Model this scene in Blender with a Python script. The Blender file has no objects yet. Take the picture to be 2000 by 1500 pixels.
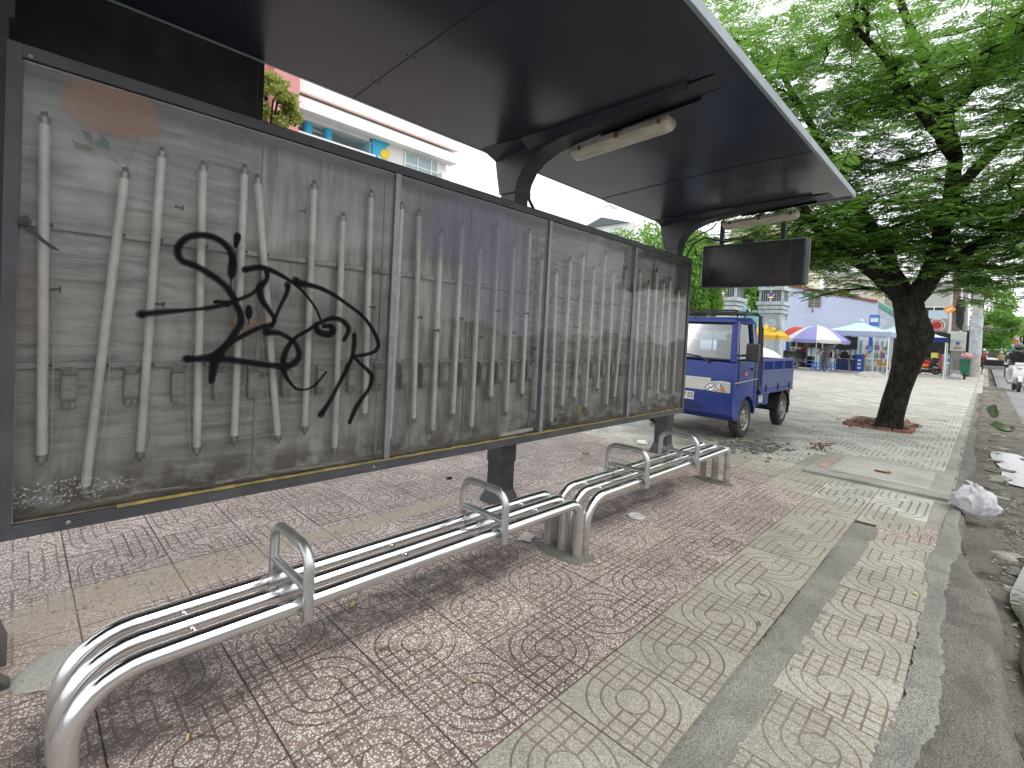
import bpy, math, random
import numpy as np
from mathutils import Matrix, Vector
random.seed(7); rng=np.random.default_rng(7)
PI=math.pi
SC=bpy.context.scene
COL=SC.collection
# ------------------------------------------------------------------ camera
CAM_F,CAM_PX,CAM_PY=947.92,1000.07,670.92      # focal length and principal point on a 2000x1500 picture
CAM_LOC=Vector((-1.4084,-1.4618,1.3370))
CAM_M=Matrix.Rotation(math.radians(-45.652),3,'Z')@Matrix.Rotation(math.radians(88.525),3,'X')@Matrix.Rotation(math.radians(2.884),3,'Z')
cd=bpy.data.cameras.new('camera'); cam=bpy.data.objects.new('camera',cd); COL.objects.link(cam)
cd.sensor_fit='HORIZONTAL'; cd.sensor_width=36; cd.lens=CAM_F/2000*36
cd.shift_x=-(CAM_PX-1000)/2000; cd.shift_y=(CAM_PY-750)/2000
cd.clip_start=0.05; cd.clip_end=900
cam.matrix_world=Matrix.Translation(CAM_LOC)@CAM_M.to_4x4()
SC.camera=cam
# ------------------------------------------------------------------ world, overcast sky and soft sun
W=bpy.data.worlds.new('World'); SC.world=W; W.use_nodes=True
nt=W.node_tree; nt.nodes.clear()
SUN_EL,SUN_AZ=math.radians(58),math.radians(150)
sky=nt.nodes.new('ShaderNodeTexSky'); sky.sky_type='NISHITA'; sky.sun_disc=False
sky.sun_elevation=SUN_EL; sky.sun_rotation=SUN_AZ; sky.dust_density=6; sky.ozone_density=1; sky.air_density=1
mx=nt.nodes.new('ShaderNodeMix'); mx.data_type='RGBA'; mx.inputs[0].default_value=0.86
mx.inputs[7].default_value=(9.6,9.8,10.0,1)     # the even white cloud cover
bg=nt.nodes.new('ShaderNodeBackground'); bg.inputs[1].default_value=0.13
ow=nt.nodes.new('ShaderNodeOutputWorld')
nt.links.new(sky.outputs[0],mx.inputs[6]); nt.links.new(mx.outputs[2],bg.inputs[0]); nt.links.new(bg.outputs[0],ow.inputs[0])
sd=bpy.data.lights.new('sun','SUN'); sd.energy=0.9; sd.angle=math.radians(25); sd.color=(1,.96,.9)
so=bpy.data.objects.new('sun',sd); COL.objects.link(so)
_d=Vector((math.cos(SUN_EL)*math.sin(SUN_AZ),math.cos(SUN_EL)*math.cos(SUN_AZ),math.sin(SUN_EL)))
so.rotation_euler=_d.to_track_quat('Z','Y').to_euler(); so.location=(0,0,30)
SC.view_settings.view_transform='Standard'; SC.view_settings.look='None'
SC.view_settings.exposure=0.55; SC.view_settings.gamma=1; SC.view_settings.use_curve_mapping=False
SC.render.engine='CYCLES'
SC.cycles.max_bounces=8; SC.cycles.transparent_max_bounces=16

# ------------------------------------------------------------------ where a sight line meets a plane of the world
def ray(u,v):
    return CAM_M@Vector(((u-CAM_PX)/CAM_F,-(v-CAM_PY)/CAM_F,-1))
def onX(u,v,x): d=ray(u,v); return CAM_LOC+d*((x-CAM_LOC.x)/d.x)
def onY(u,v,y): d=ray(u,v); return CAM_LOC+d*((y-CAM_LOC.y)/d.y)
def onZ(u,v,z=0): d=ray(u,v); return CAM_LOC+d*((z-CAM_LOC.z)/d.z)

# ------------------------------------------------------------------ mesh builder
class MB:
    def __init__(s): s.v=[]; s.f=[]; s.m=[]; s.uv=None
    def add(s,vs,fs,mi=0):
        b=len(s.v); s.v+= [tuple(map(float,p)) for p in vs]; s.f+=[tuple(b+i for i in f) for f in fs]; s.m+=[mi]*len(fs); return s
    def box(s,a,b,mi=0):
        x0,x1=sorted((a[0],b[0])); y0,y1=sorted((a[1],b[1])); z0,z1=sorted((a[2],b[2]))
        return s.add([(x0,y0,z0),(x1,y0,z0),(x1,y1,z0),(x0,y1,z0),(x0,y0,z1),(x1,y0,z1),(x1,y1,z1),(x0,y1,z1)],
              [(0,3,2,1),(4,5,6,7),(0,1,5,4),(1,2,6,5),(2,3,7,6),(3,0,4,7)],mi)
    def cb(s,c,d,mi=0,rz=0,rx=0,ry=0):        # box by centre and size, turned
        M=Matrix.Rotation(rz,3,'Z')@Matrix.Rotation(ry,3,'Y')@Matrix.Rotation(rx,3,'X'); c=Vector(c)
        q=[c+M@Vector((i*d[0]/2,j*d[1]/2,k*d[2]/2)) for k in(-1,1) for i,j in((-1,-1),(1,-1),(1,1),(-1,1))]
        return s.add(q,[(0,3,2,1),(4,5,6,7),(0,1,5,4),(1,2,6,5),(2,3,7,6),(3,0,4,7)],mi)
    def tube(s,pts,r,n=10,mi=0,cap=True,sy=1.0,close=False):
        pts=[Vector(p) for p in pts]; N=len(pts); rs=r if isinstance(r,(list,tuple)) else [r]*N
        t0=(pts[1]-pts[0]).normalized(); up=Vector((0,0,1)) if abs(t0.z)<.9 else Vector((1,0,0))
        nrm=(up-t0*up.dot(t0)).normalized(); vs=[]
        for i,p in enumerate(pts):
            a=pts[(i-1)%N] if (close or i>0) else pts[i]; b=pts[(i+1)%N] if (close or i<N-1) else pts[i]
            t=(b-a).normalized(); nrm=(nrm-t*nrm.dot(t)).normalized(); bn=t.cross(nrm)
            for k in range(n):
                an=2*PI*k/n; vs.append(p+(nrm*math.cos(an)+bn*math.sin(an)*sy)*rs[i])
        fs=[]
        for i in range(N if close else N-1):
            j=(i+1)%N
            for k in range(n): fs.append((i*n+k,i*n+(k+1)%n,j*n+(k+1)%n,j*n+k))
        if cap and not close: fs.append(tuple(range(n))[::-1]); fs.append(tuple((N-1)*n+k for k in range(n)))
        return s.add(vs,fs,mi)
    def cyl(s,a,b,r,n=12,mi=0,r2=None): return s.tube([a,b],[r,r if r2 is None else r2],n,mi)
    def lathe(s,prof,c=(0,0,0),n=20,mi=0,ax='Z',cap=True):
        vs=[]; c=Vector(c)
        for r,z in prof:
            for k in range(n):
                a=2*PI*k/n; x,y=r*math.cos(a),r*math.sin(a)
                q={'Z':(x,y,z),'Y':(x,z,y),'X':(z,x,y)}[ax]; vs.append(c+Vector(q))
        fs=[(i*n+k,i*n+(k+1)%n,(i+1)*n+(k+1)%n,(i+1)*n+k) for i in range(len(prof)-1) for k in range(n)]
        if cap: fs+= [tuple(range(n))[::-1],tuple((len(prof)-1)*n+k for k in range(n))]
        if ax=='Y': fs=[f[::-1] for f in fs]
        return s.add(vs,fs,mi)
    def prism(s,poly,a,b,ax='Y',mi=0):        # poly in the two other axes, extruded from a to b
        def q(p,t): return {'Y':(p[0],t,p[1]),'X':(t,p[0],p[1]),'Z':(p[0],p[1],t)}[ax]
        n=len(poly); vs=[q(p,a) for p in poly]+[q(p,b) for p in poly]
        fs=[tuple(range(n)),tuple(range(n,2*n))[::-1]]+[(i,n+i,n+(i+1)%n,(i+1)%n) for i in range(n)]
        return s.add(vs,fs,mi)
    def quad(s,*q,mi=0): return s.add(q,[tuple(range(len(q)))],mi)
    def build(s,name,mats,parent=None,smooth=False,bevel=0,seg=2,recalc=True,auto=None):
        me=bpy.data.meshes.new(name); me.from_pydata(s.v,[],s.f)
        if not isinstance(mats,(list,tuple)): mats=[mats]
        for m in mats: me.materials.append(m)
        if len(mats)>1: me.polygons.foreach_set('material_index',s.m)
        if recalc:
            import bmesh
            bm=bmesh.new(); bm.from_mesh(me); bmesh.ops.recalc_face_normals(bm,faces=bm.faces); bm.to_mesh(me); bm.free()
        if s.uv is not None:
            l=me.uv_layers.new(name='UVMap'); l.data.foreach_set('uv',np.array(s.uv,'f').ravel())
        if smooth:
            me.shade_smooth()
            if auto is not False:
                me.set_sharp_from_angle(angle=math.radians(auto or 40))
        o=bpy.data.objects.new(name,me); COL.objects.link(o)
        if parent: o.parent=parent
        if bevel:
            b=o.modifiers.new('bevel','BEVEL'); b.width=bevel; b.segments=seg; b.limit_method='ANGLE'; b.angle_limit=math.radians(35)
            me.shade_smooth()
            b.harden_normals=True
        return o
def tag(o,label=None,cat=None,group=None,kind=None):
    if label: o['label']=label
    if cat: o['category']=cat
    if group: o['group']=group
    if kind: o['kind']=kind
    return o
def thing(name,label,cat,loc=(0,0,0),rz=0,group=None):
    o=bpy.data.objects.new(name,None); COL.objects.link(o); o.location=loc; o.rotation_euler=(0,0,rz); o.empty_display_size=.1
    return tag(o,label,cat,group)
def copy_tree(o,parent=None):
    c=o.copy(); COL.objects.link(c); c.parent=parent
    for ch in list(o.children): copy_tree(ch,c)
    return c
# ------------------------------------------------------------------ material toolkit
class NT:
    def __init__(s,name):
        s.mat=bpy.data.materials.new(name); s.mat.use_nodes=True; s.t=s.mat.node_tree; s.t.nodes.clear()
        s.out=s.t.nodes.new('ShaderNodeOutputMaterial')
    def n(s,t,**k):
        x=s.t.nodes.new(t)
        for a,b in k.items(): setattr(x,a,b)
        return x
    def link(s,a,b): s.t.links.new(a,b)
    def setin(s,node,i,v):
        if v is None: return
        if hasattr(v,'links') or isinstance(v,bpy.types.NodeSocket): s.link(v,node.inputs[i])
        else:
            if isinstance(v,(tuple,list)) and len(v)==3 and node.inputs[i].type=='RGBA': v=(*v,1)
            node.inputs[i].default_value=v
    def m(s,op,a,b=None,c=None,clamp=False):
        x=s.n('ShaderNodeMath',operation=op,use_clamp=clamp); s.setin(x,0,a); s.setin(x,1,b); s.setin(x,2,c); return x.outputs[0]
    def vm(s,op,a,b=None):
        x=s.n('ShaderNodeVectorMath',operation=op); s.setin(x,0,a); s.setin(x,1,b); return x.outputs[0]
    def pos(s): return s.n('ShaderNodeNewGeometry').outputs['Position']
    def obj(s): return s.n('ShaderNodeTexCoord').outputs['Object']
    def mapv(s,v,sc=(1,1,1),lo=(0,0,0),rot=(0,0,0)):
        x=s.n('ShaderNodeMapping'); s.link(v,x.inputs[0]); x.inputs[1].default_value=lo; x.inputs[2].default_value=rot; x.inputs[3].default_value=sc; return x.outputs[0]
    def noise(s,v,scale,detail=4,rough=.55,dist=0,out=0):
        x=s.n('ShaderNodeTexNoise'); s.link(v,x.inputs['Vector']); x.inputs['Scale'].default_value=scale; x.inputs['Detail'].default_value=detail
        x.inputs['Roughness'].default_value=rough; x.inputs['Distortion'].default_value=dist; return x.outputs[out]
    def vor(s,v,scale,feature='F1',out='Distance',rand=1):
        x=s.n('ShaderNodeTexVoronoi',feature=feature); s.link(v,x.inputs['Vector']); x.inputs['Scale'].default_value=scale
        x.inputs['Randomness'].default_value=rand; return x.outputs[out]
    def ramp(s,f,a,b,lo=0.,hi=1.):
        x=s.n('ShaderNodeMapRange',interpolation_type='SMOOTHSTEP'); s.setin(x,0,f); x.inputs[1].default_value=a; x.inputs[2].default_value=b
        x.inputs[3].default_value=lo; x.inputs[4].default_value=hi; return x.outputs[0]
    def mix(s,f,a,b,mode='MIX'):
        x=s.n('ShaderNodeMix',data_type='RGBA',blend_type=mode); s.setin(x,0,f); s.setin(x,6,a); s.setin(x,7,b); return x.outputs[2]
    def rgb(s,c):
        x=s.n('ShaderNodeRGB'); x.outputs[0].default_value=(*c,1); return x.outputs[0]
    def bump(s,h,strength=.3,dist=.01):
        x=s.n('ShaderNodeBump'); s.link(h,x.inputs['Height']); x.inputs['Strength'].default_value=strength; x.inputs['Distance'].default_value=dist; return x.outputs[0]
    def bsdf(s,col,rough=.6,metal=0,normal=None,spec=.5,alpha=None,sub=0):
        x=s.n('ShaderNodeBsdfPrincipled'); s.setin(x,'Base Color',col); s.setin(x,'Roughness',rough); s.setin(x,'Metallic',metal)
        x.inputs['Specular IOR Level'].default_value=spec
        if normal is not None: s.link(normal,x.inputs['Normal'])
        if alpha is not None: s.setin(x,'Alpha',alpha)
        return x.outputs[0]
    def done(s,sh): s.link(sh,s.out.inputs[0]); return s.mat
def worn(name,c,rough=.5,metal=0,var=.25,scale=6,bump=.1,dirt=(.12,.1,.08),dirtamt=.3,spec=.5,fine=120):
    N=NT(name); p=N.pos(); n1=N.noise(p,scale,6,.6); n2=N.noise(p,fine,3,.6); n3=N.noise(p,scale*.35,4,.6,.5)
    col=N.mix(N.ramp(n1,.3,.7),tuple(k*(1-var) for k in c),tuple(min(1,k*(1+var*.6)) for k in c))
    col=N.mix(N.m('MULTIPLY',N.ramp(N.m('ADD',N.m('MULTIPLY',n3,.7),N.m('MULTIPLY',n1,.3)),.46,.68),dirtamt),col,dirt)
    r=N.m('ADD',N.m('MULTIPLY',n1,.2),rough-.1)
    return N.done(N.bsdf(col,r,metal,N.bump(N.m('ADD',n2,N.m('MULTIPLY',n1,.6)),bump,.004),spec))
def plain(name,c,rough=.6,metal=0,spec=.5): return worn(name,c,rough,metal,.1,5,.03,dirtamt=.12,spec=spec)
def emis(name,c,st):
    N=NT(name); x=N.n('ShaderNodeEmission'); x.inputs[0].default_value=(*c,1); x.inputs[1].default_value=st; return N.done(x.outputs[0])
# ------------------------------------------------------------------ paving tile material: pressed motif of rings and squares
def tile_material(name,matrix,chip,chip2,groove,chipscale=125,gw=1.0):
    N=NT(name); p=N.pos(); uv=N.n('ShaderNodeUVMap').outputs[0]
    sx=N.n('ShaderNodeSeparateXYZ'); N.link(uv,sx.inputs[0]); U,V=sx.outputs[0],sx.outputs[1]
    # slightly hand made lines
    wob=N.noise(p,14,2); w=N.m('MULTIPLY',N.m('SUBTRACT',wob,.5),.012)
    fu=N.m('ADD',N.m('SUBTRACT',N.m('FRACT',U),.5),w); fv=N.m('ADD',N.m('SUBTRACT',N.m('FRACT',V),.5),w)
    iu,iv=N.m('FLOOR',U),N.m('FLOOR',V)
    au,av=N.m('ABSOLUTE',fu),N.m('ABSOLUTE',fv)
    r=N.m('SQRT',N.m('ADD',N.m('MULTIPLY',fu,fu),N.m('MULTIPLY',fv,fv)))
    R1,R2,R3=.15,.285,.42
    par=N.m('SUBTRACT',N.m('MULTIPLY',N.m('MODULO',N.m('ABSOLUTE',N.m('ADD',iu,iv)),2),2),1)   # -1 / +1
    sg=N.m('MULTIPLY',N.m('MULTIPLY',fu,fv),par)
    star=N.m('GREATER_THAN',sg,0)
    def mn(*a):
        o=a[0]
        for b in a[1:]: o=N.m('MINIMUM',o,b)
        return o
    ab=lambda a,k: N.m('ABSOLUTE',N.m('SUBTRACT',a,k))
    inner=N.m('MULTIPLY',N.m('LESS_THAN',r,R1),1.0)
    dstar=mn(ab(r,R2),ab(r,R3))
    dgrid=mn(ab(au,R1),ab(av,R1),ab(au,R2),ab(av,R2),ab(au,R3),ab(av,R3))
    d=N.m('ADD',N.m('MULTIPLY',star,dstar),N.m('MULTIPLY',N.m('SUBTRACT',1,star),dgrid))
    d=mn(d,au,av); d=N.m('ADD',d,inner); d=mn(d,ab(r,R1))
    edge=mn(N.m('SUBTRACT',.5,au),N.m('SUBTRACT',.5,av))
    g=N.ramp(d,.0055*gw,.0140*gw,1,0)                     # groove mask
    ge=N.ramp(edge,.005,.013,1,0)
    gm=N.m('MAXIMUM',g,ge)
    # terrazzo chips
    vd=N.vor(p,chipscale,'F1','Distance',.9); vc=N.vor(p,chipscale,'F1','Color',.9)
    sc=N.n('ShaderNodeSeparateColor'); N.link(vc,sc.inputs[0])
    chipm=N.m('MULTIPLY',N.ramp(vd,.38,.50,1,0),N.m('GREATER_THAN',sc.outputs[0],.10))
    ccol=N.mix(N.m('GREATER_THAN',sc.outputs[1],.82),chip,chip2)
    col=N.mix(chipm,matrix,ccol)
    # per tile tone
    oi=N.n('ShaderNodeObjectInfo').outputs['Random']
    wn=N.n('ShaderNodeTexWhiteNoise'); cv=N.n('ShaderNodeCombineXYZ'); N.link(iu,cv.inputs[0]); N.link(iv,cv.inputs[1]); N.link(oi,cv.inputs[2]); N.link(cv.outputs[0],wn.inputs[0])
    tone=N.m('ADD',.88,N.m('MULTIPLY',wn.outputs[0],.2))
    n1=N.noise(p,2.3,6,.62); n2=N.noise(p,9,5,.65); n3=N.noise(p,.7,4,.6)
    big=N.m('ADD',N.m('MULTIPLY',N.ramp(n1,.3,.7),.22),N.m('MULTIPLY',N.ramp(n3,.35,.65),.14))
    col=N.mix(1.0,col,N.m('MULTIPLY',tone,N.m('SUBTRACT',1.1,big)),'MULTIPLY')
    fill=N.m('MULTIPLY',N.ramp(N.noise(p,1.7,3,.6),.35,.65,.62,1),N.ramp(n2,.25,.6,.7,1))
    fill=N.m('ADD',N.m('MULTIPLY',fill,1),N.m('MULTIPLY',N.ramp(N.noise(p,60,2),.4,.7),-.18),clamp=True)
    col=N.mix(N.m('MULTIPLY',gm,fill),col,groove)
    # stains that have a place of their own: wet grime along the bench, swept sand behind it
    sp=N.n('ShaderNodeSeparateXYZ'); N.link(p,sp.inputs[0]); X,Y=sp.outputs[0],sp.outputs[1]
    def blob(cx,cy,rx,ry,amp=.5,sc=3.):
        dx=N.m('DIVIDE',N.m('SUBTRACT',X,cx),rx); dy=N.m('DIVIDE',N.m('SUBTRACT',Y,cy),ry)
        q=N.m('SQRT',N.m('ADD',N.m('MULTIPLY',dx,dx),N.m('MULTIPLY',dy,dy)))
        q=N.m('ADD',q,N.m('MULTIPLY',N.m('SUBTRACT',N.noise(p,sc,5,.6),.5),amp*2))
        return N.ramp(q,.6,1.1,1,0)
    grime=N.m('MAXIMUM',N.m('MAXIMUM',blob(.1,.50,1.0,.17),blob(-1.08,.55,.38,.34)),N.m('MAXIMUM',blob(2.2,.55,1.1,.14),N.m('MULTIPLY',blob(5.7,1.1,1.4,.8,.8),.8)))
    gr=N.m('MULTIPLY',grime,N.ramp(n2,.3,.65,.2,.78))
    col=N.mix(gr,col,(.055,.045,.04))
    sand=N.m('MAXIMUM',blob(-.95,1.42,.75,.22,.5,4),N.m('MAXIMUM',blob(.25,1.45,1.0,.10,.5,6),N.m('MULTIPLY',blob(-1.25,1.05,.45,.28,.6,5),.75)))
    n4=N.noise(p,260,2,.5)
    sandc=N.mix(N.ramp(n4,.35,.65),(.22,.18,.13),(.46,.39,.30))
    col=N.mix(N.m('MULTIPLY',sand,N.ramp(n2,.3,.6,.45,.97)),col,sandc)
    # gum and grit specks
    sk=N.m('MULTIPLY',N.ramp(N.vor(p,3.1,'F1','Distance'),.03,.05,1,0),.7); col=N.mix(sk,col,(.05,.047,.045))
    h=N.m('ADD',N.m('MULTIPLY',N.m('SUBTRACT',1,gm),1.0),N.m('MULTIPLY',chipm,.06))
    h=N.m('ADD',h,N.m('MULTIPLY',n2,.15))
    rough=N.m('ADD',.55,N.m('MULTIPLY',n2,.25))
    return N.done(N.bsdf(col,rough,0,N.bump(h,.55,.0035),.35))
M={}
M['pink']=tile_material('pink_terrazzo',(.255,.19,.172),(.73,.70,.655),(.46,.41,.375),(.075,.048,.038))
M['yellow']=tile_material('yellow_terrazzo',(.34,.325,.27),(.52,.495,.43),(.19,.185,.17),(.13,.095,.06),150)
M['grey']=tile_material('grey_terrazzo',(.47,.46,.41),(.58,.57,.52),(.30,.30,.28),(.075,.065,.05),150,1.5)
def concrete(name,c,patch=(.13,.125,.12),patchamt=.0,scale=1.2,grit=.5,rough=.85,b=.5,bd=.01):
    N=NT(name); p=N.pos(); n1=N.noise(p,scale,8,.65); n2=N.noise(p,18,6,.7); n3=N.noise(p,160,3,.6); n4=N.noise(p,scale*2.6,6,.6,.6)
    col=N.mix(N.ramp(n1,.3,.7),tuple(k*.72 for k in c),tuple(k*1.15 for k in c))
    col=N.mix(N.m('MULTIPLY',N.ramp(n3,.4,.68),grit),col,tuple(k*.45 for k in c))
    col=N.mix(N.m('MULTIPLY',N.ramp(n4,.52,.6),patchamt),col,patch)
    vv=N.vor(p,95,'F1','Distance'); col=N.mix(N.m('MULTIPLY',N.ramp(vv,.12,.3,1,0),grit*.55),col,tuple(k*1.5 for k in c)); col=N.mix(N.m('MULTIPLY',N.ramp(N.noise(p,55,5,.75),.56,.64),grit*.7),col,tuple(k*.3 for k in c))
    h=N.m('ADD',N.m('MULTIPLY',n3,.7),N.m('ADD',n2,N.m('MULTIPLY',vv,-.5)))
    return N.done(N.bsdf(col,rough,0,N.bump(h,b,bd),.3))
M['conc']=concrete('old_concrete',(.34,.33,.29),patchamt=.25)
M['conc_l']=concrete('pale_concrete',(.42,.41,.37))
M['conc_d']=concrete('rough_mortar',(.21,.205,.185),grit=.8,b=.9)
M['mortar']=concrete('grey_mortar',(.285,.28,.25),(.17,.165,.15),.35,3.0,.75,.85,1.0,.008)
M['mortar2']=concrete('kerb_mortar',(.31,.305,.275),(.17,.165,.15),.5,2.0,.85,.85,1.0,.01)
M['gutter']=concrete('muddy_gutter',(.20,.18,.15),(.055,.048,.04),.8,1.7,.8,.8,.9,.015)
M['asphalt']=concrete('asphalt',(.235,.235,.24),(.16,.16,.165),.4,.5,.55,.85,.5,.006)
M['kerb']=concrete('broken_kerb',(.215,.205,.18),(.12,.112,.10),.7,2.4,.85,.85,1.0,.012)
M['soil']=concrete('reddish_soil',(.20,.12,.08),(.1,.06,.04),.6,5,.8)
M['joint']=concrete('joint_dirt',(.10,.085,.07))
N=NT('dirty_water'); p=N.pos(); M['water']=N.done(N.bsdf((.05,.048,.04),.03,0,N.bump(N.noise(p,14,3),.12,.01),.9))
M['white_line']=worn('worn_road_paint',(.62,.62,.6),.7,var=.2,scale=3,dirt=(.2,.2,.2),dirtamt=.6)
# ------------------------------------------------------------------ ground
S=.4; Y0=-.4
def struct(name,mb,mat,parent=None,**k):
    o=mb.build(name,mat,parent,**k)
    if parent is None: o['kind']='structure'
    return o
# base under everything out to the horizon
mb=MB(); mb.quad((-40,-1.32,-.03),(300,-1.32,-.03),(300,300,-.03),(-40,300,-.03)); pave=struct('pavement',mb,M['joint'])
# far paving: one sheet with the same pressed motif
def sheet(x0,x1,y0,y1,z,mat,parent,name='far_paving'):
    mb=MB(); mb.quad((x0,y0,z),(x1,y0,z),(x1,y1,z),(x0,y1,z)); q=lambda x,y:(x/S,(y-Y0)/S)
    mb.uv=[q(x0,y0),q(x1,y0),q(x1,y1),q(x0,y1)]
    o=mb.build(name,mat,parent,recalc=False); o['kind']='stuff'; return o
XF,YF=22.,12.
sheet(XF,60,Y0-.8,60,0,M['grey'],pave); sheet(-4,XF,YF,60,0,M['grey'],pave); sheet(60,300,-1.2,60,-.002,M['conc_l'],pave)
mb=MB(); mb.quad((4.2,-1.31,-.006),(6.2,-1.31,-.006),(6.2,.1,-.006),(4.2,.1,-.006)); mb.quad((3.1,-1.31,-.0065),(60,-1.31,-.0065),(60,-1.1,-.0065),(3.1,-1.1,-.0065)); mb.quad((8.6,-.7,-.02),(10.2,-.7,-.02),(10.2,.3,-.02),(8.6,.3,-.02)); mb.build('cement_bed',M['conc'],pave)
# single paving tiles
def tile_mesh(name,mat,w=S,d=S,g=.0009,h=.028):
    mb=MB(); a,b=w/2-g,d/2-g; c=.0022
    mb.v=[(-a,-b,-h),(a,-b,-h),(a,b,-h),(-a,b,-h),(-a,-b,-c),(a,-b,-c),(a,b,-c),(-a,b,-c),(-a+c,-b+c,0),(a-c,-b+c,0),(a-c,b-c,0),(-a+c,b-c,0)]
    mb.f=[(0,1,5,4),(1,2,6,5),(2,3,7,6),(3,0,4,7),(4,5,9,8),(5,6,10,9),(6,7,11,10),(7,4,8,11),(8,9,10,11)]; mb.m=[0]*9
    mb.uv=[((mb.v[i][0]+w/2)/S,(mb.v[i][1]+d/2)/S) for f in mb.f for i in f]
    o=mb.build(name,mat,None,recalc=False); me=o.data; bpy.data.objects.remove(o); return me
TM={k:tile_mesh('tile',M[k]) for k in('pink','yellow','grey')}
TN={k:tile_mesh('tile_cut',M[k],.4,.37) for k in('pink','yellow','grey')}
nt_=int(XF/S)
cells=[]
def kindof(x,y):
    if y<Y0: return 'yellow'if x<3.7 else 'grey'
    if x<3.6 or (x<4.0 and y>0): return 'pink'
    return 'grey' if x>4.9 or y>1.8 else 'yellow'
for i in range(-9,nt_):
    for j in range(-3,int((YF-Y0)/S)):
        x,y=(i+.5)*S,Y0+(j+.5)*S
        if j<=-2 and x<3.35: continue
        if j==-3: continue
        if 4.5<x<5.8 and y<-.1: continue          # the concrete cover slab
        if 8.75<x<10.1 and -.6<y<.2: continue     # the tree pit
        d=math.dist((x,y),(CAM_LOC.x,CAM_LOC.y))
        f=Vector((x-CAM_LOC.x,y-CAM_LOC.y)); a=math.degrees(math.atan2(f.y,f.x))
        infr= -8<a<92 or d<2.2
        cells.append((d if infr else d+100,i,j,x,y))
cells.sort()
single=cells[:250]; rest=cells[250:]
for d,i,j,x,y in single:
    k=kindof(x,y); o=bpy.data.objects.new('tile',TM[k]); COL.objects.link(o); o.parent=pave
    odd=(i+j)%2
    if random.random()<.3: odd=1-odd
    o.location=(x,y,random.uniform(-.0012,.0012)); o.rotation_euler=(random.gauss(0,.0022),random.gauss(0,.0022),PI/2*(odd+2*random.randint(0,1)))
mbs={k:MB() for k in TM}
for k in mbs: mbs[k].uv=[]
for d,i,j,x,y in rest:
    k=kindof(x,y); mb=mbs[k]; a=S/2-.001; z=random.uniform(-.001,.001)
    mb.add([(x-a,y-a,z),(x+a,y-a,z),(x+a,y+a,z),(x-a,y+a,z),(x-a,y-a,-.028),(x+a,y-a,-.028),(x+a,y+a,-.028),(x-a,y+a,-.028)],[(0,1,2,3),(4,5,1,0),(5,6,2,1),(6,7,3,2),(7,4,0,3)])
    jj=j+(1 if random.random()<.1 else 0)
    q=[(i+.005,jj+.005),(i+.995,jj+.005),(i+.995,jj+.995),(i+.005,jj+.995)]
    mb.uv+= q+[(i+.001,jj+.001)]*16
for k,mb in mbs.items():
    if mb.f: o=mb.build('paving_tiles',M[k],pave,recalc=False); o['kind']='stuff'
# cut row along the kerb near the camera
x=.355-.4*8
while x<3.1:
    kk='pink' if x>2.7 else 'yellow'
    o=bpy.data.objects.new('tile',TN[kk]); COL.objects.link(o); o.parent=pave
    o.location=(x+.2,-1.115+random.uniform(-.004,.004),random.uniform(-.003,.002)); o.rotation_euler=(random.gauss(0,.004),random.gauss(0,.004),PI*random.randint(0,1)+0); x+=.392
def rough_strip(name,x0,x1,yl,yr,zf,mat,parent=None,dx=.03,ny=10,jag=.02,label=None):
    # ragged-edged cast strip; yl/yr edges wander with noise
    nx=int((x1-x0)/dx); xs=np.linspace(x0,x1,nx+1)
    def wander(seed,amp):
        r=np.random.default_rng(seed); a=sum(amp/(k**.8)*np.sin(xs*k*r.uniform(2.2,3.4)+r.uniform(0,6)) for k in (1,2,4,8,15)); return a*.5+r.normal(0,amp*.12,len(xs))
    L=yl(xs)+wander(3,jag); Rr=yr(xs)+wander(9,jag)
    r=np.random.default_rng(5); vs=[]
    for i,xx in enumerate(xs):
        for j in range(ny+1):
            t=j/ny; y=L[i]*(1-t)+Rr[i]*t; z=zf(xx,y,t)
            vs.append((xx,y,z))
    fs=[(i*(ny+1)+j,(i+1)*(ny+1)+j,(i+1)*(ny+1)+j+1,i*(ny+1)+j+1) for i in range(nx) for j in range(ny)]
    mb=MB().add(vs,fs); o=mb.build(name,mat,parent,smooth=True,auto=False)
    if parent is None: o['kind']='structure'
    elif label: o['label']=label
    return o
from mathutils import noise as MN
def hn(x,y,s,seed=0): return MN.noise(Vector((x*s,y*s,seed)))
# mortar strip between the two tile rows
rough_strip('mortar_strip',-2.5,3.12,lambda x:-.798+0*x,lambda x:-.955+0*x,lambda x,y,t:.0015+.004*hn(x,y,11)+.002*hn(x,y,40)+(-.006 if t in(0,) else 0),M['mortar'],pave,dx=.015,ny=8,jag=.012)
# kerb concrete: a light mortar lip, then a rough dark slab with a broken edge
def kedge(x): return -1.40-.215*(1/(1+np.exp((x-2.75)/.16)))-.035*np.sin(x*1.9+1)*(x>3.4)-.05*np.exp(-((x-8)/1.2)**2)
def kerbz(x,y,t):
    z=-.007-.10*max(0,(t-.84)/.16)**1.2
    if x>4: z-=.03*max(0,t-.3)
    return z+.005*hn(x,y,4.1)+.006*hn(x,y,13)+.004*hn(x,y,37)
rough_strip('kerb',-4,22,lambda x:-1.285+0*x,kedge,kerbz,M['kerb'],None,dx=.03,ny=20,jag=.022)
rough_strip('kerb_mortar',-4,4.4,lambda x:-1.287+0*x,lambda x:-1.385+.018*np.sin(x*3.1)+.0*x,lambda x,y,t:.003+.004*hn(x,y,15)-(.009 if t==1 else 0),M['mortar2'],pave,dx=.02,jag=.03)
mb=MB(); mb.box((22,-1.24,-.2),(260,-1.42,.0)); struct('kerb',mb,M['conc_l'])
mb=MB(); mb.box((22,-1.62,-.15),(260,-1.42,-.12)); struct('gutter_strip',mb,M['conc'])
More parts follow.
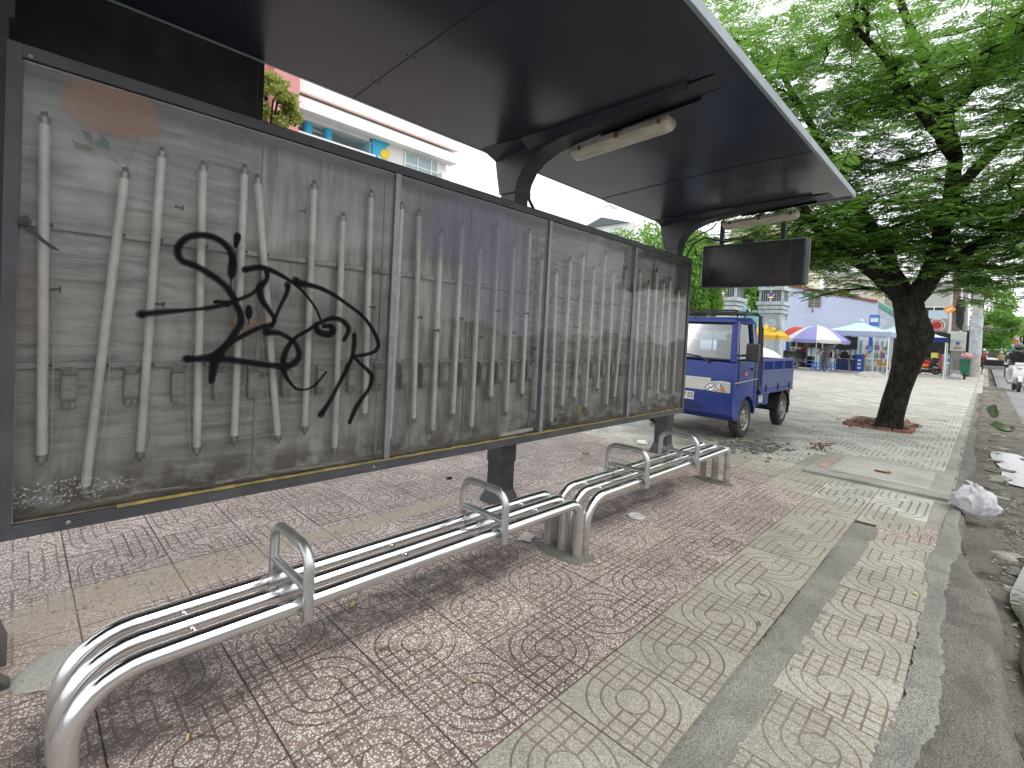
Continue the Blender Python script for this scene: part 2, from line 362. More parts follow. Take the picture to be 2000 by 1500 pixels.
# gutter ground, uneven
def gz(x,y,t): return -.118+.028*hn(x,y,1.7,2)+.014*hn(x,y,5,4)+.006*hn(x,y,17,1)+.02*t
rough_strip('gutter_ground',-4,30,lambda x:-1.35+0*x,lambda x:-2.1+0*x,gz,M['gutter'],None,dx=.05,ny=22,jag=.0)
mb=MB(); mb.quad((-60,-60,-.125),(400,-60,-.125),(400,-1.9,-.125),(-60,-1.9,-.125)); road=struct('road',mb,M['asphalt'])
mb=MB(); mb.quad((-200,-300,-.3),(600,-300,-.3),(600,400,-.3),(-200,400,-.3)); struct('ground',mb,M['gutter'])
rough_strip('road_edge',-4,60,lambda x:-1.93-.002*x+0*x,lambda x:-2.7+0*x,lambda x,y,t:-.112+.004*hn(x,y,3)-.0*t-.008*t,M['asphalt'],None,dx=.08,ny=4,jag=.03)
for k in range(14):
    x=9.5+k*6.5; mb=MB(); mb.box((x,-2.95,-.124),(x+2.4,-3.6,-.121)) if k else mb.box((9.4,-2.22,-.124),(12.3,-2.95,-.112))
    o=mb.build('lane_marking',M['white_line'],road)
# puddles
def puddle(cx,cy,rx,ry,z,seed,label):
    r=random.Random(seed); n=64; ph=[r.uniform(0,6.28) for _ in range(6)]; vs=[]
    for k in range(n):
        a=2*PI*k/n; m=1+sum(.20/(q+1)*math.sin((q+2)*a+ph[q]) for q in range(6)); vs.append((rx*m*math.cos(a),ry*m*math.sin(a),0))
    o=MB().add(vs,[tuple(range(n))]).build('puddle',M['water']); o.location=(cx,cy,z)
    tag(o,label,'puddle','puddles in the gutter'); return o
puddle(7.6,-1.83,1.15,.25,-.088,1,'large white puddle reflecting the sky beside the tree')
puddle(12.6,-1.77,.75,.16,-.088,2,'thin puddle at the road edge beyond the large puddle')
puddle(16.5,-1.66,1.6,.12,-.088,3,'farthest narrow puddle along the kerb')
puddle(2.5,-1.86,.9,.27,-.074,4,'puddle nearest the camera at the right edge of the frame')
# cover slab with its frame
slab=thing('cover_slab','raised grey concrete cover slab with rusty lifting handle near the kerb','cover slab',(5.15,-.72,0))
mb=MB(); mb.box((-.66,-.57,-.03),(.66,.6,.022)); mb.build('slab_frame',M['conc'],slab,bevel=.01)
mb=MB(); mb.box((-.45,-.42,.0),(.5,.40,.030)); mb.build('cover',M['conc_l'],slab,bevel=.006)
M['rust']=worn('rust',(.22,.08,.045),.9,var=.4,scale=20,bump=.4)
M['brick']=worn('red_brick',(.27,.12,.085),.9,var=.3,scale=25,bump=.5,dirtamt=.5)
mb=MB(); mb.tube([(-.06,.05,.034),(-.1,.02,.042),(-.1,-.05,.042),(-.05,-.08,.036),(.0,-.06,.034)],.010,8); mb.build('lifting_handle',M['rust'],slab,smooth=True)
mb=MB(); mb.box((-.37,.44,.018),(.3,.52,.033)); o=mb.build('brick_edge',worn('pink_brick',(.36,.25,.22),.8),slab,bevel=.004)
# tree pit with brick rim
pit=thing('tree_pit','sunken square tree pit with red brick rim and soil','tree pit',(9.4,-.2,0))
mb=MB(); n=14
vs=[(-.6+1.25*i/n,-.4+.8*j/n,.004+.02*hn(i*.7,j*.9,1,3)+.01) for i in range(n+1) for j in range(n+1)]
mb.add(vs,[(i*(n+1)+j,(i+1)*(n+1)+j,(i+1)*(n+1)+j+1,i*(n+1)+j+1) for i in range(n) for j in range(n)]); mb.build('soil',M['soil'],pit,smooth=True)
for k in range(6):
    for sy in(-.44,.44):
        mb=MB(); mb.cb((0,0,0),(.2,.07,.06)); b=mb.build('brick',M['brick'],pit,bevel=.005); b.location=(-.56+.215*k,sy+random.gauss(0,.006),.005+random.gauss(0,.008)); b.rotation_euler=(random.gauss(0,.05),random.gauss(0,.05),random.gauss(0,.05))
for k in range(4):
    for sx in(-.68,.7):
        mb=MB(); mb.cb((0,0,0),(.07,.2,.06)); b=mb.build('brick',M['brick'],pit,bevel=.005); b.location=(sx,-.33+.22*k,.005+random.gauss(0,.008)); b.rotation_euler=(random.gauss(0,.05),random.gauss(0,.05),random.gauss(0,.06))
# ------------------------------------------------------------------ bus shelter
M['frame']=worn('dark_frame_paint',(.062,.064,.07),.45,0,.25,7,.08,(.13,.115,.095),.3)
M['post']=worn('post_paint',(.032,.034,.038),.42,0,.25,6,.08,(.1,.09,.075),.3)
N=NT('roof_underside'); p=N.pos(); n1=N.noise(p,1.1,5,.6); n2=N.noise(p,240,2,.6)
col=N.mix(N.ramp(n1,.3,.7),(.016,.024,.036),(.026,.034,.046))
M['roof']=N.done(N.bsdf(col,N.m('ADD',.17,N.m('MULTIPLY',n1,.16)),0,N.bump(N.m('ADD',N.noise(p,.9,2),N.m('MULTIPLY',n2,.008)),.25,.05),.6))
M['fascia']=worn('roof_edge_paint',(.31,.36,.39),.5,0,.15,5,.05,(.2,.2,.19),.35)
shelter=thing('bus_shelter','long dark grey roadside shelter with cantilever roof and graffitied light box','bus shelter',(1.25,1.2,0))
PX=[-1.512,1.26,3.93]
def rz_(y): return 2.762-.036*y-.012*((y-.45)/.9)**2
def P(o):   # parent keeping world place
    o.parent=shelter; o.location=o.location-shelter.location; return o
# roof: thin shell, three sheet panels with seams
ys=np.linspace(1.36,-.47,14); seams=[-4.2,-2.66,.0,2.66,4.12]
for k in range(4):
    x0,x1=seams[k]+.002,seams[k+1]-.002
    low=[(y,rz_(y)) for y in ys]; up=[(y,rz_(y)+.012) for y in ys[::-1]]
    mb=MB().prism(low+up,x0,x1,'X'); P(mb.build('roof_panel',M['roof'],None,smooth=True))
mb=MB(); mb.prism([(1.30,rz_(1.3)+.014),(-.44,rz_(-.44)+.014),(-.44,rz_(-.44)+.05),(.4,2.86),(1.30,rz_(1.3)+.05)],-4.15,4.08,'X'); P(mb.build('roof_top',M['fascia'],None))
mb=MB(); mb.box((-4.22,-.495,rz_(-.47)-.006),(4.14,-.472,rz_(-.47)+.052)); mb.box((-4.22,1.362,rz_(1.36)-.004),(4.14,1.38,rz_(1.36)+.05)); mb.box((4.122,-.47,rz_(0)-.01),(4.14,1.36,rz_(0)+.05)); P(mb.build('fascia',M['fascia'],None,bevel=.003))
for xs_ in seams[1:4]:
    mb=MB(); mb.tube([(xs_,y,rz_(y)-.001) for y in ys],.003,6)
    for yy in (1.1,.75,.2): mb.lathe([(.006,0),(.006,-.004)],(xs_+.02,yy,rz_(yy)),6); mb.lathe([(.006,0),(.006,-.004)],(xs_-.02,yy+.01,rz_(yy)),6)
    P(mb.build('roof_seam',M['post'],None))
for i,px in enumerate(PX):
    x0,x1=px-.07,px+.07
    mb=MB(); mb.box((x0,1.12,0.02),(x1,1.28,2.42)); mb.box((x0-.004,1.112,.36 if i!=1 else .32),(x1+.004,1.288,.47))
    po=P(mb.build('post',M['post'],None,bevel=.006))
    po['label']='dark grey steel post of the shelter'
    # flared foot
    mb=MB(); b=.045
    mb.add([(x0-.035,1.075,.004),(x1+.03,1.075,.004),(x1+.03,1.32,.004),(x0-.035,1.32,.004),(x0-.003,1.117,.11),(x1+.003,1.117,.11),(x1+.003,1.283,.11),(x0-.003,1.283,.11)],[(0,3,2,1),(4,5,6,7),(0,1,5,4),(1,2,6,5),(2,3,7,6),(3,0,4,7)])
    ft=mb.build('foot',M['post'],po)
    # cantilever arm hugging the roof
    bot=[(1.285,2.38),(1.12,2.38),(1.10,2.46),(1.05,2.54),(.97,2.60),(.85,2.648),(.7,2.675),(.4,2.708),(0,2.738),(-.2,2.753),(-.34,2.764)]
    top=[(y,rz_(y)-.003) for y in (-.34,-.2,0,.4,.7,.85,.97,1.05,1.15,1.25,1.345)]
    prof=bot+top+[(1.345,2.64),(1.32,2.52)]
    mb=MB().prism(prof,x0-.012,x1+.012,'X'); ar=mb.build('arm',M['post'],po,bevel=.006)
    # flared plates that widen the arm where it meets the sheet
    mb=MB()
    for s,xe in((-1,x0-.012),(1,x1+.012)):
        for (ya,yb,wa,wb) in ((1.34,1.0,.16,.09),(1.0,.5,.09,.05),(.5,-.2,.05,.02)):
            mb.add([(xe,ya,rz_(ya)-.06),(xe,yb,rz_(yb)-.035),(xe+s*wb,yb,rz_(yb)-.004),(xe+s*wa,ya,rz_(ya)-.004)],[(0,1,2,3)])
    mb.build('arm_flange',M['roof'],po)
# diagonal stay by the middle post
mb=MB(); mb.cyl((1.36,1.15,2.38),(1.47,1.12,2.22),.012,8); mb.lathe([(.0,-.02),(.03,-.015),(.03,.02),(0,.03)],(1.345,1.15,2.39),10); P(mb.build('stay',M['post'],None))
# ---- light box (part) with its own pieces
LX0,LX1,LZ0,LZ1=-1.447,3.875,.515,2.235; YF_,YB=.945,1.115
mb=MB(); fw=.045
mb.box((LX0,YF_,LZ0),(LX0+fw-.007,YB,LZ1)); mb.box((LX1-fw,YF_,LZ0),(LX1,YB,LZ1)); mb.box((LX0+fw-.007,YF_,LZ1-fw),(LX1-fw,YB,LZ1)); mb.box((LX0+fw-.007,YF_,LZ0),(LX1-fw,YB,LZ0+.05))
mb.box((LX0+.001,YF_-.004,LZ0+.001),(LX1-.001,YF_-.001,LZ0+.03))
box=P(mb.build('light_box',M['frame'],None,bevel=.004)); box['label']='wide lit-advert box with clear front, no poster, showing its tubes'
def B(o):
    o.parent=box; return o
# top cap ribbon, rough with rust
mb=MB()
xs_=np.linspace(LX0,LX1,120); r_=random.Random(3)
for a,b in zip(xs_[:-1],xs_[1:]): mb.add([(a,YF_-.004,LZ1+.0),(b,YF_-.004,LZ1),(b,YB,LZ1+.004+.004*r_.random()),(a,YB,LZ1+.004)],[(0,1,2,3)])
B(mb.build('top_cap',M['post'],None))
N=NT('galvanised_back'); p=N.pos(); ps=N.mapv(p,(2,2,16)); pv=N.mapv(p,(16,2,1.6))
a=N.noise(ps,1.4,6,.7,.4); b=N.noise(pv,1.3,6,.7); c=N.noise(p,1.6,4,.6)
SP=N.n('ShaderNodeSeparateXYZ'); N.link(p,SP.inputs[0])
vert=N.ramp(N.noise(p,.45,2),.45,.55)
t=N.m('ADD',N.m('MULTIPLY',N.m('SUBTRACT',1,vert),a),N.m('MULTIPLY',vert,b))
t=N.m('ADD',N.m('MULTIPLY',t,.65),N.m('MULTIPLY',c,.35))
col=N.mix(N.ramp(t,.30,.70),(.165,.16,.145),(.60,.59,.565))
low=N.ramp(SP.outputs[2],.56,.80,1,0); col=N.mix(N.m('MULTIPLY',low,N.ramp(N.noise(p,9,5),.35,.6)),col,(.10,.075,.05))
M['galv']=N.done(N.bsdf(col,.6,.15,N.bump(t,.15,.01),.4))
M['rail']=worn('galvanised_rail',(.34,.34,.33),.45,.4,.3,14,.1)
M['tubeg']=worn('unlit_tube_glass',(.82,.80,.74),.28,0,.14,9,.02,(.25,.22,.17),.35)
M['cap']=worn('tube_cap',(.32,.31,.29),.4,.6,.3,40,.1,(.05,.04,.03),.6)
M['black']=worn('black_plastic',(.018,.018,.018),.5)
M['ballast']=worn('dusty_ballast',(.27,.255,.20),.7,.1,.3,30,.2)
M['label']=worn('ballast_label',(.36,.35,.31),.7,0,.3,200,.0,(.1,.1,.09),.6)
M['wire']=worn('dusty_wire',(.33,.29,.21),.7); M['wireg']=worn('pale_wire',(.52,.5,.44),.7)
SX=[-1.409,-.58,.085,.75,1.43,2.08,2.70,3.28,3.83]
for a,b in zip(SX[:-1],SX[1:]):
    mb=MB(); mb.box((a+.002,1.088,.562),(b-.002,1.092,2.192)); B(mb.build('back_panel',M['galv'],None))
mb=MB()
for x in SX[1:-1]: mb.box((x-.008,1.080,.565),(x+.008,1.087,2.19))
B(mb.build('back_seam',M['rail'],None))
for zc in (1.645,1.118):
    mb=MB(); mb.box((-1.408,1.064,zc-.012),(3.829,1.078,zc+.012)); B(mb.build('tube_rail',M['rail'],None,bevel=.002))
# inner side lining, ledge and yellow sealing strip
M['lining']=worn('box_lining',(.36,.35,.32),.6,.1,.3,5)
mb=MB(); mb.box((-1.409,.963,.566),(-1.405,1.086,2.188)); mb.box((-1.404,.963,2.182),(3.828,1.086,2.187)); mb.box((3.824,.963,.566),(3.829,1.086,2.18)); B(mb.build('lining',M['lining'],None))
mb=MB(); mb.box((-1.404,.962,.566),(3.823,1.086,.569)); B(mb.build('ledge',worn('dusty_ledge',(.26,.22,.17),.9,0,.4,18,.3,(.1,.06,.04),.6),None))
mb=MB(); n=60; xs_=np.linspace(-1.12,3.80,n)
for a,b in zip(xs_[:-1],xs_[1:]): mb.box((a,.9375,.566+.003*r_.random()),(b+.0005,.944,.573+.008*r_.random()))
B(mb.build('yellow_strip',worn('yellow_sealant',(.34,.27,.075),.75,0,.4,14,.1,(.12,.10,.075),.9),None))
# mullions between the front panes
M['mull']=worn('aluminium_mullion',(.27,.285,.295),.4,.5,.2,20)
for x in (.082,1.42,2.68): 
    mb=MB(); mb.box((x-.017,.947,.568),(x+.017,.962,2.188)); mb.box((x-.006,.9625,.568),(x+.006,1.0,2.188)); B(mb.build('mullion',M['mull'],None,bevel=.002))
# tubes, traced as they hang
TP=[((87,225),(82,905)),((245,333),(165,965)),((317,293),(273,897)),((397,320),(384,887)),((478,326),(457,865)),((503,345),(543,862)),((614,357),(595,845)),((670,420),(653,885)),((725,375),(712,818)),
((785,398),(759,867)),((819,412),(807,827)),((862,452),(844,850)),((903,435),(884,817)),((938,479),(920,842)),((974,435),(958,783)),((1004,475),(988,812)),((1035,448),(1019,777)),((1058,500),(1042,808)),
((1086,527),(1076,831)),((1114,504),(1097,800)),((1139,496),(1121,783)),((1160,521),(1142,802)),((1182,492),(1166,765)),((1198,529),(1184,796)),((1224,521),(1199,781)),
((1250,527),(1237,775)),((1267,550),(1252,790)),((1283,527),(1271,762)),((1297,548),(1283,775)),((1309,544),(1297,767)),((1326,565),(1314,770))]
TY=1.045; ends=[]
for k,(t,b) in enumerate(TP):
    A=onY(*t,TY); C_=onY(*b,TY); d=(C_-A).normalized(); r=.0165
    mb=MB(); mb.tube([A+d*.03,C_-d*.03],r,14)
    mb.tube([A+d*.008,A+d*.034],r+.0012,14,1); mb.tube([A-d*.012,A+d*.010],[.009,.012],10,2)
    mb.tube([C_-d*.034,C_-d*.008],r+.0012,14,1); mb.tube([C_-d*.012,C_+d*.010],[.011,.007],8,1)
    for zc in (1.645,1.118):
        q=A+d*((zc-A.z)/d.z); mb.box((q.x+.012,q.y-.002,zc-.004),(q.x+.026,q.y+.02,zc+.006),2)
    o=B(mb.build('fluorescent_tube',[M['tubeg'],M['cap'],M['black']],None,smooth=True))
    if k==1: o['label']='tilted long tube, second from the left'
    ends.append((A,C_))
mb=MB(); L=Vector((onY(955,840,TY).x,1.0,.585)); mb.tube([(1.03,1.0,.586),(1.40,1.02,.586)],.015,12); B(mb.build('fluorescent_tube',M['tubeg'],None,smooth=True))['label']='short broken tube lying on the ledge'
# ballasts
for k,u in enumerate((136,257,348,429,495,562,628,688,740,790,830,869,906,943,976,1004,1034,1130,1158,1178,1196,1213,1230,1246,1262,1277,1291,1304)):
    q=onY(u,715,1.05); x=q.x; mb=MB()
    mb.box((x-.026,1.052,1.10),(x+.026,1.0795,1.112)); mb.box((x-.024,1.036,.985),(x+.024,1.0785,1.082)); mb.box((x-.018,1.055,1.083),(x+.018,1.0785,1.10)); mb.box((x-.020,1.044,.952),(x+.020,1.0785,.984))
    mb.box((x-.018,1.0345,.993),(x+.018,1.0355,1.074),1)
    for s in(-.011,.011): mb.box((x+s-.006,1.036,.955),(x+s+.006,1.0435,.975),2)
    o=B(mb.build('ballast',[M['ballast'],M['label'],M['cap']],None,bevel=.0015))
# wires: drooping runs between tube caps and down from the ballasts
def droop(a,b,s,n=12,out=0.0): return [a.lerp(b,i/n)+Vector((random.gauss(0,.002),random.gauss(0,.001)-out*math.sin(PI*i/n),-s*math.sin(PI*i/n))) for i in range(n+1)]
mb=MB()
for a,b,s in ((0,1,-.02),(1,2,-.12),(2,3,.03),(3,4,-.03),(4,5,.0),(6,7,-.05),(10,11,.03)):
    mb.tube(droop(ends[a][0],ends[b][0],s),.0018,5)
for k in range(0,31):
    A,C_=ends[k]; s=random.choice((-1,1)) if k not in(1,2,6) else 1
    o1=Vector((.022*s,-.006,0)); m1=A.lerp(C_,random.uniform(.35,.6))
    mb.tube([m1+o1,m1.lerp(C_,.3)+o1*1.6+Vector((random.gauss(0,.006),0,0)),m1.lerp(C_,.65)+o1*1.9+Vector((random.gauss(0,.01),0,0)),m1.lerp(C_,.95)+o1*1.2,C_+Vector((.004*s,-.003,-.01))],.0016,5,mi=1)
for k in range(10):
    x=onY(136+k*72,715,1.05).x; a=Vector((x,1.045,.955)); b=Vector((x+random.uniform(-.08,.06),1.05,random.uniform(.7,.85)))
    mb.tube(droop(a,b,0,8,.01),.0013,5)
    if k<6: mb.tube(droop(a,Vector((x+.2,1.045,.955)),.035,10),.0015,5)
B(mb.build('wiring',[M['wire'],M['wireg']],None,smooth=True))['kind']='stuff'
# small clips and debris inside
mb=MB()
for u,v in ((312,594),(640,647),(108,565),(726,600),(819,620),(900,622),(852,645),(938,659),(972,607),(1003,650),(1028,612),(1043,681),(1155,658),(1125,639),(350,405),(590,412)):
    q=onY(u,v,1.03); mb.cb(q,(.03,.02,.009),0,0,0,random.uniform(-.3,.3)); mb.cb(q+Vector((.012,-.008,0)),(.006,.01,.022))
B(mb.build('tube_clip',M['black'],None,bevel=.001))['kind']='stuff'
M['wood']=worn('bare_wood',(.55,.38,.2),.8)
mb=MB(); q=onY(1128,800,1.0); mb.cb(q,(.022,.012,.07),0,0,0,.1); mb.cb(q+Vector((.03,0,-.006)),(.022,.012,.075),0,0,0,.15); B(mb.build('wood_block',M['wood'],None,bevel=.002))
# torn green sticker remains on the back sheet
M['green']=worn('faded_green_film',(.07,.22,.16),.6,0,.3,30); M['tan']=worn('old_glue',(.25,.23,.14),.8)
mb=MB()
def film(pts,y,mi=0): mb.add([tuple(onY(u,v,y)) for u,v in pts],[tuple(range(len(pts)))],mi)
film([(158,253),(177,258),(184,279),(180,283),(172,275),(166,266)],1.083); film([(193,261),(206,269),(214,279),(215,294),(205,290),(200,276)],1.083); film([(186,272),(204,273),(203,289),(186,284)],1.083); film([(140,271),(152,279),(172,284),(186,292),(176,295),(148,288)],1.083,1)
B(mb.build('sticker_scrap',[M['green'],M['tan']],None,recalc=False))
# clear front panes: thin acrylic, hazed with dust, wipe marks and film remains, plus a painted violet reflection
N=NT('clear_acrylic'); p=N.pos(); ps=N.mapv(p,(1.2,1,5),rot=(0,.35,0))
d1=N.noise(ps,1.6,6,.65,.6); d2=N.noise(p,.9,3,.6); d3=N.noise(N.mapv(p,(30,1,1.2)),1.5,3,.6)
SP=N.n('ShaderNodeSeparateXYZ'); N.link(p,SP.inputs[0]); X,Z=SP.outputs[0],SP.outputs[2]
haze=N.m('ADD',.025,N.m('MULTIPLY',N.ramp(d1,.48,.75),.10)); haze=N.m('ADD',haze,N.m('MULTIPLY',N.ramp(d2,.45,.7),.06)); haze=N.m('ADD',haze,N.m('MULTIPLY',N.ramp(d3,.6,.75),.05))
def patch(x,z,rx,rz,sc=3,amp=.5):
    dx=N.m('DIVIDE',N.m('SUBTRACT',X,x),rx); dz=N.m('DIVIDE',N.m('SUBTRACT',Z,z),rz); q=N.m('SQRT',N.m('ADD',N.m('MULTIPLY',dx,dx),N.m('MULTIPLY',dz,dz)))
    return N.ramp(N.m('ADD',q,N.m('MULTIPLY',N.m('SUBTRACT',N.noise(p,sc,5,.6),.5),amp)),.7,1.15,1,0)
hc=N.mix(0,(.50,.49,.46),(.5,.5,.5))
vio_refl=N.m('MAXIMUM',N.m('MULTIPLY',patch(.74,1.95,.5,.26,2.2,1.3),.48),N.m('MULTIPLY',patch(.95,1.75,.4,.45,2.2,1.2),.3)); hc=N.mix(N.ramp(vio_refl,0,.12),hc,(.13,.12,.22)); haze=N.m('MAXIMUM',haze,vio_refl)  # violet-blue reflection on the panes, painted into the haze colour
smoke=N.m('MULTIPLY',patch(2.3,2.0,.7,.22,2,1.0),.2); haze=N.m('MAXIMUM',haze,smoke)
ora=N.m('MULTIPLY',N.m('MAXIMUM',N.m('MULTIPLY',patch(-1.16,2.10,.17,.10,5,.9),.8),N.m('MULTIPLY',patch(-.66,1.30,.10,.05,6,.8),.3)),.66); hc=N.mix(N.ramp(ora,0,.2),hc,(.30,.13,.045)); haze=N.m('MAXIMUM',haze,ora)
red=N.m('MULTIPLY',patch(-1.38,1.36,.05,.14,5,.9),.13); hc=N.mix(N.ramp(red,0,.2),hc,(.4,.2,.17)); haze=N.m('MAXIMUM',haze,red)
scr=N.m('MULTIPLY',N.m('MULTIPLY',patch(-1.28,.66,.25,.05,3,.5),N.ramp(N.noise(N.mapv(p,(40,1,40)),2.2,4,.7),.52,.62)),.42); hc=N.mix(N.ramp(scr,0,.2),hc,(.7,.7,.7)); haze=N.m('MAXIMUM',haze,scr)
tr=N.n('ShaderNodeBsdfTransparent'); tr.inputs[0].default_value=(.97,.97,.96,1)
df=N.n('ShaderNodeBsdfDiffuse'); N.link(hc,df.inputs[0])
m1=N.n('ShaderNodeMixShader'); N.link(haze,m1.inputs[0]); N.link(tr.outputs[0],m1.inputs[1]); N.link(df.outputs[0],m1.inputs[2])
gl=N.n('ShaderNodeBsdfGlossy'); gl.inputs['Roughness'].default_value=.06; N.link(N.bump(N.noise(p,1.7,2),.3,.05),gl.inputs['Normal'])
fr=N.n('ShaderNodeFresnel'); fr.inputs[0].default_value=1.49
m2=N.n('ShaderNodeMixShader'); N.link(fr.outputs[0],m2.inputs[0]); N.link(m1.outputs[0],m2.inputs[1]); N.link(gl.outputs[0],m2.inputs[2])
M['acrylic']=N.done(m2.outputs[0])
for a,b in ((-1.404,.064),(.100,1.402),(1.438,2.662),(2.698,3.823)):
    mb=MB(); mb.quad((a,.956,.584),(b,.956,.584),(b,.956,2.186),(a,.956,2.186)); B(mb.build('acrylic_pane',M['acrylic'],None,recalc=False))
# sprayed graffiti on the outside of the panes
M['spray']=worn('black_spray_paint',(.012,.012,.013),.45)
N=NT('spray_mist'); p=N.pos(); t_=N.n('ShaderNodeBsdfTransparent'); d_=N.n('ShaderNodeBsdfDiffuse'); d_.inputs[0].default_value=(.012,.012,.013,1)
uvn=N.n('ShaderNodeUVMap'); sx=N.n('ShaderNodeSeparateXYZ'); N.link(uvn.outputs[0],sx.inputs[0])
ed=N.m('ABSOLUTE',N.m('SUBTRACT',N.m('MULTIPLY',sx.outputs[1],2),1)); al=N.m('MULTIPLY',N.ramp(ed,.45,1,1,0),N.m('ADD',.55,N.m('MULTIPLY',sx.outputs[0],.45)))
al=N.m('MULTIPLY',al,N.ramp(N.noise(p,500,2,.7),.3,.45,.8,1))
mm=N.n('ShaderNodeMixShader'); N.link(al,mm.inputs[0]); N.link(t_.outputs[0],mm.inputs[1]); N.link(d_.outputs[0],mm.inputs[2]); M['mist']=N.done(mm.outputs[0])
GR=[([(455,512),(450,490),(430,470),(402,460),(371,462),(352,476),(347,494),(357,510),(385,521),(420,542),(441,560),(455,580),(461,594),(469,612),(469,633),(455,657),(437,682),(420,706),(413,745)],[13]*9+[13,13,12,12,14,14,13,15,18,10],.9),
([(464,460),(463,468),(460,482)],[12,13,6],1),([(455,505),(454,520),(452,536),(451,545)],[10,17,15,4],1),([(451,545),(451,566)],[2.5,2],1),
([(274,614),(300,611),(336,608),(375,605),(409,601),(444,593),(462,587),(490,575),(507,560)],[15,13,11,6,9,11,9,7,7],.65),([(420,590),(430,589),(444,594)],[7,7,12],.9),
([(478,527),(500,523),(518,524),(546,536),(574,554),(595,573),(616,601),(626,624)],[12,12,11,9,6,5,5,4],.9),
([(521,530),(521,545),(508,562),(511,584),(525,605),(535,622),(532,633),(507,640),(472,657),(441,675),(410,699)],[10,9,15,12,10,8,9,9,10,10,12],.9),
([(562,556),(560,572),(546,601),(530,640)],[13,9,7,7],.75),
([(364,701),(385,701),(416,699),(472,706),(525,713),(560,715),(579,705),(584,689),(574,668),(549,652),(521,648)],[15,13,17,13,11,14,14,11,9,9,16],.85),
([(577,759),(560,738),(553,710),(560,682),(577,660),(600,646),(622,632),(647,622),(668,626),(681,643),(672,664)],[5,8,13,11,8,7,8,9,10,11,8],.9),
([(617,632),(620,645),(634,653),(648,652),(651,643),(644,637),(632,637)],[7,13,12,11,12,10,8],1),([(577,759),(596,761),(615,752),(637,727)],[5,4,5,5],.5),
([(577,547),(583,553),(600,556),(623,562),(650,575),(675,592),(708,617),(729,646),(739,671),(733,685),(717,692),(690,696)],[14,17,11,9,8,7,7,8,9,8,7,7],.95),
([(692,654),(692,670),(688,696),(679,717),(662,750),(645,782),(627,810)],[10,11,9,9,8,9,13],.9),
([(690,696),(704,710),(718,723),(727,737),(720,760),(707,778),(696,795),(683,825)],[7,7,8,9,8,9,11,8],.85),
([(486,600),(486,610),(486,620)],[9,15,8],1),([(486,620),(486,632)],[2.5,1.8],1)]
def ribbon(mb,pts,ws,k,y,u):
    # smooth the traced stroke, then lay it as a flat band
    P3=[onY(a,b,y) for a,b in pts]; n=len(P3); Q=[];Wd=[]
    for i in range(n-1):
        p0=P3[max(i-1,0)];p1=P3[i];p2=P3[i+1];p3=P3[min(i+2,n-1)]
        for s in range(8):
            t=s/8; Q.append(.5*((2*p1)+(p2-p0)*t+(2*p0-5*p1+4*p2-p3)*t*t+(3*p1-p0-3*p2+p3)*t**3)); Wd.append(ws[i]*(1-t)+ws[i+1]*t)
    Q.append(P3[-1]); Wd.append(ws[-1]); vs=[]
    for i,q in enumerate(Q):
        t=(Q[min(i+1,len(Q)-1)]-Q[max(i-1,0)]).normalized(); nn=Vector((-t.z,0,t.x))
        dep=(q-CAM_LOC).dot(CAM_M@Vector((0,0,-1))); w=Wd[i]*dep/CAM_F*k*.5
        vs+=[q+nn*w,q-nn*w]
    b=len(mb.v); mb.v+=[tuple(v) for v in vs]
    for i in range(len(Q)-1):
        mb.f.append((b+2*i,b+2*i+1,b+2*i+3,b+2*i+2)); mb.m.append(0); mb.uv+=[(u,0),(u,1),(u,1),(u,0)]
    for e,q,w in ((0,Q[0],Wd[0]),(1,Q[-1],Wd[-1])):      # round ends
        dep=(q-CAM_LOC).dot(CAM_M@Vector((0,0,-1))); rr=w*dep/CAM_F*k*.5; b=len(mb.v); mb.v.append(tuple(q+Vector((0,-.0002,0)))); m=14
        for a in range(m): mb.v.append((q.x+rr*math.cos(2*PI*a/m),q.y-.0002,q.z+rr*math.sin(2*PI*a/m)))
        for a in range(m): mb.f.append((b,b+1+a,b+1+(a+1)%m)); mb.m.append(0); mb.uv+=[(u,.5),(u,0),(u,0)]
mb=MB(); mb.uv=[]
mb2=MB(); mb2.uv=[]
for i,(pts,ws,u) in enumerate(GR):
    ribbon(mb,pts,ws,1.4,.9545-.0002*i,u*.9); ribbon(mb2,pts,ws,.6,.9505-.0001*i,1)
B(mb.build('graffiti',M['mist'],None,recalc=False)); B(mb2.build('graffiti',M['mist'],None,recalc=False))
# bolts and a torn dark flag of film on the left stile
mb=MB()
for q in ((60,110),(560,232),(1240,442),(133,1020),(730,912)):
    a=onY(*q,.9445); mb.lathe([(.008,0),(.008,-.004),(.004,-.006)],tuple(a),8,0,'Y')
B(mb.build('bolt',M['rail'],None))
mb=MB(); mb.add([tuple(onY(u,v,.94)) for u,v in ((38,425),(52,420),(60,430),(58,440),(85,466),(120,491),(100,487),(60,456),(40,445))],[tuple(range(9))]); mb.lathe([(.0,-.01),(.018,-.006),(.018,.004)],tuple(onY(48,432,.94)),12,0,'Y'); B(mb.build('torn_tape',M['black'],None))
# dark advert board standing behind the shelter's roof edge
adv=thing('advert_board','large black board seen edge-on between roof and light box at upper left','board',(-2.6,1.42,2.3))
mb=MB(); mb.box((-2.2,-.03,-.1),(2.07,.03,.52)); mb.build('board',M['black'],adv,bevel=.004)
mb=MB(); mb.box((2.075,-.035,-.12),(2.10,.035,.45)); mb.build('edge_strip',M['black'],adv)
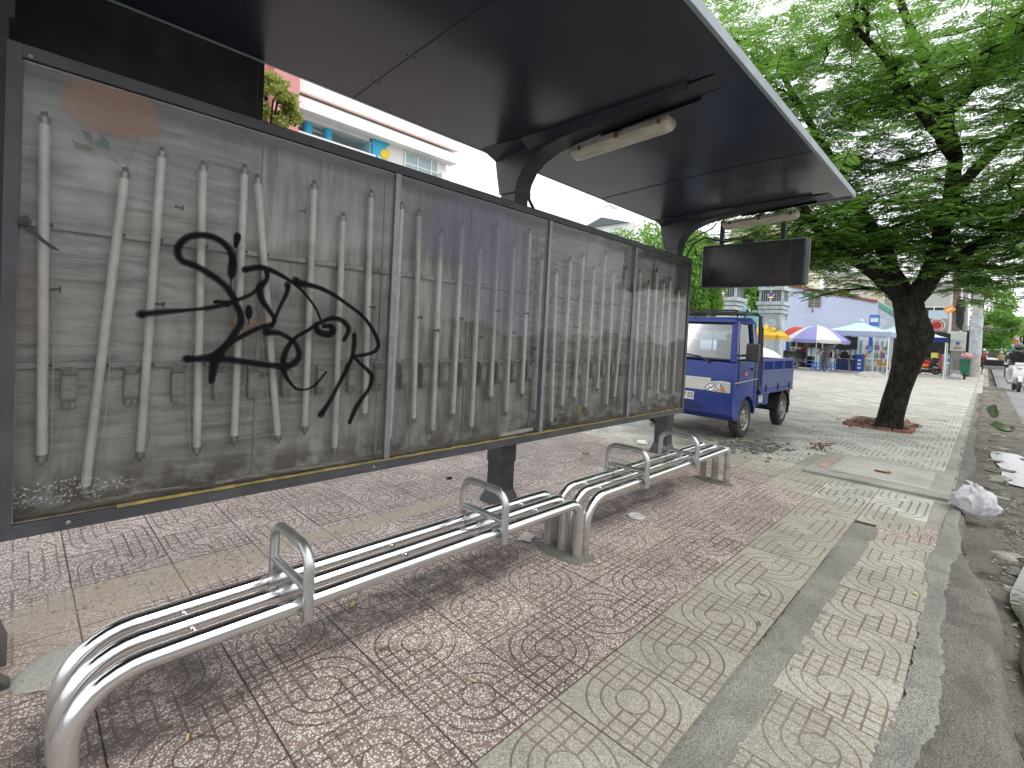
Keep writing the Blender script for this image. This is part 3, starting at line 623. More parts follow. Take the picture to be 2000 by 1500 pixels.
# ------------------------------------------------------------------ strip lights under the roof
N=NT('yellowed_diffuser'); p=N.pos(); n1=N.noise(N.mapv(p,(1,.3,1)),22,4,.6); M['diff']=N.done(N.bsdf(N.mix(N.ramp(n1,.35,.65),(.50,.47,.36),(.66,.63,.52)),.3,0,N.bump(N.noise(p,60,2),.1,.004),.5))
M['lbase']=worn('lamp_base',(.38,.36,.30),.5,0,.2,12,.05,(.1,.07,.03),.5)
def strip_light(x,y0,y1,z0,z1,label):
    L=abs(y1-y0); t=thing('strip_light',label,'ceiling lamp',(x,(y0+y1)/2,(z0+z1)/2),0,'strip lights under the shelter roof')
    sl=math.atan2(z1-z0,y1-y0)*0
    t.rotation_euler=(math.atan((z1-z0)/(y1-y0)),0,0)
    def pr(w,zb,zt,e):
        mb=MB(); a=[(-w/2,-L/2+e),(w/2,-L/2+e),(w/2,L/2-e),(-w/2,L/2-e)]
        return a
    mb=MB(); mb.box((-.062,-L/2,-.012),(.062,L/2,.022)); mb.build('lamp_base',M['lbase'],t,bevel=.01)
    mb=MB(); n=7; prof=[(-.058+.116*i/n,-.012-.05*math.sin(PI*(i/n))**.45) for i in range(n+1)]
    vs=[];fs=[]
    for j,(yy,s) in enumerate(((-L/2+.004,.55),(-L/2+.02,.9),(-L/2+.045,1),(L/2-.045,1),(L/2-.02,.9),(L/2-.004,.55))):
        vs+= [(px_*(.85+.15*s),yy,-.012+(pz+.012)*s) for px_,pz in prof]
    m=n+1
    for j in range(5):
        for i in range(n): fs.append((j*m+i,j*m+i+1,(j+1)*m+i+1,(j+1)*m+i))
    fs+=[tuple(range(m)),tuple(range(5*m,6*m))[::-1]]
    mb.add(vs,fs); mb.build('diffuser',M['diff'],t,smooth=True)
    for yy in (-L*.42,-L*.02,L*.38):
        for s in(-1,1): mb=MB(); mb.box((s*.060,yy-.012,-.02),(s*.066,yy+.012,.012)); mb.build('clip',M['rust'],t)
    mb=MB(); mb.box((-.02,-.03,.022),(.02,.03,.05)); mb.build('bracket',M['post'],t)
    return t
strip_light(1.385,-.01,.74,2.675,2.64,'yellowed strip light beside the middle roof arm')
strip_light(4.06,-.04,.70,2.665,2.63,'yellowed strip light above the hanging display at the far end')
# ------------------------------------------------------------------ hanging LED display
led=thing('display_sign','blank black electronic display hanging on two rods at the far roof end','display',(4.22,.44,2.2))
mb=MB(); mb.box((-.035,-.545,-.245),(.09,.54,.245)); mb.build('housing',worn('display_housing',(.025,.027,.031),.35),led,bevel=.028,seg=3)
N=NT('display_screen'); p=N.pos(); M['screen']=N.done(N.bsdf(N.mix(N.ramp(N.noise(p,4,4),.4,.6),(.022,.024,.02),(.04,.042,.034)),.28,0,None,.6))
mb=MB(); mb.box((-.040,-.40,-.20),(-.0345,.43,.205)); mb.build('screen',M['screen'],led,bevel=.003)
mb=MB(); mb.box((.04,-.552,-.23),(.05,-.54,.23)); mb.box((.065,-.552,-.23),(.07,-.54,.23)); mb.build('edge_trim',M['rail'],led)
for yy in(-.30,.34):
    mb=MB(); mb.box((.01,yy-.02,.245),(.05,yy+.02,.52)); mb.build('rod',M['post'],led)
mb=MB(); mb.tube([(-.1,.72,.08),(-.08,.62,.27),(-.02,.52,.34),(0,.3,.275),(0,.1,.30),(0,-.05,.35),(0,-.12,.25)],.011,8); mb.tube([(-.1,.70,.28),(-.05,.6,.36),(0,.45,.44),(0,.4,.5)],.008,8); mb.box((-.02,-.02,.245),(.03,.10,.275)); mb.build('cable',M['black'],led,smooth=True)
# ------------------------------------------------------------------ tube benches
N=NT('stainless_tube'); p=N.pos(); n1=N.noise(N.mapv(p,(1,60,60)),4,4,.6); n2=N.noise(p,5,5,.6)
SP=N.n('ShaderNodeSeparateXYZ'); N.link(p,SP.inputs[0])
dirt=N.m('MULTIPLY',N.ramp(SP.outputs[2],.14,.33,1,0),N.ramp(n2,.25,.6,.45,1))
col=N.mix(N.m('MULTIPLY',dirt,.85),(.72,.72,.72),(.17,.135,.10))
M['steel']=N.done(N.bsdf(col,N.m('ADD',N.m('ADD',.09,N.m('MULTIPLY',n1,.10)),N.m('MULTIPLY',dirt,.3)),N.m('SUBTRACT',1,N.m('MULTIPLY',dirt,.6)),N.bump(n1,.03,.002)))
M['brushed']=worn('brushed_steel',(.55,.56,.56),.36,.95,.15,14,.08,(.4,.4,.38),.3)
def bench(x0,x1,label,arms,prox):
    t=thing('tube_bench',label,'bench',((x0+x1)/2,.33,0)); cx=(x0+x1)/2
    r=.0300; R=.17; H=.340
    for y in(-.112,0,.112):
        pts=[(x0-cx,y,.0)]+[(x0-cx,y,H-R)]
        pts+=[(x0-cx+R-R*math.cos(a),y,H-R+R*math.sin(a)) for a in np.linspace(.15,PI/2,9)]
        pts+=[(x,y,H) for x in np.linspace(x0-cx+R+.1,x1-cx-.1-R*.55,8)]
        R2=R*.55
        pts+=[(x1-cx-R2+R2*math.sin(a),y,H-R2+R2*math.cos(a)) for a in np.linspace(0,PI/2-.15,8)]
        pts+=[(x1-cx,y,H-R2),(x1-cx,y,0)]
        mb=MB(); mb.tube(pts,r,18); mb.build('seat_tube',M['steel'],t,smooth=True)
    for ax in arms:
        mb=MB(); a=ax-cx; w=.160; b0=.30; top=.545; rr=.075
        pts=[(a,-w,b0),(a,-w,top-rr)]+[(a,-w+rr-rr*math.cos(q),top-rr+rr*math.sin(q)) for q in np.linspace(.2,PI/2,7)]
        pts+=[(a,w-rr+rr*math.sin(q),top-rr+rr*math.cos(q)) for q in np.linspace(0,PI/2-.2,7)]+[(a,w,top-rr),(a,w,b0+.03)]
        mb.tube(pts,.0185,14); mb.tube([(a,-w,.405),(a,w,.405)],.0155,12)
        for y in(-.11,0,.11): mb.lathe([(.0308,-.045),(.0325,-.01),(.0325,.01),(.0308,.045)],(a,y,H),14,0,'X',cap=False)
        mb.build('armrest',M['brushed'],t,smooth=True)
    for sx in prox:
        for y in(-.055,.055):
            mb=MB(); mb.tube([(sx-cx,y-.034,H-.004),(sx-cx,y+.034,H-.004)],.008,8); mb.build('spacer',M['steel'],t,smooth=True)
    return t
bench(-1.300,.955,'nearest stainless tube bench with two hooped armrests in front of the light box',(-.685,.275),(-1.0,-.2,.66))
bench(1.025,3.28,'farther stainless tube bench with two hooped armrests toward the truck',(1.66,2.47),(1.3,2.9))
# cement pads at the legs
def blobpad(cx,cy,rx,ry,h,seed,name,label,mat,cat):
    r=random.Random(seed); n=26; ph=[r.uniform(0,6.28) for _ in range(5)]; vs=[(0,0,h)]
    for ring,(k,z) in enumerate(((.55,h*.95),(.85,h*.6),(1,0.001))):
        for i in range(n):
            a=2*PI*i/n; m=1+sum(.13/(q+1)*math.sin((q+2)*a+ph[q]) for q in range(5)); vs.append((rx*k*m*math.cos(a),ry*k*m*math.sin(a),z+r.uniform(-.08,.08)*h))
    fs=[(0,1+i,1+(i+1)%n) for i in range(n)]
    for ring in range(2):
        for i in range(n): a=1+ring*n; fs.append((a+i,a+n+i,a+n+(i+1)%n,a+(i+1)%n))
    o=MB().add(vs,fs).build(name,mat,smooth=True,auto=False); o.location=(cx,cy,.001); tag(o,label,cat); return o
blobpad(.98,.33,.12,.21,.022,1,'cement_pad','thin cement patch around the legs where both benches meet',M['conc_d'],'cement patch')
blobpad(3.28,.35,.09,.19,.016,2,'cement_pad','thin cement patch under the far bench legs',M['conc_d'],'cement patch')
blobpad(-1.27,.93,.115,.135,.035,3,'cement_pad','pale rough cement lump beside the black post foot at lower left',M['conc_l'],'cement patch')
blobpad(-1.56,1.16,.12,.16,.012,4,'cement_pad','cement patch under the nearest shelter post',M['conc_d'],'cement patch')
ft=thing('post_plate','black steel splayed foot at the lower left frame edge','steel foot',(-1.435,.985,0))
mb=MB(); mb.add([(-.12,-.07,0),(.035,-.07,0),(.035,.0,0),(-.12,.0,0),(-.12,-.05,.10),(-.05,-.05,.10),(-.05,-.01,.10),(-.12,-.01,.10)],[(0,3,2,1),(4,5,6,7),(0,1,5,4),(1,2,6,5),(2,3,7,6),(3,0,4,7)]); mb.build('foot',M['post'],ft,bevel=.004)
mb=MB(); mb.lathe([(.016,0),(.016,.02),(.010,.021),(.010,.035),(0,.036)],(-.01,-.095,.001),8); mb.build('bolt',M['rust'],ft)
# ------------------------------------------------------------------ blue mini truck on the pavement
def carpaint(name,c,rough=.22,dust=.25):
    N=NT(name); p=N.pos(); n1=N.noise(p,4,6,.65); n2=N.noise(p,30,3,.6); SP=N.n('ShaderNodeSeparateXYZ'); N.link(p,SP.inputs[0])
    d=N.m('ADD',N.m('MULTIPLY',N.ramp(SP.outputs[2],.25,.7,1,0),N.ramp(n1,.3,.6,.2,.8)),N.m('MULTIPLY',N.ramp(n1,.45,.75),dust),clamp=True)
    col=N.mix(N.m('MULTIPLY',d,.14),c,(.16,.16,.17))
    return N.done(N.bsdf(col,N.m('ADD',rough,N.m('MULTIPLY',d,.35)),0,N.bump(n2,.02,.002),.5))
M['blue']=carpaint('blue_paint',(.003,.024,.20)); M['bedblue']=carpaint('bed_paint',(.02,.045,.22),.42,.5); M['bedlight']=carpaint('bed_side_paint',(.07,.10,.25),.5,.6)
M['silver']=carpaint('silver_paint',(.55,.55,.50),.35,.2); M['white']=carpaint('white_paint',(.72,.73,.72),.25,.2)
M['rubber']=worn('tyre_rubber',(.028,.028,.028),.85,0,.3,20,.3,(.14,.125,.1),.5); M['hub']=worn('wheel_steel',(.33,.32,.30),.5,.5,.3,20,.1)
M['trim']=worn('black_trim',(.02,.02,.021),.45); M['seat']=worn('dark_seat',(.045,.045,.05),.8)
N=NT('car_glass'); t_=N.n('ShaderNodeBsdfTransparent'); t_.inputs[0].default_value=(.60,.75,.82,1); g_=N.n('ShaderNodeBsdfGlossy'); g_.inputs['Roughness'].default_value=.02
f_=N.n('ShaderNodeFresnel'); f_.inputs[0].default_value=2.25; m_=N.n('ShaderNodeMixShader'); N.link(f_.outputs[0],m_.inputs[0]); N.link(t_.outputs[0],m_.inputs[1]); N.link(g_.outputs[0],m_.inputs[2]); M['cglass']=N.done(m_.outputs[0])
M['lens']=worn('clear_lens',(.62,.62,.60),.12,.35,.25,60); M['chrome']=worn('chrome',(.75,.75,.75),.12,1,.1,30); M['orange']=plain('orange_lens',(.6,.16,.02),.3); M['redp']=plain('red_plastic',(.42,.03,.02),.4)
M['plate']=plain('plate_white',(.7,.7,.68),.4); M['ink']=plain('black_ink',(.01,.01,.01),.5)
def text(s,size,mat,parent,loc,rot,ext=.001,name='lettering',font=None,align='CENTER',sx=1):
    c=bpy.data.curves.new(name,'FONT'); c.body=s; c.size=size; c.extrude=ext; c.align_x=align; c.align_y='CENTER'; c.offset=.0
    o=bpy.data.objects.new(name,c); COL.objects.link(o)
    dg=bpy.context.evaluated_depsgraph_get(); me=bpy.data.meshes.new_from_object(o.evaluated_get(dg)); bpy.data.objects.remove(o)
    me.materials.clear(); me.materials.append(mat); o=bpy.data.objects.new(name,me); COL.objects.link(o); o.parent=parent; o.location=loc; o.rotation_euler=rot; o.scale=(sx,1,1); return o
def wheel(parent,c,r,w,hubmat,side=-1,name='wheel'):
    wh=MB().lathe([(r*.62,-w/2+.01),(r*.80,-w/2),(r*.94,-w/2+.005),(r,-w/2+.03),(r,w/2-.03),(r*.94,w/2-.005),(r*.80,w/2),(r*.62,w/2-.01)],(0,0,0),36,0,'Y',cap=False)
    n=40
    for k in range(n):   # tread blocks
        a=2*PI*k/n
        for s in(-1,0,1): wh.cb((r*1.004*math.cos(a+.04*s),s*w*.28,r*1.004*math.sin(a+.04*s)),(.012,w*.2,r*.09),0,0,0,-a)
    o=wh.build(name,M['rubber'],parent,smooth=True); o.location=c
    rm=MB().lathe([(r*.63,side*w*.48),(r*.60,side*w*.40),(r*.52,side*w*.30),(r*.40,side*w*.36),(r*.24,side*w*.40),(r*.22,side*w*.50),(.0,side*w*.52)],(0,0,0),28,0,'Y',cap=False)
    for k in range(4): a=PI/4+k*PI/2; rm.lathe([(.012,side*w*.40),(.012,side*w*.47)],(r*.31*math.cos(a),0,r*.31*math.sin(a)),6,1,'Y')
    for k in range(10): a=2*PI*k/10; rm.cb((r*.49*math.cos(a),side*w*.335,r*.49*math.sin(a)),(.03,.006,.045),1,0,0,-a)
    rm.build('rim',[hubmat,M['black']],o,smooth=True)
    return o
T=thing('mini_truck','small blue open-bed truck parked on the pavement past the shelter','truck',(6.5,1.6,0))
TX,TY=6.5,1.6
def q_(x,y,z): return (x-TX,y-TY,z)
YR,YL=.895,2.33          # right (road) and left sides at the waist
def body(mb,prof,y0,y1,mi=0): return mb.prism([(x-TX,z) for x,z in prof],y0-TY,y1-TY,'Y',mi)
def arch(cx,r,z0,n=8,a0=15,a1=165): return [(cx+r*math.cos(math.radians(a)),z0+r*math.sin(math.radians(a))) for a in np.linspace(a0,a1,n)]
# lower cab shell
prof=[(5.30,.285),(5.42,.27),(5.47,.30)]+arch(5.77,.315,.27,9,172,8)+[(6.13,.40),(6.14,1.08),(5.36,1.09),(5.285,1.06),(5.225,.86),(5.205,.70),(5.20,.50),(5.215,.36)]
mb=MB(); body(mb,prof,YR,YL); cabb=mb.build('cab_body',M['blue'],T,bevel=.035,seg=4)
# bonnet band, bumper recess, grooves
mb=MB(); body(mb,[(5.195,.835),(5.235,.835),(5.215,.66),(5.19,.665)],YR+.30,YL-.30); mb.build('grille_panel',M['silver'],T,bevel=.006)
for z in(.40,.435,.47):
    mb=MB(); mb.box(q_(5.195,1.30,z),q_(5.215,1.95,z+.009)); mb.build('bumper_slot',M['ink'],T)
mb=MB(); mb.box(q_(5.2095,YR+.03,.605),q_(5.213,YL-.03,.612)); mb.build('panel_gap',M['ink'],T)
# upper cab: windscreen frame, pillars, roof, rear wall
yr2,yl2=.945,2.28
def pillar(name,pts,mat=None,bev=.008):
    mb=MB(); mb.add([q_(*p) for p in pts],[(0,3,2,1),(4,5,6,7),(0,1,5,4),(1,2,6,5),(2,3,7,6),(3,0,4,7)]); return mb.build(name,mat or M['blue'],T,bevel=bev)
# A pillars
for s,(ya,yb) in enumerate(((YR,yr2),(YL,yl2))):
    k=1 if s==0 else -1
    pillar('front_pillar',[(5.27,ya+.004*k,1.07),(5.37,ya+.004*k,1.07),(5.37,ya+.09*k,1.07),(5.27,ya+.09*k,1.07),(5.385,yb,1.62),(5.46,yb,1.62),(5.46,yb+.075*k,1.62),(5.385,yb+.075*k,1.62)])
    pillar('rear_pillar',[(5.98,ya+.003*k,1.07),(6.13,ya+.003*k,1.07),(6.13,ya+.07*k,1.07),(5.98,ya+.07*k,1.07),(5.93,yb,1.62),(6.10,yb,1.62),(6.10,yb+.07*k,1.62),(5.93,yb+.07*k,1.62)])
mb=MB(); mb.add([q_(5.34,yr2-.01,1.60),q_(6.13,yr2-.01,1.60),q_(6.13,yl2+.01,1.60),q_(5.34,yl2+.01,1.60),q_(5.42,yr2+.05,1.675),q_(6.08,yr2+.05,1.70),q_(6.08,yl2-.05,1.70),q_(5.42,yl2-.05,1.675)],[(0,3,2,1),(4,5,6,7),(0,1,5,4),(1,2,6,5),(2,3,7,6),(3,0,4,7)]); mb.build('cab_roof',M['blue'],T,bevel=.022,seg=3)
mb=MB(); mb.box(q_(6.09,yr2+.05,1.07),q_(6.12,yl2-.05,1.20)); mb.box(q_(6.09,yr2+.05,1.50),q_(6.12,yl2-.05,1.61)); mb.box(q_(6.09,yr2+.05,1.2),q_(6.12,yr2+.2,1.5)); mb.box(q_(6.09,yl2-.2,1.2),q_(6.12,yl2-.05,1.5)); mb.build('rear_wall',M['white'],T)
# glazing with rubber
def pane4(name,a,b,c,d,mat): mb=MB(); mb.quad(q_(*a),q_(*b),q_(*c),q_(*d)); return mb.build(name,mat,T,recalc=False)
A_,B_,C_,D_=(5.30,YR+.075,1.095),(5.30,YL-.075,1.095),(5.395,yl2-.07,1.585),(5.395,yr2+.07,1.585)
pane4('windscreen',A_,B_,C_,D_,M['cglass'])
mb=MB(); mb.tube([q_(x-.004,y,z) for x,y,z in (A_,B_,C_,D_)],.015,6,close=True); mb.build('windscreen_rubber',M['trim'],T,smooth=True)
for s,(ya,yb,k) in enumerate(((YR,yr2,1),(YL,yl2,-1))):
    pane4('side_window',(5.38,ya+.03*k,1.09),(5.98,ya+.03*k,1.09),(5.94,yb+.03*k,1.60),(5.47,yb+.03*k,1.60),M['cglass'])
    mb=MB(); mb.tube([q_(*v) for v in ((5.38,ya+.012*k,1.085),(5.985,ya+.012*k,1.085),(5.94,yb+.01*k,1.605),(5.47,yb+.01*k,1.605))],.014,6,close=True); mb.build('window_rubber',M['trim'],T)
pane4('rear_window',(6.10,yr2+.2,1.2),(6.10,yl2-.2,1.2),(6.10,yl2-.2,1.5),(6.10,yr2+.2,1.5),M['cglass'])
for y in(1.2,1.9):
    mb=MB(); mb.box(q_(5.82,y-.2,1.0),q_(6.0,y+.2,1.36)); mb.box(q_(5.9,y-.1,1.37),q_(5.97,y+.1,1.46)); mb.build('seat',M['seat'],T,bevel=.03)
mb=MB(); mb.box(q_(5.36,YR+.08,1.02),q_(5.55,YL-.08,1.11)); mb.build('dashboard',M['seat'],T,bevel=.02)
# steering wheel
mb=MB(); mb.tube([q_(5.66+.05*math.sin(a),1.92+.17*math.cos(a),1.20+.16*math.sin(a)) for a in np.linspace(0,2*PI,20)[:-1]],.012,6,close=True); mb.build('steering_wheel',M['trim'],T,smooth=True)
# front lamps
for s in(0,1):
    k=1 if s==0 else -1; y0=(YR if s==0 else YL)
    prof=[(y0+.035*k,.655),(y0+.035*k,.80),(y0+.16*k,.81),(y0+.30*k,.79),(y0+.385*k,.73),(y0+.41*k,.672),(y0+.25*k,.655)]
    mb=MB(); mb.prism([(y-TY,z) for y,z in prof],5.188-TX,5.23-TX,'X'); hl=mb.build('headlight',M['lens'],T,bevel=.008)
    for (yy,zz,rr,mat) in ((.29,.725,.050,M['chrome']),(.17,.755,.032,M['chrome']),(.13,.695,.032,M['orange']),(.21,.69,.02,M['chrome'])):
        mb=MB(); mb.lathe([(rr,-.008),(rr*.9,-.004),(rr*.55,.0015),(rr*.5,-.006),(0,-.009)],(5.19-TX,y0+yy*k-TY,zz),18,0,'X',cap=False); mb.build('reflector',mat,hl,smooth=True)
# number plate, side badge
mb=MB(); mb.box(q_(5.188,1.41,.515),q_(5.198,1.78,.625)); pl=mb.build('number_plate',M['plate'],T,bevel=.004)
text('7.05-',.105,M['ink'],pl,q_(5.1865,1.475,.57),(PI/2,0,-PI/2),.0008,'plate_number',sx=.82)
mb=MB(); mb.box(q_(5.58,.889,.885),q_(5.70,.8955,.935)); bd=mb.build('side_badge',M['redp'],T); 
mb=MB(); 
for k in range(5): mb.box(q_(5.59+.02*k,.8875,.897),q_(5.602+.02*k,.8888,.922))
mb.build('badge_letters',plain('badge_orange',(.7,.25,.08)),bd)
# door lines, handle, mirror, wiper
mb=MB()
for a,b in (((5.37,.891,.75),(5.37,.891,1.08)),((6.02,.891,.47),(6.02,.891,1.08)),((5.24,.891,.80),(6.13,.891,.83))): mb.tube([q_(*a),q_(*b)],.0035,4)
mb.build('door_seam',M['ink'],T)
mb=MB(); mb.tube([q_(5.25,.890,.79),q_(6.13,.890,.825)],.006,6); mb.build('side_moulding',M['silver'],T)
mb=MB(); mb.box(q_(5.86,.872,.955),q_(5.97,.893,.985)); mb.build('door_handle',M['trim'],T,bevel=.006)
mb=MB(); mb.cyl(q_(5.42,.90,1.16),q_(5.40,.80,1.17),.014,8); mb.cyl(q_(5.42,.90,1.10),q_(5.40,.80,1.11),.012,8); mb.build('mirror_arm',M['trim'],T)
mb=MB(); mb.box(q_(5.36,.66,1.09),q_(5.44,.82,1.33)); mb.build('side_mirror',M['trim'],T,bevel=.02,seg=3)
mb=MB(); mb.tube([q_(5.245,1.27,1.065),q_(5.275,1.4,1.12),q_(5.29,1.75,1.15)],.009,6); mb.lathe([(.022,-.01),(.022,.02)],q_(5.245,1.27,1.065),10); mb.build('wiper',M['trim'],T,smooth=True)
mb=MB(); mb.tube([q_(5.29,1.55,1.14),q_(5.29,2.05,1.135)],.007,6); mb.build('wiper_blade',M['trim'],T)
# chassis and bed
mb=MB(); mb.box(q_(5.35,1.15,.30),q_(7.75,1.28,.42)); mb.box(q_(5.35,1.95,.30),q_(7.75,2.08,.42)); mb.box(q_(5.5,1.0,.25),q_(6.1,2.2,.38)); mb.box(q_(6.2,1.3,.22),q_(6.9,1.9,.40)); mb.cyl(q_(7.55,.98,.27),q_(7.55,2.25,.27),.05,10); mb.build('chassis',M['trim'],T)
mb=MB(); mb.box(q_(6.24,.88,.60),q_(7.84,2.35,.655)); mb.build('bed_floor',M['bedblue'],T,bevel=.006)
for y0,y1 in((.865,.885),(2.345,2.365)):
    mb=MB(); mb.box(q_(6.26,y0,.66),q_(7.84,y1,.93)); mb.box(q_(6.26,y0-.006,.905),q_(7.84,y1+.006,.945)); 
    mb.build('side_board',M['bedlight'],T,bevel=.004)
    mb=MB(); mb.box(q_(6.22,y0-.004,.59),q_(7.85,y1+.01,.652)); mb.build('sill',M['bedblue'],T,bevel=.008)
    mb=MB(); mb.box(q_(6.24,y0-.004,1.075),q_(7.84,y1+.004,1.115)); mb.build('top_rail',M['bedlight'],T,bevel=.006)
    for x in(6.27,6.75,7.27,7.80):
        mb=MB(); mb.box(q_(x,y0,.945),q_(x+.03,y1,1.075)); mb.build('rail_upright',M['bedlight'],T)
    for x in (6.42,7.0,7.6):
        mb=MB(); mb.box(q_(x,y0-.014,.62),q_(x+.03,y0-.005,.73)); mb.lathe([(.012,0),(.012,.03)],q_(x+.015,y0-.012,.66),8); mb.build('hinge',M['trim'],T)
mb=MB(); mb.box(q_(7.845,.87,.66),q_(7.87,2.36,1.10)); mb.build('tailgate',M['bedblue'],T,bevel=.005)
mb=MB(); mb.box(q_(6.20,.90,.66),q_(6.225,2.33,1.10)); mb.build('bed_front_board',M['bedblue'],T,bevel=.005)
# headboard frame and roof rack
mb=MB(); pts=[q_(6.19,.90,.66),q_(6.19,.92,1.72),q_(6.19,.97,1.765),q_(6.19,2.26,1.765),q_(6.19,2.31,1.72),q_(6.19,2.33,.66)]; mb.tube(pts,.025,8); mb.tube([q_(6.24,.88,1.0),q_(6.25,.90,1.55),q_(6.21,.94,1.70)],.014,6)
for y in(1.25,1.6,1.95): mb.cyl(q_(6.19,y,.66),q_(6.19,y,1.76),.012,6)
mb.build('headboard_frame',M['trim'],T,smooth=True)
mb=MB()
for y in(.99,1.6,2.22): mb.box(q_(5.40,y-.014,1.735),q_(6.20,y+.014,1.757))
for x in(5.42,5.8): mb.box(q_(x-.014,.97,1.757),q_(x+.014,2.25,1.775)); mb.cyl(q_(x,1.01,1.69),q_(x,1.01,1.74),.01,6); mb.cyl(q_(x,2.2,1.69),q_(x,2.2,1.74),.01,6)
mb.build('roof_rack',M['trim'],T)
# wheels, guards, flaps
for x in(5.77,7.55):
    wheel(T,q_(x,.985,.275),.272,.135,M['hub'],-1); wheel(T,q_(x,2.24,.275),.272,.135,M['hub'],1)
for y0,y1 in((.90,1.08),(2.15,2.33)):
    mb=MB(); pr=arch(7.55,.335,.27,10,5,175); mb.prism([(x-TX,z) for x,z in pr]+[(x-TX,z) for x,z in arch(7.55,.318,.27,10,175,5)],y0-TY,y1-TY,'Y'); mb.build('wheel_guard',M['trim'],T)
mb=MB(); mb.box(q_(7.90,.92,.17),q_(7.91,1.10,.60)); mb.box(q_(7.90,2.13,.17),q_(7.91,2.31,.60)); mb.build('mud_flap',M['trim'],T)
mb=MB(); mb.box(q_(6.30,.93,.42),q_(6.52,1.12,.585)); mb.box(q_(6.56,.93,.40),q_(6.80,1.15,.58)); mb.build('side_box',M['bedblue'],T,bevel=.01)
mb=MB(); mb.box(q_(6.335,.918,.46),q_(6.40,.929,.56)); mb.box(q_(6.43,.918,.45),q_(6.49,.929,.57)); mb.build('warning_sticker',M['plate'],T)
mb=MB(); mb.box(q_(7.86,.93,.50),q_(7.90,1.08,.58)); mb.build('tail_lamp',M['redp'],T,bevel=.006)
# ------------------------------------------------------------------ leaf and tree tools
def leafmat(name,a,b,c,tr=.35):
    N=NT(name); p=N.pos(); n1=N.noise(p,2.2,3,.6); g=N.n('ShaderNodeNewGeometry'); r=g.outputs['Random Per Island']
    col=N.mix(N.m('ADD',N.m('MULTIPLY',r,.6),N.m('MULTIPLY',n1,.5),clamp=True),a,b); col=N.mix(N.ramp(r,.88,.95),col,c)
    d=N.bsdf(col,.5,0,None,.3); t=N.n('ShaderNodeBsdfTranslucent'); N.link(N.mix(.5,col,tuple(min(1,k*2.2) for k in b)),t.inputs[0])
    m=N.n('ShaderNodeMixShader'); m.inputs[0].default_value=tr; N.link(d,m.inputs[1]); N.link(t.outputs[0],m.inputs[2]); return N.done(m.outputs[0])
M['leaf']=leafmat('feathery_leaf',(.042,.12,.026),(.17,.33,.055),(.40,.44,.09),.5)
M['leaf2']=leafmat('hedge_leaf',(.06,.15,.03),(.19,.36,.07),(.30,.40,.10),.4)
M['leaf3']=leafmat('yellow_green_leaf',(.12,.17,.04),(.30,.33,.08),(.4,.25,.08),.4)
N=NT('dark_bark'); p=N.pos(); pb=N.mapv(p,(1,1,.3)); n1=N.noise(pb,26,7,.7,.6); n2=N.noise(p,5,5,.6); v1=N.vor(pb,34,'DISTANCE_TO_EDGE')
col=N.mix(N.ramp(n1,.35,.65),(.008,.007,.006),(.045,.038,.03)); col=N.mix(N.m('MULTIPLY',N.ramp(n2,.5,.68),.45),col,(.075,.072,.06))
M['bark']=N.done(N.bsdf(col,.95,0,N.bump(N.m('ADD',n1,N.m('MULTIPLY',N.ramp(v1,0,.2),.4)),1.0,.03),.2))
def mesh_np(name,V,F,mat,parent=None):
    me=bpy.data.meshes.new(name); nv=len(V); nf=len(F); k=F.shape[1]
    me.vertices.add(nv); me.vertices.foreach_set('co',V.astype('f').ravel()); me.loops.add(nf*k); me.loops.foreach_set('vertex_index',F.astype('i').ravel())
    me.polygons.add(nf); me.polygons.foreach_set('loop_start',np.arange(0,nf*k,k,dtype='i')); me.polygons.foreach_set('loop_total',np.full(nf,k,dtype='i')) if False else None
    me.update(calc_edges=True); me.materials.append(mat); o=bpy.data.objects.new(name,me); COL.objects.link(o); o.parent=parent; return o
def frond_template(n=9,L=1.,wl=.30,ww=.075):
    V=[];F=[]
    for i in range(n):
        t=(i+.6)/n; x=L*t; s=math.sin(PI*min(1,(t*.85+.12)))**.7
        for sg in(-1,1):
            l=wl*s; w=ww; dr=-.08*t*t*L; b=len(V)
            V+=[(x,0,dr),(x+l*.35+w*.5,sg*l*.55-sg*w*.2,dr+.02),(x+l*.35,sg*l,dr-.04),(x+l*.30-w*.5,sg*l*.5+sg*w*.2,dr+.02)]; F.append((b,b+1,b+2,b+3))
    return np.array(V),np.array(F)
def scatter(name,tmpl,P_,D_,U_,Sz,mat,parent):
    V,F=tmpl; n=len(P_); D_=D_/np.linalg.norm(D_,axis=1,keepdims=True); U_=U_-D_*np.sum(U_*D_,1,keepdims=True); U_=U_/(np.linalg.norm(U_,axis=1,keepdims=True)+1e-9); S_=np.cross(U_,D_)
    W=P_[:,None,:]+Sz[:,None,None]*(V[None,:,0:1]*D_[:,None,:]+V[None,:,1:2]*S_[:,None,:]+V[None,:,2:3]*U_[:,None,:])
    FF=(F[None]+(np.arange(n)*len(V))[:,None,None]).reshape(-1,F.shape[1]); return mesh_np(name,W.reshape(-1,3),FF,mat,parent)
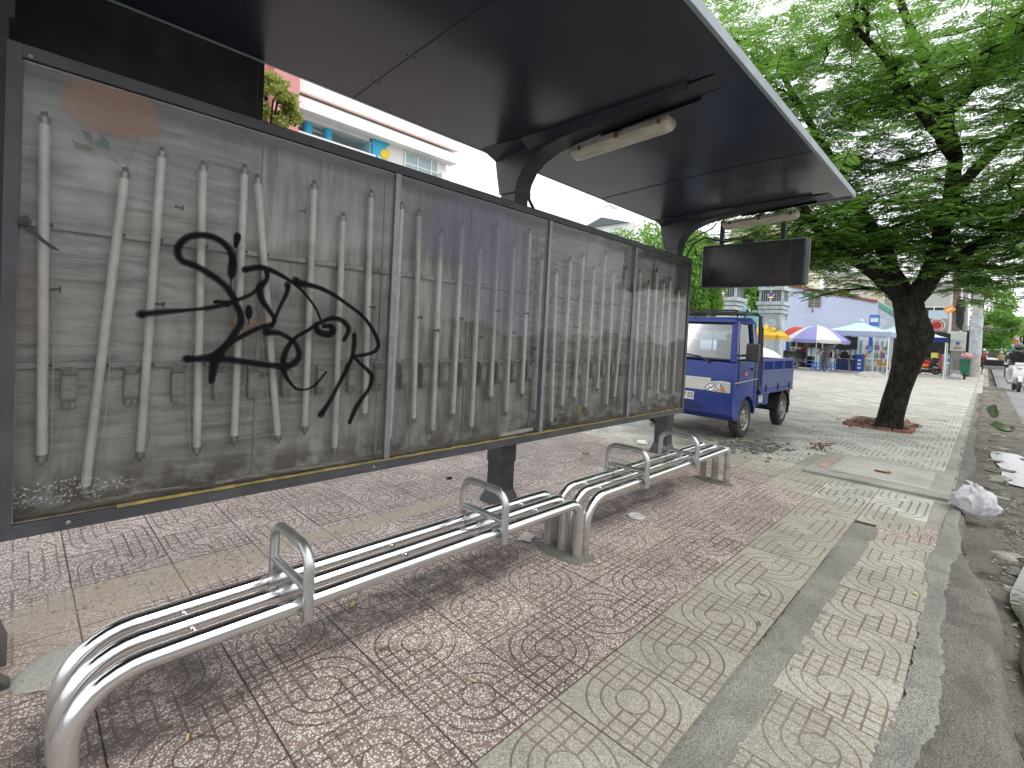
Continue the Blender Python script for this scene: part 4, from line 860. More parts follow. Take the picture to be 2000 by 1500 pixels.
# ------------------------------------------------------------------ the big roadside tree
tree=thing('roadside_tree','big leaning dark-trunked tree with feathery green crown in a brick pit','tree',(8.94,-.34,0))
TL=Vector((8.94,-.34,0))
rt=random.Random(11)
def limb(mb,pts,r0,r1,n=10,seg=6,wob=.03):
    P_=[Vector(p) for p in pts]; Q=[]
    for i in range(len(P_)-1):
        p0=P_[max(i-1,0)];p1=P_[i];p2=P_[i+1];p3=P_[min(i+2,len(P_)-1)]
        for s in range(seg):
            t=s/seg; Q.append(.5*((2*p1)+(p2-p0)*t+(2*p0-5*p1+4*p2-p3)*t*t+(3*p1-p0-3*p2+p3)*t**3))
    Q.append(P_[-1]); m=len(Q); Q=[q+Vector((rt.gauss(0,wob),rt.gauss(0,wob),0))*(0 if i==0 else 1) for i,q in enumerate(Q)]
    rs=[(r0+(r1-r0)*(i/(m-1))**.8)*(1+rt.uniform(-.06,.06)) for i in range(m)]
    mb.tube([q-TL for q in Q],rs,n); return Q,rs
mb=MB()
trunk=[(8.94,-.34,-.03),(8.94,-.37,.25),(8.94,-.44,.7),(8.94,-.53,1.2),(8.94,-.56,1.6),(8.94,-.50,1.95),(8.94,-.46,2.25)]
tr_r=[.195,.180,.175,.185,.195,.19,.20]
nn=28
P_=[Vector(p)-TL for p in trunk]; Q=[];rs=[]
for i in range(len(P_)-1):
    for s in range(7): t=s/7; Q.append(P_[i].lerp(P_[i+1],t)); rs.append(tr_r[i]*(1-t)+tr_r[i+1]*t)
Q.append(P_[-1]); rs.append(tr_r[-1]); b=len(mb.v); mb.tube(Q,rs,nn)
for i in range(b,len(mb.v)):     # uneven bark, burl on the road side, root flare
    v=Vector(mb.v[i]); ax=min(range(len(Q)),key=lambda k:abs(Q[k].z-v.z)); c=Q[ax]; d=Vector((v.x-c.x,v.y-c.y,0)); an=math.atan2(d.y,d.x)
    k=1+.07*MN.noise(Vector((math.cos(an)*1.6,math.sin(an)*1.6,v.z*1.4)))+.06*MN.noise(Vector((math.cos(an)*4,math.sin(an)*4,v.z*3)))
    burl=math.exp(-((v.z-1.6)/.38)**2)*max(0,math.cos(an-math.radians(-100)))**1.5*.50
    flare=.07*math.exp(-v.z/.12)*(1+.4*math.sin(5*an)); d*= (k+burl+flare); mb.v[i]=(c.x+d.x,c.y+d.y,v.z)
limbs=[]
def L_(pts,r0,r1,lv): q,_=limb(mb,pts,r0,r1,12 if r0>.06 else 7,6,.015+.012*(r0<.06)); limbs.append((q,r0,lv)); return q
F0=(8.94,-.46,2.15)
L_([F0,(8.75,-.2,2.45),(8.5,.14,2.8),(8.2,.54,3.14),(8.0,.89,3.64),(7.7,1.3,4.3),(7.4,1.9,4.9)],.15,.05,1)
L_([F0,(9.0,-.67,2.45),(9.2,-.85,3.3),(9.4,-.89,4.6),(9.6,-.36,6.5),(9.7,.2,8.2)],.19,.05,1)
L_([F0,(9.05,-.2,2.8),(9.2,.2,3.6),(9.4,.7,4.6),(9.3,1.3,5.8),(9.0,2.0,7.2)],.15,.04,1)
L_([(9.0,-.67,2.5),(9.2,-1.2,3.0),(9.6,-1.9,3.6),(9.9,-2.8,4.2)],.11,.03,1)
L_([(9.3,-.88,3.9),(8.9,-1.5,4.6),(8.5,-2.2,5.3),(8.2,-2.9,6.0)],.10,.03,1)
L_([(9.4,-.89,4.6),(8.6,-.5,5.2),(7.8,-.1,5.8),(7.0,.4,6.3)],.10,.03,1)
L_([(9.5,-.7,5.3),(10.2,-1.3,6.3),(10.9,-1.9,7.2)],.09,.03,1)
L_([(9.3,.5,4.2),(10.2,1.2,4.8),(11.2,1.9,5.4)],.09,.03,1)
L_([(8.2,.54,3.14),(8.8,1.2,3.3),(9.6,1.9,3.5),(10.5,2.6,3.7)],.06,.02,1)
L_([(8.9,-.3,2.35),(8.6,.1,2.35),(8.3,.5,2.25),(8.1,.85,2.1)],.03,.008,2)
L_([(9.1,-.7,2.6),(9.1,-1.1,2.7),(9.2,-1.6,2.7),(9.4,-2.1,2.65)],.035,.01,2)
main=list(limbs)
for q,r0,lv in main:
    if r0<.04: continue
    for k in range(7):
        i=rt.randint(len(q)//3,len(q)-1); s=q[i]; d=Vector((rt.gauss(0,1),rt.gauss(0,1),rt.uniform(-.1,.7))).normalized(); l=rt.uniform(.9,1.9)
        pts=[s,s+d*l*.35+Vector((0,0,.05)),s+d*l*.7+Vector((rt.gauss(0,.1),rt.gauss(0,.1),.06)),s+d*l+Vector((rt.gauss(0,.15),rt.gauss(0,.15),-.02))]
        L_(pts,.032,.009,2)
mb.build('trunk',M['bark'],tree,smooth=True,auto=False)
# twigs: roughly level sprays carrying feathery leaves on both sides
twP=[];twD=[];twL=[];tw=MB()
def proj_px(p):
    q=CAM_M.transposed()@(p-CAM_LOC); return (CAM_PX+CAM_F*q.x/-q.z, CAM_PY-CAM_F*q.y/-q.z)
cands=[]
for q,r0,lv in limbs:
    cnt=14 if lv==2 else 26
    for k in range(cnt):
        i=rt.randint(len(q)//3 if lv==1 else 1,len(q)-1); cands.append((q[i],(q[-1]-q[0]).normalized()))
for s,dr in cands:
    for _ in range(1):
        a=rt.uniform(0,2*PI); d=Vector((math.cos(a),math.sin(a),rt.uniform(-.3,.28)))+dr*.35; d.normalize(); l=rt.uniform(.45,1.15)
        if s.z<3.2 and d.z<-.05: d.z=-.05
        e=s+d*l
        if e.z<1.95: continue
        twP.append(s); twD.append(d); twL.append(l)
        tw.tube([s-TL,s+d*l*.5+Vector((0,0,.03))-TL,e-TL],[.007,.005,.003],4,cap=False)
# extra sprays filling the crown volume between limbs
E_=[((8.7,.7,2.95),(.9,.8,.35),70),((9.2,-1.45,2.6),(.8,.6,.35),70),((9.5,-2.0,3.3),(.9,.7,.5),60),((8.6,1.0,5.2),(2.3,2.0,1.9),300),((9.6,-1.0,6.0),(2.2,2.0,2.0),300),((9.3,-1.7,3.6),(1.5,1.3,.8),170),((8.6,.7,3.1),(1.2,.9,.55),90),((10.3,1.2,3.9),(1.6,1.6,.7),60),((8.4,2.2,6.8),(2,1.7,1.5),150),((9.2,-.6,3.0),(1.1,1.0,.4),50),((8.9,2.2,5.0),(1.6,1.2,1.2),70),((8.3,-2.5,5.6),(1.4,1.2,1.2),70)]
for c,rr,n in E_:
    for k in range(n):
        v=Vector((rt.gauss(0,.55),rt.gauss(0,.55),rt.gauss(0,.55)))
        s=Vector(c)+Vector((v.x*rr[0],v.y*rr[1],v.z*rr[2])); 
        if s.z<2.02: continue
        u_,v_=proj_px(s)
        a=rt.uniform(0,2*PI); d=Vector((math.cos(a),math.sin(a),rt.uniform(-.25,.2))).normalized(); l=rt.uniform(.5,1.1)
        twP.append(s); twD.append(d); twL.append(l); tw.tube([s-TL,s+d*l-TL],[.006,.003],4,cap=False)
tw.build('twigs',M['bark'],tree)['kind']='stuff'
P_=[];D_=[];U_=[];Sz=[]
for s,d,l in zip(twP,twD,twL):
    side=Vector((-d.y,d.x,0)).normalized(); n=int(l/.055)
    for k in range(n):
        t=(k+.5)/n; sg=1 if k%2 else -1
        P_.append(s+d*l*t-TL+Vector((0,0,rt.gauss(0,.015)))); v=(d*.55+side*sg*.8+Vector((0,0,rt.gauss(-.12,.2)))).normalized(); D_.append(v); U_.append(Vector((rt.gauss(0,.25),rt.gauss(0,.25),1))); Sz.append(rt.uniform(.12,.21)*(1-.35*t))
P_,D_,U_,Sz=map(np.array,(P_,D_,U_,Sz))
crown=scatter('crown',frond_template(8,1.0,.34,.11),P_,D_,U_,Sz,M['leaf'],tree)
print('fronds',len(P_))
# ------------------------------------------------------------------ other trees: leafy clumps round branching stems
def leafquad(): return np.array([(0,0,0),(.5,.28,.04),(1,0,0),(.5,-.28,.04)]),np.array([(0,1,2,3)])
def clump_tree(name,label,cat,base,h,cz,rad,nleaf,size,mat,group=None,clumps=40,seed=1,trunk_r=.15,flat=1.0,parts=('crown','trunk')):
    r=np.random.default_rng(seed); t=thing(name,label,cat,base,0,group)
    mb=MB(); n=8; mb.tube([(0,0,0),(.05,.03,h*.3),(-.04,.06,cz*.8)],[trunk_r,trunk_r*.8,trunk_r*.6],8)
    C_=[]
    for k in range(clumps):
        v=r.normal(size=3); v/=np.linalg.norm(v); rr=r.uniform(.55,1)**.5; c=np.array([v[0]*rad[0],v[1]*rad[1],v[2]*rad[2]*flat])*rr+np.array([0,0,cz]); C_.append((c,r.uniform(.18,.34)*max(rad)*.9))
        if k<12: mb.tube([(-.04,.06,cz*.7),tuple((c+np.array([0,0,cz]))/2*np.array([.8,.8,1])),tuple(c)],[trunk_r*.4,trunk_r*.25,.02],5)
    mb.build('trunk',M['bark'],t,smooth=True)
    per=nleaf//clumps; Pn=[]
    for c,s in C_:
        v=r.normal(size=(per,3)); v/=np.linalg.norm(v,axis=1,keepdims=True); Pn.append(c+v*s*(r.uniform(.5,1.1,size=(per,1))**.6)*np.array([1,1,.8]))
    Pn=np.concatenate(Pn); m=len(Pn); D=r.normal(size=(m,3)); D[:,2]-=.3; U=r.normal(size=(m,3))*.6+np.array([0,0,1.0])
    scatter('crown',leafquad(),Pn,D,U,r.uniform(.7,1.3,m)*size,mat,t); return t
clump_tree('clipped_tree','rounded dense green tree behind the light box top','tree',(14.6,7.6,0),3,3.6,(1.9,2.3,1.6),26000,.13,M['leaf2'],'trees behind the shelter',60,1)
clump_tree('clipped_tree','dense green tree seen below the far roof arm beside the post','tree',(15.5,6.3,0),3,3.4,(1.2,1.25,1.6),15000,.13,M['leaf2'],'trees behind the shelter',50,2)
clump_tree('clipped_tree','dark green tree between the two gate pillars','tree',(33,9.6,0),4,3.8,(1.8,1.6,1.6),9000,.22,M['leaf2'],None,36,3)
clump_tree('young_tree','yellow-green tree in front of the pink wall at the upper left opening','tree',(1.55,7.5,0),4,4.95,(.42,.45,.50),3600,.085,M['leaf3'],None,34,4,.06)
clump_tree('young_tree','green foliage glimpsed at the left edge of the frame','tree',(-3.4,4.2,0),2,2.6,(.8,.6,1.2),4000,.1,M['leaf2'],None,20,6,.05)
# ------------------------------------------------------------------ school building behind the shelter
M['wwhite']=worn('white_render',(.80,.80,.79),.8,0,.05,2,.05,dirtamt=.1); M['cyan']=worn('cyan_paint',(.05,.42,.66),.7,0,.08,2,.05,dirtamt=.05); M['cyan_l']=worn('pale_cyan_paint',(.35,.68,.76),.7,0,.06,2,.05,dirtamt=.05)
M['pinkw']=worn('pink_paint',(.62,.27,.28),.8,0,.1,2,.05,dirtamt=.1); M['salmon']=plain('salmon_band',(.62,.38,.30),.8); M['yel']=plain('yellow_paint',(.85,.68,.06),.7); M['glassb']=plain('pale_window_glass',(.33,.45,.48),.12)
sch=thing('school_building','white school block with cyan columns, salmon band and a yellow sun painted on its wall','building',(8,15,0))
def part(name,boxes,mat,par,o=(0,0,0),bev=0):
    mb=MB()
    for a,b in boxes: mb.box([a[i]-o[i] for i in range(3)],[b[i]-o[i] for i in range(3)])
    return mb.build(name,mat,par,bevel=bev)
O=(8,15,0)
part('fascia_band',[((4.66,15,8.14),(11.0,19,9.3))],M['wwhite'],sch,O); part('roof_overhang',[((4.66,14.6,8.12),(11.25,15.1,8.5))],M['wwhite'],sch,O)
part('salmon_strip',[((4.66,14.565,8.58),(11.28,14.585,8.63))],M['salmon'],sch,O)
part('upper_fascia',[((4.66,14.58,8.64),(11.25,15.0,9.35))],M['wwhite'],sch,O)
part('pink_tower',[((2.2,14.6,0),(4.62,17,12)),((3.9,14.3,0),(4.66,14.6,12))],M['pinkw'],sch,O)
part('terrace_parapet',[((4.66,14.9,6.4),(7.62,15.1,7.42))],M['cyan_l'],sch,O); part('parapet_cap',[((4.66,14.86,7.42),(7.68,15.14,7.50))],M['wwhite'],sch,O)
for x in(5.38,6.08):
    mb=MB(); mb.lathe([(.15,6.4),(.15,8.12)],(x-8,.35,0),20); mb.build('column',M['cyan'],sch,smooth=True)
part('soffit',[((4.66,15.1,8.02),(7.6,19,8.12))],M['wwhite'],sch,O)
for k in range(7): part('pergola_slat',[((4.8,15.6+.5*k,7.90),(6.0,15.7+.5*k,8.0))],M['wwhite'],sch,O)
part('side_wall',[((7.55,15.1,0),(7.65,19,8.12))],M['cyan_l'],sch,O)
mb=MB(); mb.prism([(7.60-8,6.0),(7.85-8,6.0),(7.85-8,7.55),(7.89-8,7.7),(7.98-8,7.82),(8.1-8,7.86),(8.3-8,8.12),(7.60-8,8.12)],-.04,.06,'Y'); mb.build('cyan_panel',M['cyan'],sch)
part('front_wall',[((7.62,15.02,0),(11.0,15.4,8.12))],M['wwhite'],sch,O)
part('far_wall',[((7.65,15.4,0),(11.0,19,8.12)),((2.2,19,0),(11,19.3,9.0)),((4.66,14.95,0),(7.6,15.05,6.4))],M['wwhite'],sch,O)
mb=MB(); mb.lathe([(0,-.03),(.2,-.03),(.2,.0)],(8.12-8,0,7.74),24,0,'Y',cap=False); mb.build('painted_sun',M['yel'],sch)
wf=part('window',[((9.0,14.99,6.8),(10.55,15.03,8.02))],M['glassb'],sch,O)
part('window_frame',[((8.96,14.96,6.75),(9.02,15.0,8.05)),((9.55,14.96,6.75),(9.6,15.0,8.05)),((10.2,14.96,6.75),(10.25,15.0,8.05)),((10.5,14.96,6.75),(10.56,15.0,8.05)),((8.96,14.965,7.6),(10.56,14.995,7.65))],M['wwhite'],wf,O)
part('cyan_sill',[((8.9,14.95,6.2),(10.5,15.01,6.8))],M['cyan'],sch,O)
part('air_unit',[((10.5,14.6,7.3),(10.9,14.95,7.6))],M['wwhite'],sch,O)
# small white house roof behind the clipped tree
hs=thing('white_house','white house gable with dark roof line above the clipped tree','building',(24,13,0))
A_=onX(1165,447,24); B_=onX(1222,440,24); 
mb=MB(); mb.box((-1,min(A_.y,B_.y)-13-1.2,0),(3,max(A_.y,B_.y)-13,A_.z-.1)); mb.build('wall',M['wwhite'],hs)
mb=MB(); zc=A_.z; ym=(A_.y+B_.y)/2-13; mb.prism([(ym+1.3,zc-.15),(ym-.1,zc+.35),(ym-1.9,zc-.15)],-1.2,3.2,'X'); mb.build('roof',plain('roof_grey',(.12,.15,.16),.7),hs)
# ------------------------------------------------------------------ lilac-blue building
M['lilac']=worn('lilac_render',(.56,.62,.82),.85,0,.08,.8,.05,(.4,.42,.46),.35); M['rtile']=worn('roof_tile_red',(.33,.11,.07),.8,0,.3,8,.2); M['shutter']=worn('brown_shutter',(.16,.13,.12),.7); M['gcorr']=worn('green_sheet',(.12,.38,.30),.6)
def wall_between(name,a,b,ht,th,mat,par,o):
    # wall from ground point a to b with heights ht[0],ht[1]
    a=Vector((a[0],a[1],0)); b=Vector((b[0],b[1],0)); d=(b-a).normalized(); n=Vector((-d.y,d.x,0)); 
    if n.x<0: n=-n
    o=Vector(o); q=[a,b,b+n*th,a+n*th]; vs=[p-o for p in q]+[q[0]+Vector((0,0,ht[0]))-o,q[1]+Vector((0,0,ht[1]))-o,q[2]+Vector((0,0,ht[1]))-o,q[3]+Vector((0,0,ht[0]))-o]
    mb=MB().add(vs,[(0,3,2,1),(4,5,6,7),(0,1,5,4),(1,2,6,5),(2,3,7,6),(3,0,4,7)]); return mb.build(name,mat,par)
lb=thing('lilac_building','lilac-blue building with shuttered window and red tile coping behind the market stalls','building',(36,6,0))
PL=onX(1530,556,39.5); PR=onX(1716,590,41.5)
wall_between('wall',(PL.x,PL.y),(PR.x,PR.y),(PL.z,PR.z),6,M['lilac'],lb,(36,6,0))
ax=Vector((PR.x-PL.x,PR.y-PL.y,0)).normalized()
def on_wall(u,v,off=.05):
    d=ray(u,v); n=Vector((-ax.y,ax.x,0)); 
    t=(Vector((PL.x,PL.y,0))-CAM_LOC).dot(n)/d.dot(n); p=CAM_LOC+d*t; return p-n*(off if n.x>0 else -off)
def wall_quad(name,u0,v0,u1,v1,mat,par,off=.05,o=(36,6,0),th=.05):
    q=[on_wall(u0,v0,off),on_wall(u1,v0,off),on_wall(u1,v1,off),on_wall(u0,v1,off)]; z0=(q[2].z+q[3].z)/2; z1=(q[0].z+q[1].z)/2; o=Vector(o)
    a=Vector((q[0].x,q[0].y,z0)); b=Vector((q[1].x,q[1].y,z0)); n=Vector((-ax.y,ax.x,0)); n=n if n.x>0 else -n
    vs=[a-o,b-o,b+n*th-o,a+n*th-o]; vs+=[v+Vector((0,0,z1-z0)) for v in vs]
    return MB().add(vs,[(0,3,2,1),(4,5,6,7),(0,1,5,4),(1,2,6,5),(2,3,7,6),(3,0,4,7)]).build(name,mat,par)
w_=wall_quad('window',1579,574,1604,601,M['lilac'],lb,.03)
for k in range(2): 
    wall_quad('shutter',1580+13*k,575,1591+13*k,600,M['shutter'],w_,.07)
    for j in range(8): wall_quad('slat',1580.5+13*k,577+2.9*j,1590.5+13*k,578+2.9*j,M['lbase'],w_,.10,th=.02)
nt2=26
for k in range(nt2):
    u=1532+k*7; v=556+(u-1530)*.184; wall_quad('coping_tile',u,v-2.5,u+6.4,v+2.5,M['rtile'],lb,.12,th=.4)
wall_quad('wall_spot',1586,603,1588,610,M['rust'],lb,.06)
# gabled annex at the right of it, green roof
ga=thing('gabled_annex','pale blue annex with green gable roof beside the big tree trunk','building',(42,3,0))
a=onX(1712,600,42); b=onX(1745,600,43); wall_between('wall',(a.x,a.y),(b.x,b.y-.3),(onX(1712,592,42).z,onX(1745,612,43).z),5,worn('pale_blue',(.55,.62,.70),.8),ga,(42,3,0))
q0,q1=onX(1708,584,41.8),onX(1752,610,42.8); mb=MB(); mb.add([(q0.x-42,q0.y-3,q0.z),(q1.x-42,q1.y-3,q1.z),(q1.x-37,q1.y-3,q1.z),(q0.x-37,q0.y-3,q0.z),(q0.x-42,q0.y-3,q0.z-.35),(q1.x-42,q1.y-3,q1.z-.35),(q1.x-37,q1.y-3,q1.z-.35),(q0.x-37,q0.y-3,q0.z-.35)],[(0,1,2,3),(4,7,6,5),(0,4,5,1),(1,5,6,2),(2,6,7,3),(3,7,4,0)]); mb.build('roof',M['gcorr'],ga)
# ------------------------------------------------------------------ gate pillars
M['gstone']=worn('grey_granite',(.36,.40,.43),.6,0,.18,3,.1,(.25,.25,.24),.3); M['gdark']=worn('dark_grille',(.05,.055,.065),.4); M['gl']=worn('pale_grey_moulding',(.46,.52,.55),.6)
M['bluep']=plain('blue_paint_sign',(.06,.22,.60),.5); M['paleb']=plain('pale_blue_plastic',(.45,.62,.80),.5)
def gate_pillar(X,uL,uR,rows,label,cap=True):
    # rows: heights read off the picture at distance X
    a=onX(uL,600,X); b=onX(uR,600,X); cx,cy=X,(a.y+b.y)/2; hw=abs(a.y-b.y)/2*.76; 
    Z=lambda v: onX((uL+uR)/2,v,X).z
    t=thing('gate_pillar',label,'pillar',(cx,cy,0),0,'gate pillars behind the truck')
    def bx(name,w,z0,z1,mat,bev=.0): mb=MB(); mb.box((-w,-w,z0),(w,w,z1)); return mb.build(name,mat,t,bevel=bev)
    shaft=bx('shaft',hw*.80,0,Z(rows['led_b']),M['gstone'])
    mb=MB(); mb.box((-hw*.80-.03,-hw*.5,.4),(-hw*.80-.002,hw*.5,Z(rows['led_b'])-.3)); mb.box((-hw*.55,-hw*.8-.03,.4),(hw*.55,-hw*.8-.002,Z(rows['led_b'])-.3)); mb.build('inset_slab',M['gl'],t)
    z0,z1=Z(rows['led_b']),Z(rows['box_b']); h=(z1-z0)/3
    for k,w in enumerate((.92,1.02,1.14)): bx('moulding',hw*w,z0+h*k+.01,z0+h*(k+1)-.012,M['gl'],.015)
    zb=Z(rows['box_t'])
    bxo=bx('lantern_box',hw*.86,z1,zb,M['gdark'])
    for k in range(10):
        y=-hw*.8+hw*1.6*k/9
        mb=MB(); mb.box((-hw*.86-.02,y-.012,z1+.02),(-hw*.86-.002,y+.012,zb-.02)); mb.box((y-.012,-hw*.86-.02,z1+.02),(y+.012,-hw*.86-.002,zb-.02)); mb.build('grille_bar',M['gstone'],bxo)
    for sy in(-1,1):
        mb=MB(); mb.box((-hw*.88,sy*hw*.88-.05,z1),(-hw*.88+.08,sy*hw*.88+.05,zb)); mb.build('corner_post',M['gl'],bxo)
    # cross-shaped painted sign on the street face
    zm=(z1+zb)/2; hb=(zb-z1); x=-hw*.86-.05
    mb=MB(); mb.box((x,-.055,zm-hb*.5),(x+.02,.055,zm+hb*.5)); mb.box((x,-hb*.33,zm+hb*.02),(x+.02,hb*.33,zm+hb*.16)); cr=mb.build('cross_sign',plain('salmon_sign',(.68,.42,.36),.6),t)
    mb=MB(); mb.box((x-.012,-.09,zm+hb*.17),(x-.001,.09,zm+hb*.34)); mb.build('blue_plaque',M['bluep'],cr)
    mb=MB(); mb.box((x-.012,-hb*.24,zm-hb*.2),(x-.001,hb*.24,zm-hb*.09)); mb.build('white_plaque',M['wwhite'],cr)
    if cap: bx('cap',hw*1.05,zb,Z(rows['cap_t'])-.14,M['gl'],.02); bx('cap_top',hw*.85,Z(rows['cap_t'])-.14,Z(rows['cap_t']),M['gl'],.02)
    return t,cx,cy,hw
gate_pillar(27,1480,1543,{'cap_t':557,'box_t':569,'box_b':590,'led_b':613},'grey gate pillar with barred lantern box, right of the two, in front of the lilac wall')
gate_pillar(25,1388,1454,{'cap_t':550,'box_t':561,'box_b':582,'led_b':606},'grey gate pillar with barred lantern box seen under the hanging display, left of the two')
gate_pillar(29,1352,1400,{'cap_t':556,'box_t':564,'box_b':584,'led_b':600},'grey gate pillar farthest left, mostly behind its neighbour')
# white balustrade fence
fe=thing('white_fence','white spiked fence left of the gate pillars above the truck roof','fence',(27.5,10.4,0)); y0=onX(1340,600,27.5).y; y1=onX(1398,600,27.5).y; zt=onX(1370,597,27.5).z; zb=onX(1370,613,27.5).z
nb=14
for k in range(nb):
    y=y0+(y1-y0)*(k+.5)/nb-10.4; mb=MB(); mb.box((-.02,y-.035,zb-.8),(.02,y+.035,zt-.06)); mb.add([(-.02,y-.035,zt-.06),(.02,y-.035,zt-.06),(.02,y+.035,zt-.06),(-.02,y+.035,zt-.06),(0,y,zt)],[(0,1,4),(1,2,4),(2,3,4),(3,0,4)]); mb.build('picket',M['wwhite'],fe)
for z in(zt-.25,zb-.1): mb=MB(); mb.box((-.03,y1-10.4,z-.03),(.03,y0-10.4,z+.03)); mb.build('rail',M['wwhite'],fe)
mb=MB(); mb.box((.04,y1-10.4,0),(.2,y0-10.4,zb-.7)); mb.build('base_wall',M['gstone'],fe)
# blue parked-van roof sign seen over the truck and a turquoise sheet wall
tw_=thing('turquoise_fence','turquoise sheet hoarding with round post between the gate pillars','fence',(26.5,8.1,0))
a=onX(1452,640,26.5); b=onX(1486,640,26.5); mb=MB(); mb.prism([(a.y-8.1,0),(b.y-8.1,0),(b.y-8.1,onX(1486,603,26.5).z),(a.y-8.1,onX(1452,612,26.5).z)],0,.1,'X'); mb.build('sheet',worn('turquoise',(.30,.62,.62),.6),tw_)
c=onX(1452,600,26.4); mb=MB(); mb.lathe([(.14,0),(.14,c.z-.2),(.2,c.z-.1),(.18,c.z+.02),(.08,c.z+.12),(0,c.z+.14)],(-.1,c.y-8.1,0),14); mb.build('round_post',M['cyan_l'],tw_,smooth=True)
# ------------------------------------------------------------------ market: striped fence, dark tarpaulin, parasols, tents
M['stripe_w']=plain('fence_white',(.66,.72,.80),.6); M['fblue']=plain('fence_blue',(.03,.10,.42),.5); M['tarp']=plain('black_tarpaulin',(.012,.015,.014),.8)
mf=thing('market_fence','white and blue barred fence behind the market stalls','fence',(36,5,0))
y0=onX(1536,700,36).y; y1=onX(1735,700,36).y; zt=onX(1600,655,36).z; k=0; y=y0
while y>y1:
    mb=MB(); mb.box((-.03,y-5-.06,0.02),(.03,y-5+.06,zt if k%2 else zt*.98)); mb.build('picket',M['stripe_w'] ,mf); k+=1; y-=.27
for k in range(3):
    yy=y0-k*(y0-y1)/2.4; mb=MB(); mb.box((-.06,yy-5-.09,0),(.0,yy-5+.09,zt+.1)); mb.build('fence_post',M['fblue'],mf)
mb=MB(); mb.box((.04,y1-5,.0),(.08,y0-5,zt*.9)); mb.build('rear_sheet',M['glassb'],mf)
tp=thing('tarpaulin','black tarpaulin sheet hung along the fence behind the parasols','tarpaulin',(35.6,6,0)); a=onX(1546,655,35.6); b=onX(1676,655,35.6); zb=onX(1610,681,35.6).z; zt2=onX(1610,645,35.6).z
mb=MB(); n=24
vs=[(.05*math.sin(i*1.3),a.y+(b.y-a.y)*i/n-6,z+(.05*math.sin(i*.9) if j==0 else 0)) for i in range(n+1) for j,z in enumerate((zb,zt2))]
mb.add(vs,[(2*i,2*i+2,2*i+3,2*i+1) for i in range(n)]); mb.build('sheet',M['tarp'],tp,smooth=True)
def parasol(u,vt,vb,w,X,cols,label,n=8,group=None,vbase=722,valance=.14,pole_u=None,dome=True,letters=None):
    c=onX(u,vt,X); dep=(c-CAM_LOC).dot(CAM_M@Vector((0,0,-1))); R=w*dep/CAM_F/2*.86; zb=onX(u,vb,X).z; t=thing('parasol',label,'parasol',(c.x,c.y,0),.2,group); h=c.z-zb
    for k in range(n):
        a0,a1=2*PI*k/n,2*PI*(k+1)/n; mb=MB(); vs=[];m=5;s=4
        for i in range(m+1):
            f=i/m; r=R*f; z=c.z-h*(1-math.cos(f*PI/2)) if dome else c.z-h*f
            for j in range(s+1):
                g=j/s; a=a0+(a1-a0)*g; sag=1-.045*math.sin(PI*g)*f; vs.append((r*sag*math.cos(a),r*sag*math.sin(a),z-.03*math.sin(PI*g)*0))
        for j in range(s+1):
            g=j/s; a=a0+(a1-a0)*g; vs.append((R*.99*math.cos(a)*(1-.045*math.sin(PI*g)),R*.99*math.sin(a)*(1-.045*math.sin(PI*g)),zb-valance-.04*math.sin(PI*g)))
        fs=[(i*(s+1)+j,i*(s+1)+j+1,(i+1)*(s+1)+j+1,(i+1)*(s+1)+j) for i in range(m+1) for j in range(s)]
        mb.add(vs,fs); mb.build('canopy_panel',cols[k%len(cols)],t,recalc=False,smooth=True)
        mb=MB(); mb.cyl((0,0,c.z-h*.25),(R*.97*math.cos(a0),R*.97*math.sin(a0),zb),.012,4); mb.build('rib',M['cap'],t)
    mb=MB(); mb.cyl((0,0,0),(0,0,c.z+.08),.028,8); mb.build('pole',M['wwhite'],t)
    mb=MB(); mb.lathe([(.25,0),(.25,.06),(.06,.09),(.06,.2)],(0,0,0),14); mb.build('base',M['gstone'],t)
    return t,R,zb,c
def fabric(name,c): 
    N=NT(name); d=N.n('ShaderNodeBsdfDiffuse'); d.inputs[0].default_value=(*c,1); t=N.n('ShaderNodeBsdfTranslucent'); t.inputs[0].default_value=(*c,1); m=N.n('ShaderNodeMixShader'); m.inputs[0].default_value=.3; N.link(d.outputs[0],m.inputs[1]); N.link(t.outputs[0],m.inputs[2]); return N.done(m.outputs[0])
M['fw']=fabric('white_fabric',(.78,.78,.80)); M['fp']=fabric('purple_fabric',(.36,.36,.66)); M['fy']=fabric('yellow_fabric',(.72,.48,.08)); M['fr']=fabric('red_fabric',(.60,.12,.10)); M['ft']=fabric('pale_blue_fabric',(.58,.72,.78)); M['fn']=fabric('navy_fabric',(.04,.06,.2))
pt,R,zb,c=parasol(1597,636,664,128,29.5,[M['fw'],M['fp']],'white and purple parasol over the breakfast stall',8,'parasols at the market')
pt,R,zb,c=parasol(1497,636,655,92,22,[M['fy']],'yellow lettered parasol between truck rack and gate pillar',8,'parasols at the market')
for a in (-2.05,): text('BONCHA',.22,M['ink'],pt,(R*.87*math.cos(a)-.0,R*.87*math.sin(a),zb-.06),(PI/2-.1,0,a+PI/2),.002)
text('CH',.5,M['ink'],pt,(R*.6*math.cos(-2.3),R*.6*math.sin(-2.3),zb+(c.z-zb)*.62+.02),(PI/2-.95,0,-2.3+PI/2),.002)
pt,R,zb,c=parasol(1558,638,660,80,32,[M['fr']],'red parasol half hidden behind the white and purple one',8,'parasols at the market')
